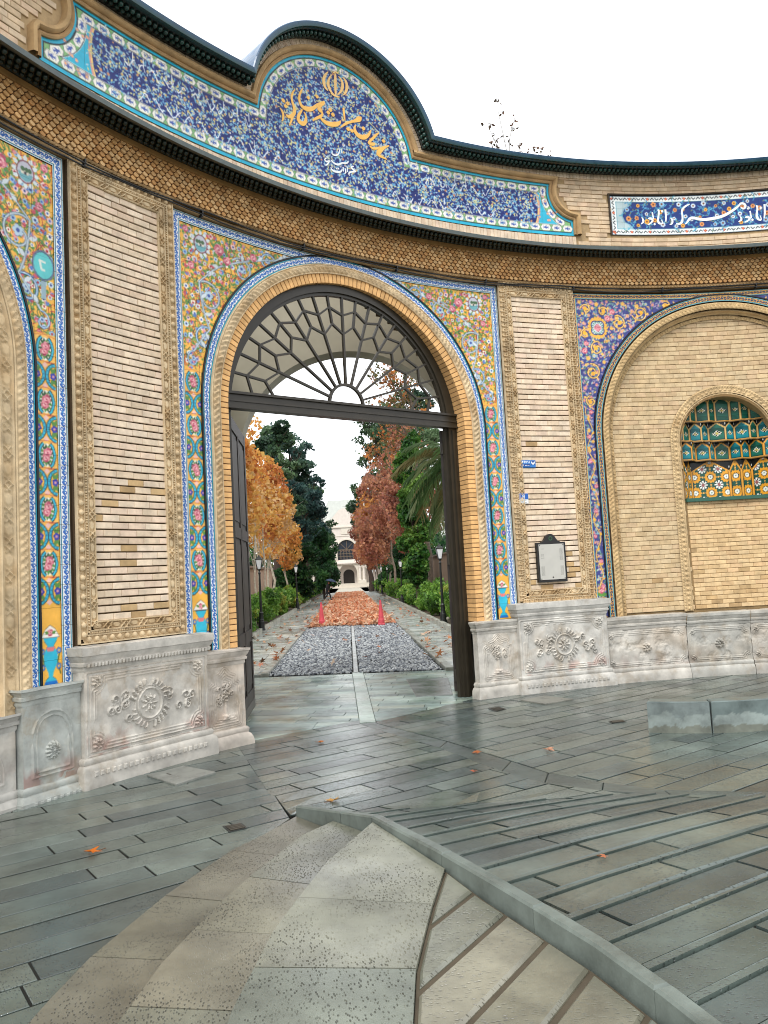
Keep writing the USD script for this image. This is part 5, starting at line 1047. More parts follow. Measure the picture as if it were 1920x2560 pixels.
upper = mid_zone.intersection(sbox(-9, 6.75, 9, 20)); lower = mid_zone.intersection(sbox(-9, -9, 9, 6.743))
arcr = [tuple(dev(s, 0, -.03)[:2]) for s in np.linspace(-4.55, 5.2, 40)]
right_zone = Polygon(BUP+[(6, 5), (14, 8)]+arcr[::-1]+[(1.84, 12.45)]).buffer(0)
right_zone = right_zone if right_zone.geom_type == 'Polygon' else max(right_zone.geoms, key=lambda g: g.area)
flat = lambda x, y: 0*x
bedm = plain('joint_bed', lin((34, 34, 31)), .9, 0., .1)
def bed(zone, dz, zf, nm='joint_bed'): 
    v, f = poly_vf(zone.buffer(.002), -.12, dz, 0, zf); put(nm, plaza, v, f, bedm)
for z_ in (left_zone, right_zone): bed(z_, -.007, flat)
# the ramp bed and ramp stones follow the slope: cut them into cross bands so that they bend with it
def banded(zone, ys):
    return [g for a, b in zip(ys[:-1], ys[1:]) for g in getattr(zone.intersection(sbox(-20, a, 20, b)), 'geoms', [zone.intersection(sbox(-20, a, 20, b))]) if g.geom_type == 'Polygon' and g.area > 1e-4]
for g in banded(mid_zone, [1.7, 4.4, 5.1, 6.0, 6.9, 7.4, 14]): bed(g, -.012, zramp)
n1 = lay(left_zone, .255, (.9, 1.5), A34, flat, M_PAVE, plaza, .016, seed=1)
n2 = lay(upper, .262, (.8, 1.6), A34, zramp, M_PAVE, plaza, .018, seed=2)
n3 = lay(lower, .275, (.8, 1.5), math.radians(28.5), zramp, M_RAMP, plaza, .024, rib=.050, seed=3)
wall_hole = [sbox(3.2, 9.9, 3.42, 10.06), sbox(1.93, 11.25, 2.14, 11.55)]
n4 = lay(right_zone, .262, (.7, 1.4), A34, flat, M_PAVE, plaza, .018, rib=None, seed=4)
band = Polygon(BLO+BUP[::-1]).buffer(-.006); band = band if band.geom_type == 'Polygon' else max(band.geoms, key=lambda g: g.area)
for a, b in zip(range(len(BLO)-1), range(1, len(BLO))):
    q = Polygon([BLO[a], BLO[b], BUP[b], BUP[a]]).buffer(-.004)
    if q.geom_type == 'Polygon' and q.area > .01: v, f = poly_vf(q, -.1, -.004, .006, zramp); put('band_stone', plaza, v, f, M_TREAD, GREYS[1]*.92)
# passage floor between gate and road, with the long middle stones
pz = Polygon([tuple(chA), (-1.62, 10.9), (-2.3, 12), (-2.55, 17.0), (2.6, 16.2), (2.5, 13), (1.9, 12.5), tuple(chB), (.27, 11.05), (.05, 11.25)]).buffer(0)
pz = pz if pz.geom_type == 'Polygon' else max(pz.geoms, key=lambda g: g.area)
bed(pz, -.007, flat); mid = Polygon([(-.03, 17.0), (.2, 16.9), (.27, 11.05), (.05, 11.0)])
def zpass(x, y): return 0*x
for g in getattr(pz.difference(mid.buffer(.006)), 'geoms', [pz.difference(mid.buffer(.006))]):
    if g.area > .2: lay(g, .24, (.5, 1.2), math.radians(-9), zpass, M_PASSAGE, plaza, .009, seed=5, jit=.0015, palette=[c*3.4 for c in GREYS])
for k in range(4):
    a, b = 11.05+k*1.45, 11.05+(k+1)*1.45-.01; q = mid.intersection(sbox(-1, a, 1, b)); v, f = poly_vf(q, -.1, .003, .005); put('drain_stone', plaza, v, f, M_PASSAGE, GREYS[2]*3.4)
# steps: three broad winding treads, the top landing, their kerb
steps = thing('steps', 'broad winding hammered stone steps rising towards the viewer', None, kind='structure')
E1 = [(-.545, 6.84), (-.76, 6.44), (-.98, 6.09), (-1.29, 5.31), (-1.51, 4.52), (-1.57, 4.1), (-1.66, 3.2), (-1.74, 2.2)]
E2 = [(-.215, 6.385), (-.44, 6.10), (-.58, 5.75), (-.74, 5.34), (-.88, 4.91), (-1.05, 4.22), (-1.12, 3.68), (-1.19, 2.9), (-1.24, 2.2)]
E3 = [(.085, 5.96), (-.23, 5.22), (-.38, 4.67), (-.49, 4.23), (-.59, 3.52), (-.62, 2.8), (-.63, 2.2)]
E4 = [(.50, 4.945), (.37, 4.44), (.31, 4.17), (.22, 3.75), (.17, 3.31), (.13, 2.7), (.10, 2.2)]
STEPC = [lin(c) for c in ((104, 105, 92), (114, 112, 96), (97, 102, 92), (117, 114, 99))]
def tread(lo, hi, kerbpts, z, cuts, nm, seed):
    p = Polygon(lo+hi[::-1]) if not kerbpts else Polygon(lo+hi[::-1]+kerbpts)
    p = p.buffer(0); p = p if p.geom_type == 'Polygon' else max(p.geoms, key=lambda g: g.area)
    geoms = [p]
    for a, b in cuts:
        a, b = np.array(a), np.array(b); d = b-a; ln = LineString([a-d*1.2, b+d*1.2]); nxt = []
        for g in geoms: nxt += [q for q in shsplit(g, ln).geoms if q.geom_type == 'Polygon']
        geoms = nxt
    r = np.random.default_rng(seed)
    for g in geoms:
        q = g.buffer(-.0035)
        if q.is_empty or q.geom_type != 'Polygon' or q.area < .004: continue
        v, f = poly_vf(q, -.1, z+r.uniform(-.0015, .0015), 0); put(nm, steps, v, f, M_TREAD, STEPC[r.integers(4)]*r.uniform(.9, 1.12)*(.55, .62, .85, 1.15)[seed])
    v, f = poly_vf(p.buffer(-.012), -.1, z-.004, 0); put('step_bed', steps, v, f, bedm)
tread(E1, E2, [], .022, [((-.98, 6.09), (-.74, 5.97)), ((-1.28, 5.31), (-.93, 5.17)), ((-1.51, 4.53), (-1.11, 4.43)), ((-1.6, 3.6), (-1.15, 3.5))], 'tread_stone', 1)
tread([KIN[0]]+[(-.36, 6.585)]+E2, E3, [(.06, 6.0)], .10, [((-.74, 5.32), (-.36, 5.13)), ((-.94, 4.58), (-.5, 4.45)), ((-1.1, 3.82), (-.61, 3.71)), ((-1.2, 3.0), (-.6, 2.92))], 'tread_stone', 2)
tread(E3, E4, [(.44, 5.08)], .20, [((-.38, 4.67), (.37, 4.44)), ((-.52, 3.88), (.22, 3.75)), ((-.6, 3.0), (.17, 2.9))], 'tread_stone', 3)
KL = [p for p in KIN if p[1] < 4.9]
land = Polygon(E4+[(1.44, 2.2)]+[(a-.015, b) for a, b in KL[::-1] if b > 2.2]).buffer(0); land = land if land.geom_type == 'Polygon' else max(land.geoms, key=lambda g: g.area)
bsand = plain('sandy_joint', lin((74, 65, 50)), .9, bump=.5, bscale=60); v, f = poly_vf(land, -.1, .178, 0); put('step_bed', steps, v, f, bsand)
dirj = np.array([math.cos(math.radians(53)), math.sin(math.radians(53))]); geoms = [land]
for c in ((.63, 4.59), (.75, 4.28), (.88, 3.95), (1.0, 3.63), (1.13, 3.28), (1.24, 2.85), (1.34, 2.4)):
    c = np.array(c); ln = LineString([c-dirj*4, c+dirj*1.0]); geoms = [q for g in geoms for q in shsplit(g, ln).geoms if q.geom_type == 'Polygon']
for g in geoms:
    q = g.buffer(-.016, join_style=1, quad_segs=2)
    if q.geom_type != 'Polygon' or q.area < .01: continue
    v, f = poly_vf(q, -.1, .198+r7.uniform(-.004, .004), .014); put('landing_stone', steps, v, f, M_LAND, STEPC[r7.integers(4)]*r7.uniform(.95, 1.15))
kerb = thing('kerb', 'grey stone kerb edging the ramp beside the steps', None, kind='structure')
KT = [.105, .232, .272, .298, .30, .30, .30, .30, .30]
t_in = resample(np.column_stack([kp, np.arange(len(kp))])[:, :2], 9); 
def kz(y): return np.interp(y, [1.8, 4.46, 5.08, 5.98, 6.84], [.30, .298, .272, .232, .105])
cuts = [0, .32, .78, 1.0]
def kpt(t, arr_): i = min(int(t), len(arr_)-2); return np.array(arr_[i])*(1-(t-i))+np.array(arr_[i+1])*(t-i)
segs = [(0, .62), (.62, 1.0), (1.0, 2.15), (2.15, 3.9), (3.9, 5.9), (5.9, 7.3), (7.3, 8.0)]
for a, b in segs:
    ts = sorted({a+.004, b-.004}|{k for k in range(9) if a < k < b}); A = [kpt(t, KIN) for t in ts]; B = [kpt(t, KOUT) for t in ts]
    q = Polygon(A+B[::-1]).buffer(0); v, f = poly_vf(q, -.1, 0, .012, lambda x, y: kz(y)); v[v[:, 2] < .0] *= [1, 1, 1]
    # the sides reach down to the paving, not by the slope
    lowm = v[:, 2] < kz(v[:, 1])-.05; v[lowm, 2] = -.1
    put('kerb_stone', kerb, v, f, M_KERB, lin((98, 106, 100))*r7.uniform(.85, 1.15))
# loose covers, drains, basin rim
def plate(name, label, cat, q, z, col, mat=M_KERB, extra=True):
    t = thing(name, label, cat); c = np.mean(q, axis=0); v, f = poly_vf(Polygon(q), -.02, z, .006); put('cover_plate', t, v, f, mat, col)
    if extra:
        e = np.array(q[1])-np.array(q[0]); e /= np.hypot(*e); p = c+(np.array(q[0])-c)*.35; g = Polygon([p-e*.05-[0, .012], p+e*.05-[0, .012], p+e*.05+[0, .012], p-e*.05+[0, .012]]); v, f = poly_vf(g, z-.002, z+.002); put('lifting_slot', t, v, f, M_FRAME)
plate('inspection_cover', 'grey diamond shaped stone cover lying proud of the paving left of the gate', 'inspection cover', [(-2.26, 8.71), (-1.85, 8.23), (-1.52, 8.65), (-1.94, 9.03)], .018, lin((122, 124, 118)))
plate('inspection_cover', 'grey square stone cover before the right pilaster base', 'inspection cover', [(2.76, 11.51), (3.25, 11.76), (2.93, 12.22), (2.50, 11.98)], .022, lin((120, 120, 112)), extra=False)
def grate(label, q):
    t = thing('drain_grate', label, 'drain'); P = Polygon(q); v, f = poly_vf(P.difference(P.buffer(-.025)).buffer(0) if False else P, -.03, .006, .003); put('grate_frame', t, v, f, M_LAMP)
    q = np.array(q, float)
    for k in range(4):
        a, b = q[0]+(q[3]-q[0])*(k+.7)/4.8, q[1]+(q[2]-q[1])*(k+.7)/4.8; d = (q[3]-q[0]); d = d/np.hypot(*d)*.014; i_ = (b-a)*.12
        v, f = poly_vf(Polygon([a+i_-d, b-i_-d, b-i_+d, a+i_+d]), .004, .012); put('grate_bar', t, v, f, M_FRAME)
grate('small dark drain grate in the paving left of the steps', [(-1.07, 6.59), (-.93, 6.67), (-1.0, 6.82), (-1.15, 6.76)])
grate('small dark drain grate close to the right gate jamb', [(1.98, 11.2), (2.16, 11.37), (2.09, 11.6), (1.92, 11.5)])
grate('small dark drain hole in the paving before the blind arch', [(3.20, 9.90), (3.40, 9.93), (3.40, 10.06), (3.20, 10.03)])
plate('trench_cover', 'rectangular recessed stone trench cover inside the gate passage', 'trench cover', [(1.0, 13.0), (1.6, 12.95), (1.78, 15.0), (1.0, 15.2)], .012, lin((96, 100, 98)), M_PASSAGE, False)
basin = thing('basin_rim', 'low curved grey stone basin wall with dark stained top at the right edge', 'basin')
bc, br = np.array([4.55, 11.2]), 2.25
for k, (a, b) in enumerate(((-120, -102.5), (-102, -78), (-77.5, -52), (-51.5, -25), (-24.5, 3))):
    t = np.radians(np.linspace(a, b, 9)); o = bc+br*np.stack([np.cos(t), np.sin(t)], 1); i_ = bc+(br-.22)*np.stack([np.cos(t), np.sin(t)], 1)
    v, f = poly_vf(Polygon(np.vstack([o, i_[::-1]])), -.05, .36, .012); w = meshkit.fbm(v*np.array([7, 7, 3]), 3, 4); cl = np.where((v[:, 2:3] > .23), lin((92, 104, 102)), lin((150, 162, 158)))*(.8+.4*w[:, None])
    # a wavy water mark on the outer face: finer face strip
    S, Z = np.meshgrid(np.linspace(0, 1, 40), np.linspace(.0, .345, 24), indexing='ij'); tt = math.radians(a+.1)+S*math.radians(b-a-.2); P3 = np.stack([bc[0]+(br+.003)*np.cos(tt), bc[1]+(br+.003)*np.sin(tt), Z], -1)
    wv = meshkit.fbm(np.stack([S*9+k*5, 0*S, 0*S], -1), 3, 7); wet = Z > .20+.16*(wv-.5); dirt = Z < .07+.08*(meshkit.fbm(np.stack([S*14, 0*S, 0*S+k], -1), 3, 3)-.4)
    c2 = np.where(wet[..., None], lin((96, 108, 106)) if k % 2 else lin((112, 122, 120)), lin((130, 140, 136))); c2 = np.where(dirt[..., None], lin((106, 110, 100)), c2)*(.85+.3*meshkit.fbm(P3*12, 3)[..., None])
    st = put('rim_stone', basin, v, f, M_KERB, cl); put('water_mark', basin, P3.reshape(-1, 3), grid_faces(40, 24), M_KERB, c2.reshape(-1, 3), smooth=True)
# road of dark pebbles, walkways, kerbs
road = thing('pebble_road', 'dark grey pebble road with a pale stone strip down its middle', None, kind='structure')
v, f = poly_vf(Polygon([(-1.79, 17.03), (1.87, 16.35), (1.82, 40), (-1.76, 40)]), -.15, -.012, 0); put('road_bed', road, v, f, bedm)
cob = MB(); rc = np.random.default_rng(9); ico = trimesh.creation.icosphere(1, 1.0); up_ = ico.vertices[:, 2] > -.3
y = 16.4
while y < 33.5:
    sp_ = .062 if y < 25 else .085
    for x in np.arange(-1.78, 1.84, sp_*1.25):
        xx, yy = x+rc.uniform(-.035, .035), y+rc.uniform(-.03, .03)
        if yy < 17.03-(xx+1.79)*.186+.05 or abs(xx-.05) < .09: continue
        a = rc.uniform(0, pi); s = np.array([sp_*.66, sp_*.40, .030])*rc.uniform(.8, 1.15); p = ico.vertices*s; c_, s_ = math.cos(a), math.sin(a)
        cob.add(np.stack([xx+p[:, 0]*c_-p[:, 1]*s_, yy+p[:, 0]*s_+p[:, 1]*c_, p[:, 2]*rc.uniform(.7, 1.2)+rc.uniform(-.010, .010)], -1), ico.faces, [lin((96, 102, 108)), lin((140, 144, 146)), lin((64, 70, 78)), lin((160, 164, 164))][rc.integers(4)]*rc.uniform(.7, 1.2))
    y += sp_*.95
cob.build('pebbles', road, M_COBBLE, kind='stuff', smooth=True)
y = 16.75
while y < 40:
    l = rc.uniform(.35, .7); v, f = block_vf(.0, .10, y, y+l-.012, -.1, .012, .008); put('strip_stone', road, v, f, M_KERB, lin((158, 162, 160))*rc.uniform(.85, 1.1)); y += l
walks = thing('garden_walk', 'grey stone walkway along the pebble road', None, kind='structure')
for sx0, sx1, y0 in ((-3.55, -1.98, 17.1), (2.05, 3.35, 16.2)):
    z_ = sbox(sx0, y0, sx1, 62); v, f = poly_vf(sbox(sx0, y0, sx1, 175), -.2, .03, 0); put('walk_bed', walks, v, f, M_KERB, lin((112, 116, 110)))
    y = y0
    while y < 52:
        l = rc.uniform(.45, .8); x = sx0; 
        while x < sx1-.1:
            w = min(rc.uniform(.5, 1.0), sx1-x)
            if y > 30 and rc.random() < .0: pass
            v, f = block_vf(x+.006, x+w-.006, y+.006, y+l-.006, .0, .05+rc.uniform(-.004, .004), .008); put('walk_slab', walks, v, f, M_PASSAGE, [lin((148, 154, 148)), lin((136, 142, 136)), lin((158, 160, 150))][rc.integers(3)]*rc.uniform(.85, 1.1)); x += w
        y += l
    e0, e1 = (sx1+.0, sx1+.17) if sx0 < 0 else (sx0-.17, sx0)
    y = y0-.05
    while y < 110:
        l = rc.uniform(.9, 1.4)*(1 if y < 45 else 4); v, f = block_vf(e0, e1, y, y+l-.01, -.2, .075, .012); put('kerb_stone', walks, v, f, M_KERB, lin((136, 138, 128))*rc.uniform(.85, 1.1)); y += l
v, f = block_vf(-1.77, 1.82, 40, 112, -.2, -.012); put('road_bed', road, v, f, M_GROUND, lin((90, 70, 50)))
# ------------------------------------------------------------------ the garden: beds, trees, shrubs, lamps, palace, person
def foliage(rg, blobs, n, size, cols, shell=.55, hole=.44, hs=1.1, droop=0., elong=1.7, clump=None):
    """many leaf-sized faces in ragged clumps: blobs = (centre, radii); returns vertices, faces, colours"""
    vol = np.array([np.prod(b[1]) for b in blobs])**.75; pick = rg.choice(len(blobs), size=int(n*2.2), p=vol/vol.sum())
    C_ = np.array([b[0] for b in blobs], float)[pick]; R_ = np.array([b[1] for b in blobs], float)[pick]
    d = rg.normal(size=(len(pick), 3)); d /= np.linalg.norm(d, axis=1, keepdims=True); rad = (shell+(1-shell)*rg.random(len(pick)))**.7
    lump = 1+.28*(meshkit.noise(d*2.3+pick[:, None]*3.1, 5)-.5)*2
    p = C_+R_*d*(rad*lump)[:, None]
    keep = meshkit.fbm(p*hs, 3, 3) > hole; p, d, pick = p[keep][:n], d[keep][:n], pick[keep][:n]; m = len(p)
    nrm = d*.6+rg.normal(size=(m, 3))*.75; nrm /= np.linalg.norm(nrm, axis=1, keepdims=True)
    a = np.cross(nrm, rg.normal(size=(m, 3))); a[:, 2] -= droop; a /= np.linalg.norm(a, axis=1, keepdims=True); b = np.cross(nrm, a); s = size*rg.uniform(.6, 1.25, m)[:, None]
    v = np.stack([p-a*s*elong/2, p+b*s*.5-a*s*.1+nrm*s*.12, p+a*s*elong/2, p-b*s*.5-a*s*.1+nrm*s*.12], 1).reshape(-1, 3)
    i = np.arange(m)*4; f = np.stack([i, i+1, i+2, i+3], 1)
    tone = meshkit.fbm(p*(clump or .9), 3, 8); k = np.clip((tone-.30)/.4+rg.normal(size=m)*.18, 0, .999); cols = np.asarray(cols); x = k*(len(cols)-1); j = x.astype(int); fr_ = (x-j)[:, None]
    c = cols[j]*(1-fr_)+cols[np.minimum(j+1, len(cols)-1)]*fr_
    return v, f, np.repeat(c, 4, axis=0)
def limb(mb, p0, p1, r0, r1, rg, col, wob=.12, n=6):
    t = np.linspace(0, 1, n)[:, None]; p = np.array(p0)*(1-t)+np.array(p1)*t; L_ = np.linalg.norm(np.array(p1)-np.array(p0)); w = rg.normal(size=(n, 3))*wob*.12*L_; w[0] = 0; w[-1] *= .3
    v, f = tube_vf(p+w, np.linspace(r0, r1, n), 8); mb.add(v, f, col); return p+w
def tree(name, label, cat, base, h, blobs, n, size, cols, seed, mat, trunk_r, barkc, fork=.35, lean=(0, 0), group=None, nl=9, **kw):
    rg = np.random.default_rng(seed); t = thing(name, label, cat, group=group); b = np.array([*base, 0.0]); mb = MB()
    top = b+np.array([lean[0], lean[1], h*.92]); tr = limb(mb, b-[0, 0, .1], top, trunk_r, trunk_r*.18, rg, barkc, .10, 9)
    bc_ = sorted(blobs, key=lambda q: -np.prod(q[1]))[:nl]
    for q in bc_:
        zc = max(fork*h, q[0][2]-.9*np.hypot(q[0][0]-b[0], q[0][1]-b[1])-.6); k = np.clip(zc/(h*.92), .12, .95); s = b+np.array([lean[0]*k, lean[1]*k, h*.92*k]); e = np.array(q[0])+rg.normal(size=3)*np.array(q[1])*.2
        pp = limb(mb, s, e, trunk_r*.42*(1-k*.5), trunk_r*.08, rg, barkc, .2, 6)
        for _ in range(3): limb(mb, pp[rg.integers(2, 5)], np.array(q[0])+rg.normal(size=3)*np.array(q[1])*.62, trunk_r*.14, trunk_r*.04, rg, barkc, .2, 4)
    mb.build('trunk', t, M_BARK, smooth=True)
    v, f, c = foliage(rg, blobs, n, size, cols, **kw); put('crown', t, v, f, mat, c); return t
def blobs_column(rg, x, y, z0, z1, r, n, taper=.5, spread=.35):
    out = []
    for k in range(n):
        u = (k+.5)/n; z = z0+(z1-z0)*u; rr_ = r*(1-taper*u**1.5)*(.55+.45*min(1, u*4)); a = rg.uniform(0, 2*pi); o = rr_*spread*rg.uniform(.6, 1.3)
        s = rr_*rg.uniform(.55, .85); out.append(((x+o*math.cos(a), y+o*math.sin(a), z), (s, s, max(s*.9, (z1-z0)/n*.9))))
    return out
ORANGE = [lin(c) for c in ((206, 124, 72), (240, 158, 82), (248, 182, 92), (252, 204, 108), (246, 204, 150))]
RUSSET = [lin(c) for c in ((146, 90, 74), (188, 118, 96), (208, 142, 114), (228, 164, 118), (186, 136, 116))]
PINE = [lin(c) for c in ((50, 78, 62), (76, 108, 78), (104, 138, 94), (136, 164, 120))]; DPINE = [lin(c) for c in ((34, 62, 62), (52, 88, 84), (72, 108, 98), (98, 132, 112))]
EVER = [lin(c) for c in ((24, 56, 32), (38, 80, 44), (58, 108, 56), (84, 132, 68))]; SHRUB = [lin(c) for c in ((62, 100, 38), (90, 138, 50), (122, 172, 64), (156, 198, 84))]
IVY = [lin(c) for c in ((34, 74, 28), (60, 112, 42), (94, 142, 54), (130, 170, 74))]; OLIVE = [lin(c) for c in ((70, 76, 44), (106, 110, 62), (140, 132, 84), (150, 104, 66))]
PALE, DARKT = lin((172, 164, 146)), lin((64, 52, 44))
rt_ = np.random.default_rng(77)
plane_labels = ['slender orange plane tree nearest the gate, left of the road', 'second slender orange plane tree behind the first lamp', 'orange plane tree with pale pole-like trunk by the left wall', 'taller orange plane tree rising over the left row', 'orange plane tree beside the second left lamp', 'thin orange plane tree before the dark pines', 'orange plane tree with low russet leaves next to pine trunks']
for k, (x, y, z0, h, r) in enumerate(((-4.4, 27.5, 4.0, 8.9, 1.5), (-4.9, 33, 3.9, 10.0, 1.9), (-6.0, 36, 3.8, 11.0, 2.1), (-5.2, 41, 4.0, 10.6, 2.1), (-4.6, 47, 3.8, 9.4, 1.7), (-5.4, 53, 3.9, 10.6, 2.1), (-4.6, 58, 3.2, 8.2, 1.6))):
    tree('plane_tree', plane_labels[k], 'tree', (x, y), h, blobs_column(rt_, x, y, z0, h, r, 9, .55), 2500, .19, ORANGE if k % 3 else ORANGE[1:], 100+k, M_AUT, .085, PALE, .3, nl=6, group='orange plane trees left of the road', hole=.40, hs=.9, droop=.5, elong=1.25, clump=.6)
for k, (x, y, r0) in enumerate(((-4.1, 30, .05), (-4.6, 31.5, .06), (-5.2, 32.5, .05), (-5.6, 34, .06), (-4.3, 36, .05), (-5.0, 38, .06), (-4.4, 42, .05), (-4.9, 44, .06))):
    t = thing('bare_sapling', 'pale slender tree trunk in the row left of the lamps', 'tree', group='pale sapling trunks left of the road'); mb = MB(); limb(mb, (x, y, 0), (x+rt_.uniform(-.2, .2), y, 5.0), r0, r0*.6, rt_, PALE*1.15, .05, 8)
    for q in range(4): z = rt_.uniform(2.4, 4.6); limb(mb, (x, y, z), (x+rt_.uniform(-.6, .6), y+rt_.uniform(-.4, .4), z+.9), r0*.4, r0*.15, rt_, PALE, .1, 4)
    mb.build('trunk', t, M_BARK, smooth=True)
def pine_blobs(rg, x, y, z0, h, r, n):
    out = []
    for k in range(n):
        u = (k+rg.uniform(.1, .9))/n; z = z0+(h-z0)*u; q = r*(.55+.6*math.sin(min(1, u*1.25)*pi*.8))*(1-.55*max(0, u-.5)); a = rg.uniform(0, 2*pi); o = q*rg.uniform(.35, .95); s = r*rg.uniform(.26, .44)
        out.append(((x+o*math.cos(a), y+o*math.sin(a), z), (s, s, s*rg.uniform(.55, .8))))
    return out
for k, (x, y, z0, h, r, cols, lab) in enumerate(((-6.0, 66, 6.2, 15.0, 2.5, PINE, 'tall grey-green pine standing directly behind the orange trees'), (-5.1, 76, 5.0, 16.6, 2.7, DPINE, 'tallest dark blue-green pine left of the road'), (-4.5, 88, 5.5, 15.6, 2.4, DPINE, 'dark pine leaning over the road, third on the left'), (-4.3, 104, 5.0, 14.4, 2.6, PINE, 'farthest pine left of the palace front'),
        (4.0, 90, 9.0, 20.5, 3.2, PINE, 'tall pine with separate clumps right of the road'), (2.9, 104, 6.5, 15.0, 2.7, PINE, 'lower pine right of the palace, behind the russet trees'), (6.0, 72, 8, 19, 3, PINE, 'high pine behind the ivy clad tree'))):
    tree('pine_tree', lab, 'tree', (x, y), h, pine_blobs(np.random.default_rng(300+k), x, y, z0, h, r, 34), 9000, .21, cols, 310+k, M_LEAF, .34, DARKT, .3, nl=16, hole=.45, hs=.9, shell=.5, elong=2.0, clump=.45)
for k, (x, y, rx, z0, h, lab) in enumerate(((-3.7, 60, 1.8, .6, 5.0, 'rounded dark green shrub tree behind the second left lamp'), (-2.5, 78, 1.8, .5, 6.6, 'dense dark evergreen shrub beside the walking person'), (-3.0, 98, 1.9, .5, 7.4, 'dark evergreen bush hiding the left part of the palace'), (5.0, 66, 1.9, .5, 5.0, 'dark evergreen bush behind the right lamps'), (4.4, 84, 1.6, .5, 4.6, 'dark bush under the russet trees'))):
    tree('evergreen_bush', lab, 'bush', (x, y), h*.8, blobs_column(np.random.default_rng(400+k), x, y, z0+.6, h, rx, 9, .35, .45), 6500, .17, EVER, 410+k, M_LEAF, .12, DARKT, .2, hole=.40, hs=1.2, clump=.8)
for k, (x, y, z0, h, r, lean, lab) in enumerate(((2.8, 60, 3.4, 11.0, 2.4, (-.8, 0), 'russet leaved tree right of the road, nearest of the russet ones'), (3.0, 74, 3.4, 11.5, 2.3, (-.6, 0), 'middle russet tree right of the road'), (2.5, 90, 3.4, 9.5, 2.1, (-.4, 0), 'russet tree closest to the palace'), (4.6, 52, 4.0, 12.0, 2.2, (-.5, 0), 'russet tree behind the ivy column'))):
    tree('russet_tree', lab, 'tree', (x+.9, y), h, blobs_column(np.random.default_rng(500+k), x, y, z0, h, r, 11, .5, .5), 5200, .21, RUSSET if k != 1 else RUSSET[1:]+ORANGE[1:3], 510+k, M_AUT, .11, lin((120, 108, 94)), .25, lean=lean, group=None, hole=.42, hs=.9, droop=.5, elong=1.3, clump=.6)
tree('sparse_tree', 'half bare autumn tree with few brown leaves above the palm', 'tree', (4.6, 44), 14.0, [((3.6+rt_.uniform(-1.6, 1.6), 44+rt_.uniform(-1, 1), rt_.uniform(8.5, 14.2)), (1.0, 1.0, .9)) for _ in range(13)], 1500, .17, OLIVE+ORANGE[:2], 601, M_AUT, .16, lin((96, 84, 72)), .4, lean=(-.6, 0), nl=13, hole=.5, hs=1.1, elong=1.3)
tree('ivy_tree', 'dense green ivy clad column tree by the palm', 'tree', (3.55, 41), 9.0, blobs_column(np.random.default_rng(9), 3.45, 41, 1.6, 9.4, 1.05, 13, .25, .35), 11000, .13, IVY, 602, M_LEAF, .2, DARKT, .2, hole=.36, hs=1.5, clump=1.2)
# palm
pl = thing('palm_tree', 'palm with long drooping fronds half hidden by the right gate jamb', 'palm'); mb = MB(); rp = np.random.default_rng(12); pb = np.array([3.75, 24.0])
limb(mb, (*pb, 0), (*pb, 5.2), .20, .16, rp, lin((104, 86, 62)), .03, 8); mb.build('trunk', pl, M_BARK, smooth=True)
for k in range(44):
    az = rp.uniform(0, 2*pi) if k > 26 else rp.uniform(pi*.60, pi*1.45); el = rp.uniform(-.75, .95); ln = rp.uniform(1.7, 2.5); pts = []; p = np.array([*pb, 5.15+.25*rp.random()]); d = np.array([math.cos(az)*math.cos(el), math.sin(az)*math.cos(el), math.sin(el)])
    for j in range(9): pts.append(p.copy()); p = p+d*ln/8; d = d+np.array([0, 0, -.17-.05*j*.2]); d /= np.linalg.norm(d)
    pts = np.array(pts); fm = MB(); c = [lin((66, 96, 50)), lin((96, 124, 72)), lin((130, 142, 96)), lin((120, 112, 66))][rp.integers(4)]*rp.uniform(.7, 1.2); v, f = tube_vf(pts, np.linspace(.02, .006, 9), 5); fm.add(v, f, c*1.1)
    T = np.gradient(pts, axis=0); T /= np.linalg.norm(T, axis=1, keepdims=True); side = np.cross(T, [0, 0, 1.0]); side /= np.linalg.norm(side, axis=1, keepdims=True)+1e-9
    for u in np.linspace(.22, 1, 26):
        i = min(int(u*8), 7); q = pts[i]*(1-(u*8-i))+pts[i+1]*(u*8-i); L_ = .62*math.sin(min(1, .25+u)*pi*.62)*(1-.45*u)+.12
        for sg in (-1, 1):
            dr = side[i]*sg*.75+T[i]*.75+np.array([0, 0, -.30])+rp.normal(size=3)*.08; dr /= np.linalg.norm(dr); wv = np.cross(dr, side[i]); wv = wv/(np.linalg.norm(wv)+1e-9)*.016
            fm.add(np.array([q-wv, q+wv, q+dr*L_*.6+wv-[0, 0, .03], q+dr*L_-[0, 0, .10*L_+.04], q+dr*L_*.6-wv-[0, 0, .03]]), np.array([[0, 1, 2, 2], [0, 2, 4, 4], [4, 2, 3, 3]]), c*rp.uniform(.8, 1.2))
    fm.build('frond', pl, M_LEAF)
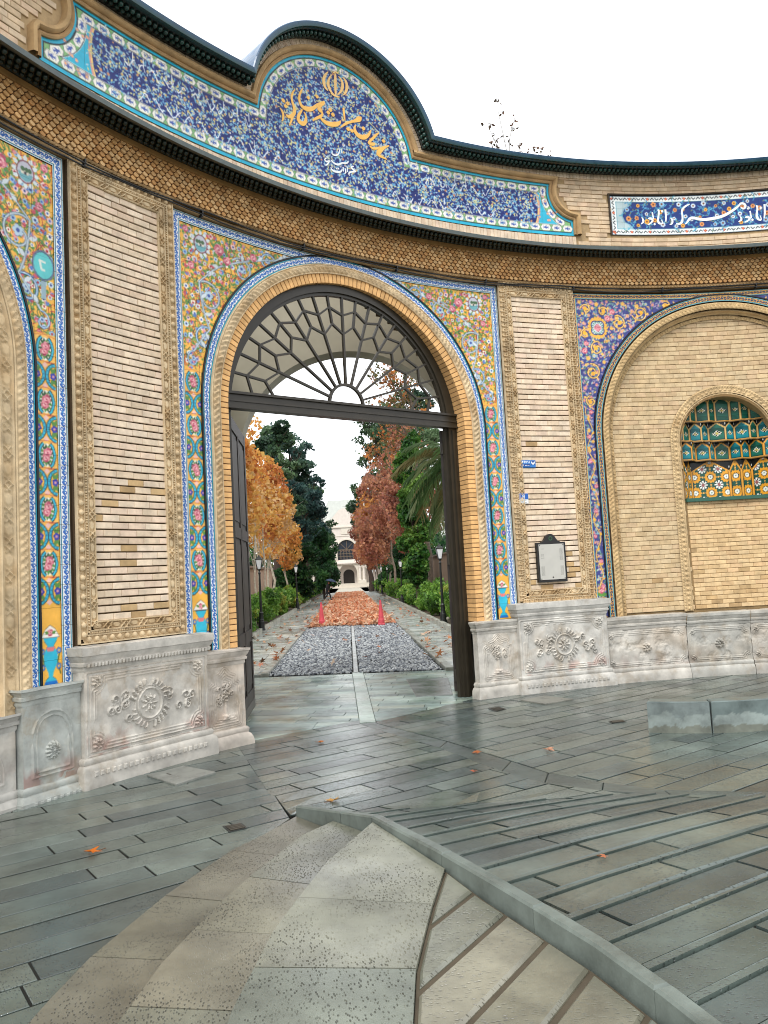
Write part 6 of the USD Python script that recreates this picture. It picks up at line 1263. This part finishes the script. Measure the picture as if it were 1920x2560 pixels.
# beds with low kerbs and bright shrubs
for sx, x0, x1, y0, lab in ((-1, -7.0, -3.58, 18.2, 'left'), (1, 3.37, 7.2, 17.4, 'right')):
    bed_ = thing('planting_bed', 'earth bed with stone edging along the %s walkway' % lab, None, kind='structure')
    v, f = block_vf(x0, x1, y0, 150, -.1, .14); put('soil', bed_, v, f, M_GROUND, lin((70, 58, 42)))
    y = y0
    while y < 70:
        e = -3.58 if sx < 0 else 3.22; v, f = block_vf(e, e+.15, y, y+1.2, -.1, .24, .012); put('edging_stone', bed_, v, f, M_KERB, lin((150, 150, 138))*rt_.uniform(.85, 1.1)); y += 1.212
ns = 0; side_names = {-1: 'left', 1: 'right'}
for sx in (-1, 1):
    y = 19.6 if sx < 0 else 29.5; k = 0
    while y < 118:
        x = sx*(4.35 if sx < 0 else 4.15)+rt_.uniform(-.2, .2); w = rt_.uniform(.85, 1.15)*(1 if y < 50 else 1.3); h = rt_.uniform(1.35, 1.75); rg = np.random.default_rng(700+ns)
        b = [((x+rg.uniform(-.45, .45), y+rg.uniform(-.6, .6)*w, rg.uniform(.45, h-.25)), (.42*w, .5*w, .38)) for _ in range(9)]
        zone = next((n_ for lim, n_ in (((20.5, 'nearest the gate'), (30.9, 'before the first lamp'), (51.3, 'between the first and second lamps'), (75, 'from the second lamp to the walking person'), (101, 'before the far small lamp'), (999, 'beyond the far small lamp')) if sx < 0 else ((40, 'behind the lamp at the gate jamb'), (52.3, 'before the lamp with the leaning trunk'), (74, 'before the close pair'), (96, 'beyond the close pair of lamps'), (999, 'next to the palace terrace'))) if y < lim)); one = zone == 'nearest the gate'
        t = thing('shrub', 'bright green leafy shrub of the %s bed, %s' % (side_names[sx], zone), 'shrub', group=None if one else '%s bed shrubs %s' % (side_names[sx], zone))
        v, f, c = foliage(rg, b, 2600 if y < 45 else 1500, .085 if y < 45 else .13, SHRUB if rg.random() < .75 else SHRUB[1:]+[lin((168, 170, 70))], shell=.4, hole=.36, hs=2.0, elong=2.0, clump=1.6); put('foliage', t, v, f, M_LEAF, c)
        mb = MB()
        for _ in range(5): limb(mb, (x+rg.uniform(-.1, .1), y, .1), (x+rg.uniform(-.5, .5), y+rg.uniform(-.4, .4), h*.8), .018, .006, rg, DARKT, .2, 4)
        mb.build('stem', t, M_BARK); ns += 1; y += 1.75*w*(1 if y < 50 else 1.5)
# lamps: one built, the others refer to it
def lamp_parts(t):
    v, f = lathe_vf([(0, .0), (.21, .0), (.21, .07), (.19, .09), (0, .09)], 8, (0, 0, 0), pi/8); put('plinth', t, v, f, M_KERB, lin((150, 150, 142)))
    v, f = lathe_vf([(.15, .09), (.15, .14), (.125, .18), (.12, .42), (.10, .46), (.105, .50), (.085, .54), (.08, .74), (.09, .77), (.06, .82)], 12); put('base', t, v, f, M_LAMP, smooth=30)
    v, f = lathe_vf([(.052, .80), (.046, 1.6), (.040, 2.28), (.055, 2.30), (.055, 2.33), (.035, 2.36), (.03, 2.40), (.075, 2.45), (.085, 2.47), (0, 2.47)], 12); put('pole', t, v, f, M_LAMP, smooth=30)
    g = put('lantern_glass', t, *lathe_vf([(.075, 2.48), (.165, 2.83), (.165, 2.835), (0, 2.835)], 4, (0, 0, 0), pi/4), M_LGLASS)
    for k in range(4):
        a = pi/4+k*pi/2; c, s_ = math.cos(a), math.sin(a); v, f = tube_vf([(.085*c, .085*s_, 2.47), (.178*c, .178*s_, 2.84)], .011, 6); put('lantern_bar', g, v, f, M_LAMP)
    v, f = lathe_vf([(.0, 2.835), (.185, 2.835), (.195, 2.86), (.185, 2.87), (.11, 2.93), (.085, 2.935), (.075, 2.96), (.04, 2.98), (.025, 3.0), (.03, 3.02), (0, 3.04)], 4, (0, 0, 0), pi/4); put('lantern_roof', g, v, f, M_LAMP)
LAMPS = [(-3.47, 30.9, 'black street lamp nearest the gate on the left walkway'), (-3.4, 51.3, 'second black street lamp on the left walkway'), (-3.3, 100.0, 'far small street lamp left, by the dark evergreen bush'), (3.40, 29.0, 'black street lamp half hidden behind the right gate jamb'), (3.46, 52.3, 'black street lamp in front of the leaning pale trunk on the right'), (3.62, 74, 'right one of the two close street lamps on the right walkway'), (3.38, 82, 'left one of the two close street lamps on the right walkway'), (3.3, 96, 'small black lamp before the right shrubs near the palace'), (3.5, 116, 'tiny lamp right of the palace columns'), (3.2, 124, 'tiny lamp beside the palace terrace, leftmost on the right side')]
l0 = thing('street_lamp', LAMPS[0][2], 'street lamp', (LAMPS[0][0], LAMPS[0][1], .05)); lamp_parts(l0)
for x, y, lab in LAMPS[1:]:
    o = thing('street_lamp', lab, 'street lamp', (x, y, .05), rz=rt_.uniform(-8, 8)); o.GetReferences().AddInternalReference(l0.GetPath()); o.SetInstanceable(True)
# cones
for x, y, lab in ((-1.25, 34.1, 'tall red road cone on the left edge of the fallen leaves'), (1.24, 32.4, 'tall red road cone on the right edge of the fallen leaves')):
    t = thing('road_cone', lab, 'cone', (x, y, 0.015)); v, f = lathe_vf([(.135, .06), (.13, .22), (.115, .24), (.035, .98), (.03, 1.0), (0, 1.0)], 18); put('cone_body', t, v, f, M_CONE, smooth=30); v, f = lathe_vf([(0, .0), (.20, .0), (.20, .035), (.17, .06), (0, .06)], 4, (0, 0, 0), pi/4); put('cone_base', t, v, f, M_CONE)
    v, f = lathe_vf([(.104, .34), (.106, .335), (.096, .44), (.094, .44)], 18); put('cone_band', t, v, f, M_CONE)
# fallen leaves
def leafshape(rg, n=5):
    out = []
    for k in range(n*2):
        a = pi*2*k/(n*2)+pi/2; r = 1.0 if k % 2 == 0 else .42; r *= 1 if k != n else .5; out.append((r*math.cos(a)*.9, r*math.sin(a)))
    return np.array(out)
def leaves_stuff(name, parent, label, rg, pts, size, cols, zfun, tilt=.35):
    sh = leafshape(rg); m = len(pts); a = rg.uniform(0, 2*pi, m); s = size*rg.uniform(.6, 1.2, m); k = len(sh); X = sh[None, :, 0]*s[:, None]; Y = sh[None, :, 1]*s[:, None]; c, s_ = np.cos(a)[:, None], np.sin(a)[:, None]
    x, y = X*c-Y*s_, X*s_+Y*c; tx, ty = rg.normal(size=(m, 1))*tilt, rg.normal(size=(m, 1))*tilt; z = x*tx+y*ty; z -= z.min(1, keepdims=True); z += .25*np.abs(X)*rg.uniform(-.2, .8, (m, 1))
    v = np.stack([pts[:, :1]+x, pts[:, 1:2]+y, zfun(pts)[:, None]+z+rg.uniform(.002, .02, (m, 1))], -1); ctr = v.mean(1, keepdims=True); v = np.concatenate([ctr, v], 1); i = np.arange(m)[:, None]*(k+1); f = np.concatenate([np.stack([i+0*i, i+1+q, i+1+(q+1) % k], -1).reshape(-1, 3) for q in range(k)])
    c_ = np.asarray(cols)[rg.integers(len(cols), size=m)]*rg.uniform(.7, 1.25, (m, 1)); o = put(name, parent, v.reshape(-1, 3), f, M_FALL, np.repeat(c_, k+1, axis=0)); return o
FALLC = [lin(c) for c in ((234, 160, 112), (240, 184, 140), (226, 138, 92), (244, 202, 166), (216, 140, 106), (248, 216, 186))]
rl = np.random.default_rng(21)
yy = 32.6+(108-32.6)*rl.random(22000)**1.9; xx = rl.uniform(-1.78, 1.84, 22000); sel = (yy > 33.3-.7*rl.random(22000)**2-.35*np.sin(xx*2.1)) ; P_ = np.stack([xx, yy], 1)[sel]
tag(leaves_stuff('fallen_leaves', None, '', rl, P_, .10, FALLC, lambda p: np.full(len(p), .015)+.0*p[:, 0]), 'thick carpet of orange fallen leaves covering the road', 'fallen leaves', kind='stuff')
v, f = block_vf(-1.77, 1.82, 34.0, 110, -.05, .012); put('leaf_layer', stage.GetPrimAtPath('/World/pebble_road'), v, f, M_GROUND, lin((232, 160, 116)))
P_ = np.vstack([np.stack([rl.uniform(-3.4, -1.8, 260), 18+70*rl.random(260)**1.5], 1), np.stack([rl.uniform(1.9, 3.3, 220), 18+60*rl.random(220)**1.5], 1), np.stack([rl.uniform(-1.7, 1.75, 26), rl.uniform(17.5, 33, 26)], 1), np.stack([-1.9+rl.normal(size=80)*.12, 30+40*rl.random(80)], 1)])
tag(leaves_stuff('scattered_leaves', None, '', rl, P_, .11, [c*.8 for c in FALLC]+[lin((120, 80, 50))], lambda p: np.full(len(p), .055)), 'orange and brown leaves scattered over walkways and pebbles', 'fallen leaves', kind='stuff')
for x, y, lab, sz, c in ((-2.06, 6.31, 'bright orange curled leaf on the strips left of the steps', .075, (226, 120, 20)), (-.24, 7.25, 'flat yellow-brown maple leaf just behind the kerb tip', .085, (214, 160, 84)), (2.08, 8.65, 'pale pink-brown leaf on the paving right of the slanting band', .085, (214, 160, 130)), (1.31, 8.76, 'small brown leaf lying on the slanting stone band', .065, (190, 110, 60)), (1.15, 7.95, 'small reddish leaf below the slanting band', .05, (196, 110, 80)), (-.44, 9.84, 'small orange leaf in front of the gate threshold', .06, (206, 120, 56)), (1.42, 4.73, 'tiny orange leaf on the ramp stones', .03, (210, 130, 90))):
    t = thing('fallen_leaf', lab, 'leaf'); rg = np.random.default_rng(int(abs(x*1000))); sh = leafshape(rg)*sz; n_ = len(sh); mb = MB(); z0 = float(zramp(0, y)) if x > -.5 else 0.0
    up = rg.uniform(-.1, .9, n_)*sz*.35; a = rg.uniform(0, 6); X = sh[:, 0]*math.cos(a)-sh[:, 1]*math.sin(a); Y = sh[:, 0]*math.sin(a)+sh[:, 1]*math.cos(a)
    vv = np.vstack([[x, y, z0+.012], np.stack([x+X*.5, y+Y*.5, z0+.018+up*.2], 1), np.stack([x+X, y+Y, z0+.014+up], 1)]); f = [[0, 1+k, 1+(k+1) % n_, 1+(k+1) % n_] for k in range(n_)]+[[1+k, 1+n_+k, 1+n_+(k+1) % n_, 1+(k+1) % n_] for k in range(n_)]
    put('blade', t, vv, np.array(f), M_FALL, lin(c)); v, f = tube_vf([(x, y, z0+.012), (x-X[0]*.6, y-Y[0]*.6, z0+.014), (x-X[0]*1.3, y-Y[0]*1.2, z0+.02)], .003, 5); put('stalk', t, v, f, M_FALL, lin((120, 70, 30)))
# walls of the garden, glimpsed between trunks
gw = thing('garden_wall', 'pale pink garden wall behind the left tree row', 'wall'); v, f = block_vf(-7.6, -7.2, 17, 150, -.1, 3.1); put('wall_face', gw, v, f, M_PLASTER, lin((196, 164, 140))); v, f = block_vf(-7.75, -7.05, 17, 150, 3.1, 3.25); put('coping', gw, v, f, M_PLASTER, lin((150, 130, 112)))
gw = thing('garden_wall', 'brown garden wall behind the right planting bed', 'wall'); v, f = block_vf(7.4, 7.8, 16, 150, -.1, 3.4); put('wall_face', gw, v, f, M_PLASTER, lin((120, 100, 82))); v, f = block_vf(7.3, 7.9, 16, 150, 3.4, 3.52); put('coping', gw, v, f, M_PLASTER, lin((110, 96, 80)))
# backdrop of distant greenery left and right of the palace
for sx, lab in ((-1, 'left'), (1, 'right')):
    t = thing('distant_trees', 'dim mass of far trees %s of the palace' % lab, 'trees', kind='stuff'); rg = np.random.default_rng(800+sx); b = [((sx*rg.uniform(9, 30), rg.uniform(125, 175), rg.uniform(2, 9)), (3.5, 3, 3)) for _ in range(26)]; v, f, c = foliage(rg, b, 7000, .5, EVER+OLIVE[:2], hole=.35, hs=.4, clump=.2); put('foliage', t, v, f, M_LEAF, c)
# palace at the end of the road
PYY = 155.0; pal = thing('palace', 'pale stuccoed palace front with arched window and columned porch closing the view', 'palace'); PCOL, PC2 = lin((214, 204, 194)), lin((206, 198, 184))
def pbox(nm, x0, x1, z0, z1, y0, y1, col, par=None, mat=None): v, f = block_vf(x0, x1, PYY+y0, PYY+y1, z0, z1); return put(nm, par or pal, v, f, mat or M_PLASTER, col)
def pext(nm, poly, y0, y1, col, par=None, mat=None):
    if poly.geom_type != 'Polygon': return [pext(nm, g, y0, y1, col, par, mat) for g in poly.geoms][0]
    m = trimesh.creation.extrude_polygon(poly, y1-y0, engine='earcut'); v = m.vertices; return put(nm, par or pal, np.stack([v[:, 0], PYY+y0+v[:, 2], v[:, 1]], -1), m.faces[:, ::-1], mat or M_PLASTER, col)
WX = -.15; arch = lambda c, z0, zs, r, n=24: Polygon([(c-r, z0)]+list(arc(c, zs, r, 180, 0, n))+[(c+r, z0)])
upper_wall = Polygon([(-9, 4.9), (11, 4.9), (11, 12.0), (6.5, 12.0), (4.5, 13.0), (2.2, 13.6), (.8, 15.4), (-.2, 15.9), (-1.4, 15.4), (-3.0, 13.6), (-5.2, 13.0), (-7, 12.0), (-9, 12.0)]).difference(arch(WX, 5.55, 7.6, 1.85))
pext('upper_wall', upper_wall, 0, .6, PCOL)
win = put('arched_window', pal, *[(lambda m: (np.stack([m.vertices[:, 0], PYY+.1+m.vertices[:, 2], m.vertices[:, 1]], -1), m.faces[:, ::-1]))(trimesh.creation.extrude_polygon(arch(WX, 5.55, 7.6, 1.85).difference(arch(WX, 5.65, 7.6, 1.72)), .2, engine='earcut'))][0], M_WOOD)
pext('pane', arch(WX, 5.6, 7.6, 1.8), .32, .36, lin((40, 48, 60)), win.GetPrim(), M_GLAZE)
for x in (-1.2, -.6, 0, .6, 1.2): pbox('mullion', WX+x-.05, WX+x+.05, 5.6, 7.6, .14, .26, lin((110, 96, 80)), win.GetPrim())
for z in (6.2, 6.75, 7.55): pbox('mullion', WX-1.8, WX+1.8, z-.05, z+.05, .13, .25, lin((110, 96, 80)), win.GetPrim())
for k in range(5): pext('window_arch', Polygon(list(arc(WX-1.44+.72*k, 7.15, .36, 0, 180, 12))).difference(Polygon(list(arc(WX-1.44+.72*k, 7.15, .27, 0, 180, 12)))), .12, .2, lin((120, 100, 84)), win.GetPrim())
for a in (45, 90, 135): d = np.array([math.cos(math.radians(a)), math.sin(math.radians(a))]); n_ = np.array([-d[1], d[0]])*.045; c = np.array([WX, 7.6]); pext('mullion', Polygon([c-n_, c+d*1.8-n_, c+d*1.8+n_, c+n_]), .13, .24, lin((110, 96, 80)), win.GetPrim())
pext('window_hood', arch(WX, 5.5, 7.6, 2.12).difference(arch(WX, 5.4, 7.6, 1.85)), -.15, .02, PC2)
for z0, z1, y0, c in ((4.55, 4.75, -1.4, PC2), (4.75, 4.95, -1.55, PCOL*1.05), (11.9, 12.1, -.25, PC2), (10.2, 10.3, -.08, PC2)): pbox('cornice', -8.5, 10.5, z0, z1, y0, .1, c)
pext('gable_relief', Polygon([(-1.1, 10.6), (.9, 10.6), (.9, 11.6), (-.1, 12.2), (-1.1, 11.6)]), -.12, .02, PC2*1.05)
pext('roof', Polygon([(-6, 12.1), (7, 12.1), (3.0, 17.5), (-3.4, 17.5)]), 1.2, 1.6, lin((200, 204, 198)))
low = Polygon([(-9, .9), (11, .9), (11, 4.6), (-9, 4.6)]).difference(unary_union([arch(-.05, .9, 3.0, 1.72), arch(4.9, .9, 3.0, 1.5), arch(-4.9, .9, 3.0, 1.5)])); pext('porch_arcade', low, -1.2, -.8, PC2)
pext('rear_wall', Polygon([(-9, .9), (11, .9), (11, 4.6), (-9, 4.6)]).difference(arch(.05, .9, 2.55, 1.1)), .9, 1.1, PCOL*.9)
dr = pext('door', arch(.05, .9, 2.55, 1.12), 1.0, 1.12, lin((60, 50, 44)), None, M_WOOD)
for x in (2.25, 3.0, -2.25, -3.0, 6.8, -6.8):
    v, f = lathe_vf([(.30, .9), (.30, 1.45), (.22, 1.5), (.19, 3.7), (.24, 3.8), (.32, 4.0), (.32, 4.1)], 14, (x, PYY-1.55, 0)); put('column', pal, v, f, M_PLASTER, PCOL*1.05, smooth=30)
pbox('column_plinth', 1.85, 3.4, .88, 1.45, -1.9, -1.2, PC2); pbox('column_plinth', -3.4, -1.85, .88, 1.45, -1.9, -1.2, PC2)
for k in range(5): pbox('terrace_step', -3.0-.0*k, 4.0, .0+.18*k, .18*(k+1), -4.6+.55*k, -1.0, PC2*(1-.04*k))
pbox('terrace', -9, 11, 0, .88, -2.2, 1.2, PCOL); pbox('forecourt', -4, 5, -.1, .03, -46, -4.6, lin((170, 164, 150)))
# person with umbrella crossing from the left walk
import manifold3d as m3
def body(bones, rad, edge, it=8):
    parts = []
    for a, b in bones:
        pts = []
        for q, r in ((a, rad[a]), (b, rad[b])): s = trimesh.creation.icosphere(1, r); pts.append(s.vertices+np.array(JT[q]))
        parts.append(m3.Manifold.hull_points(np.vstack(pts)))
    u = m3.Manifold.batch_boolean(parts, m3.OpType.Add).refine_to_length(edge); m = u.to_mesh(); t = trimesh.Trimesh(m.vert_properties[:, :3], m.tri_verts, process=True); trimesh.smoothing.filter_taubin(t, iterations=it); return t
JT = dict(pel=(0, 0, .94), chest=(.03, 0, 1.30), neck=(.05, 0, 1.47), head=(.08, 0, 1.60), chin=(.13, 0, 1.55), hl=(0, .09, .90), kl=(.20, .09, .52), al=(.27, .09, .10), tl=(.42, .09, .05), hr=(0, -.09, .90), kr=(-.06, -.09, .50), ar=(-.33, -.09, .14), tr=(-.24, -.09, .03), sl=(.04, .18, 1.40), el=(.10, .24, 1.14), wl=(.30, .16, 1.24), fl=(.36, .12, 1.27), sr=(.03, -.18, 1.40), er=(-.06, -.24, 1.12), wr=(.06, -.24, .90), fr=(.10, -.23, .83), hem=(-.02, 0, .72))
RD = dict(pel=.15, chest=.17, neck=.06, head=.105, chin=.07, hl=.10, kl=.065, al=.05, tl=.035, hr=.10, kr=.065, ar=.05, tr=.035, sl=.085, el=.055, wl=.04, fl=.04, sr=.085, er=.055, wr=.04, fr=.04, hem=.17)
per = thing('person', 'person in black coat and trousers walking right under a dark umbrella', 'person', (-1.95, 70.6, .05))
tb = body([('pel', 'chest'), ('pel', 'hem'), ('chest', 'neck'), ('neck', 'head'), ('head', 'chin'), ('hl', 'kl'), ('kl', 'al'), ('al', 'tl'), ('hr', 'kr'), ('kr', 'ar'), ('ar', 'tr'), ('pel', 'hl'), ('pel', 'hr'), ('chest', 'sl'), ('sl', 'el'), ('el', 'wl'), ('wl', 'fl'), ('chest', 'sr'), ('sr', 'er'), ('er', 'wr'), ('wr', 'fr')], RD, .05)
cv_ = tb.vertices; skin = (cv_[:, 2] > 1.49) & (cv_[:, 0] > .10) | (np.linalg.norm(cv_-np.array(JT['fl']), axis=1) < .07) | (np.linalg.norm(cv_-np.array(JT['fr']), axis=1) < .07)
put('figure', per, cv_, tb.faces, M_CLOTH, np.where(skin[:, None], lin((170, 126, 100)), lin((26, 26, 30))), smooth=True)
umb = thing('umbrella', 'dark blue umbrella held over the walking person', 'umbrella', (-1.95, 70.6, .05)); v, f = tube_vf([(.36, .12, 1.15), (.34, .12, 1.5), (.33, .11, 1.92)], .012, 6); put('shaft', umb, v, f, M_LAMP)
v, f = lathe_vf([(0, .22), (.18, .19), (.36, .11), (.50, .0), (.49, -.015), (.35, .09), (0, .2)], 8); ct, st_ = math.cos(.25), math.sin(.25); v = np.stack([v[:, 0]*ct+v[:, 2]*st_, v[:, 1], -v[:, 0]*st_+v[:, 2]*ct], -1)+[.33, .11, 1.72]; put('canopy', umb, v, f, M_CLOTH, lin((50, 62, 84)))
# ------------------------------------------------------------------ small things on the wall
def panel_on_wall(parent, name, poly, d0, d1, mat, col):
    m = trimesh.creation.extrude_polygon(poly, 1.0, engine='earcut'); v = m.vertices; return put(name, parent, dev(v[:, 0], v[:, 1], d0+(d1-d0)*v[:, 2]), m.faces, mat, col)
pq = thing('plaque', 'black framed heritage plaque with grey text plate on the right pilaster', 'plaque')
a, b, c, e = -3.37, -2.825, 1.75, 2.405; xm = (a+b)/2
fp_ = unary_union([sbox(a, c, b, e), Polygon([(xm-.20, e-.01), (xm-.13, e+.03), (xm-.10, e+.07)]+list(arc(xm, e+.035, .105, 155, 25, 14))+[(xm+.10, e+.07), (xm+.13, e+.03), (xm+.20, e-.01)])]); panel_on_wall(pq, 'frame', fp_, -.125, -.07, M_PAINT, lin((18, 18, 18)))
panel_on_wall(pq, 'text_plate', sbox(a+.035, c+.04, b-.035, e-.03), -.132, -.12, M_PAINT, lin((182, 180, 172)))
ro = np.random.default_rng(4)
def textlines(par, x0, x1, zz, lh, n, col, seed, ragged=False):
    r = np.random.default_rng(seed); mb = MB()
    for k in range(n):
        x = x0+(r.uniform(0, .1) if ragged else 0); z = zz-k*lh
        while x < x1: w = r.uniform(.012, .038); v, f = brick_vf(x, min(x+w, x1), z, z+lh*.42, -.1335, -.131, .0002); mb.add(v, f, col); x += w+.006
    mb.build('text_lines', par, M_PAINT, kind='stuff')
textlines(pq, xm-.13, xm+.13, e-.075, .02, 1, lin((40, 40, 40)), 1); textlines(pq, a+.06, b-.06, e-.11, .019, 11, lin((128, 126, 120)), 2, True); textlines(pq, xm-.11, xm+.11, c+.30, .02, 2, lin((36, 36, 36)), 3); textlines(pq, a+.06, b-.06, c+.25, .017, 9, lin((124, 122, 116)), 4)
for q in ((a+.05, e-.045), (b-.05, e-.045), (a+.05, c+.055), (b-.05, c+.055)): panel_on_wall(pq, 'screw', Point(q).buffer(.008, 4), -.137, -.13, M_PAINT, lin((60, 60, 58)))
panel_on_wall(pq, 'crest', Point(xm, e+.065).buffer(.036, 8).difference(Point(xm, e+.065).buffer(.022, 8)), -.129, -.124, M_PAINT, lin((44, 84, 56))); panel_on_wall(pq, 'stamp', Point(xm, c+.075).buffer(.014, 6), -.1345, -.131, M_PAINT, lin((50, 54, 50)))
s1 = thing('number_sign', 'small blue enamel sign with white code numbers on the right pilaster', 'sign'); panel_on_wall(s1, 'plate', sbox(-3.525, 3.668, -3.255, 3.79), -.085, -.074, M_PAINT, lin((30, 112, 186))); panel_on_wall(s1, 'lower_field', sbox(-3.505, 3.682, -3.36, 3.724), -.0865, -.084, M_PAINT, lin((22, 66, 134))); panel_on_wall(s1, 'emblem_field', sbox(-3.345, 3.715, -3.268, 3.778), -.0865, -.084, M_PAINT, lin((22, 70, 140)))
for p in ([(-3.505, 3.775, .010), (-3.50, 3.745, .010), (-3.492, 3.776, .008)], [(-3.475, 3.778, .008), (-3.463, 3.765, .012), (-3.47, 3.738, .008)], [(-3.442, 3.776, .010), (-3.436, 3.74, .008), (-3.428, 3.776, .008)], [(-3.41, 3.775, .008), (-3.40, 3.76, .012), (-3.395, 3.738, .008)], [(-3.375, 3.776, .010), (-3.37, 3.738, .008)]): stroke(s1, p, -.085, .003, M_PAINT, lin((236, 240, 244)), 'numeral')
for p in ([(-3.485, 3.716, .008), (-3.485, 3.690, .006)], [(-3.46, 3.706, .008), (-3.445, 3.698, .010), (-3.43, 3.708, .008)], [(-3.415, 3.698, .006), (-3.375, 3.700, .006)]): stroke(s1, p, -.0865, .002, M_PAINT, lin((236, 240, 244)), 'script')
stroke(s1, [(-3.33, 3.768, .006), (-3.325, 3.742, .020), (-3.305, 3.728, .026), (-3.285, 3.742, .020), (-3.28, 3.768, .006)], -.0865, .002, M_PAINT, lin((240, 244, 246)), 'bowl_emblem')
s2 = thing('house_number_sign', 'blue and white house number sign below the small blue sign', 'sign'); panel_on_wall(s2, 'plate', sbox(-3.615, 3.065, -3.44, 3.235), -.084, -.074, M_PAINT, lin((226, 230, 228))); panel_on_wall(s2, 'blue_field', sbox(-3.613, 3.135, -3.442, 3.233), -.0865, -.083, M_PAINT, lin((18, 88, 172)))
stroke(s2, [(-3.524, 3.180, .006), (-3.540, 3.178, .009), (-3.546, 3.195, .009), (-3.532, 3.210, .009), (-3.520, 3.200, .010), (-3.520, 3.178, .011), (-3.514, 3.150, .007)], -.0865, .003, M_PAINT, lin((240, 244, 246)), 'numeral')
for z, w_ in ((3.115, .12), (3.095, .09), (3.08, .13)): stroke(s2, [(-3.60, z, .004), (-3.60+w_*.5, z+.004, .005), (-3.60+w_, z, .004)], -.0845, .002, M_PAINT, lin((90, 100, 110)), 'small_script')
# cables strung along the string course
rc_ = np.random.default_rng(6)
for k, (z, d, lab) in enumerate(((6.80, -.115, 'black cable strung along the string course under the scale frieze'), (6.765, -.105, 'second black cable sagging just below the first along the frieze'))):
    s = np.arange(-12.8, 5.2, .25); zz = z+.020*np.sin(s*1.9+k)+rc_.normal(size=len(s))*.004; t = thing('cable', lab, 'cable'); v, f = tube_vf(dev(s, zz, d+0*s), .010, 6); put('cable_run', t, v, f, M_CABLE, smooth=True)
    for q in np.arange(-12.5, 5, 1.7): v, f = brick_vf(q, q+.02, z-.02, z+.03, d-.012, d+.06, .002); put('clip', t, v, f, M_CABLE)
# dry stalks growing on the wall top
ws = thing('dry_wall_plant', 'dry stalks with shrivelled brown leaves growing on top of the wall', 'plant'); rw = np.random.default_rng(14); stem, lv = MB(), MB()
def wp(s, z): return dev(s, z, -.05)
for s0, pts in ((-3.34, [(-3.42, 9.5), (-3.48, 9.85), (-3.50, 10.12)]), (-3.42, [(-3.62, 9.4), (-3.72, 9.62)]), (-3.32, [(-3.30, 9.4), (-3.24, 9.62), (-3.16, 9.83)]), (-3.28, [(-3.12, 9.25), (-3.10, 9.42)]), (-2.92, [(-2.90, 9.2), (-2.84, 9.32)]), (-2.88, [(-2.78, 9.16), (-2.70, 9.28)]), (-3.36, [(-3.55, 9.2), (-3.58, 9.36)]), (-2.60, [(-2.55, 9.10), (-2.50, 9.2)])):
    P3 = np.array([wp(s0, 9.0)]+[wp(*q) for q in pts]); stem.add(*tube_vf(P3, np.linspace(.007, .003, len(P3)), 5), lin((110, 96, 74)))
    for q in pts:
        for _ in range(2):
            c = wp(q[0]+rw.uniform(-.07, .07), q[1]+rw.uniform(-.12, .06)); stem.add(*tube_vf(np.array([wp(*q)-[0, 0, .05], c]), .003, 4), lin((110, 96, 74)))
            for _ in range(3): d = rw.normal(size=3); d /= np.linalg.norm(d); e2 = np.cross(d, rw.normal(size=3)); e2 /= np.linalg.norm(e2); l = rw.uniform(.06, .11); lv.add(np.array([c, c+d*l*.5+e2*l*.22, c+d*l, c+d*l*.5-e2*l*.22]), np.array([[0, 1, 2, 3]]), [lin((96, 74, 50)), lin((70, 60, 40)), lin((120, 84, 60))][rw.integers(3)])
stem.build('stalks', ws, M_BARK); lv.build('dry_leaves', ws, M_FALL)
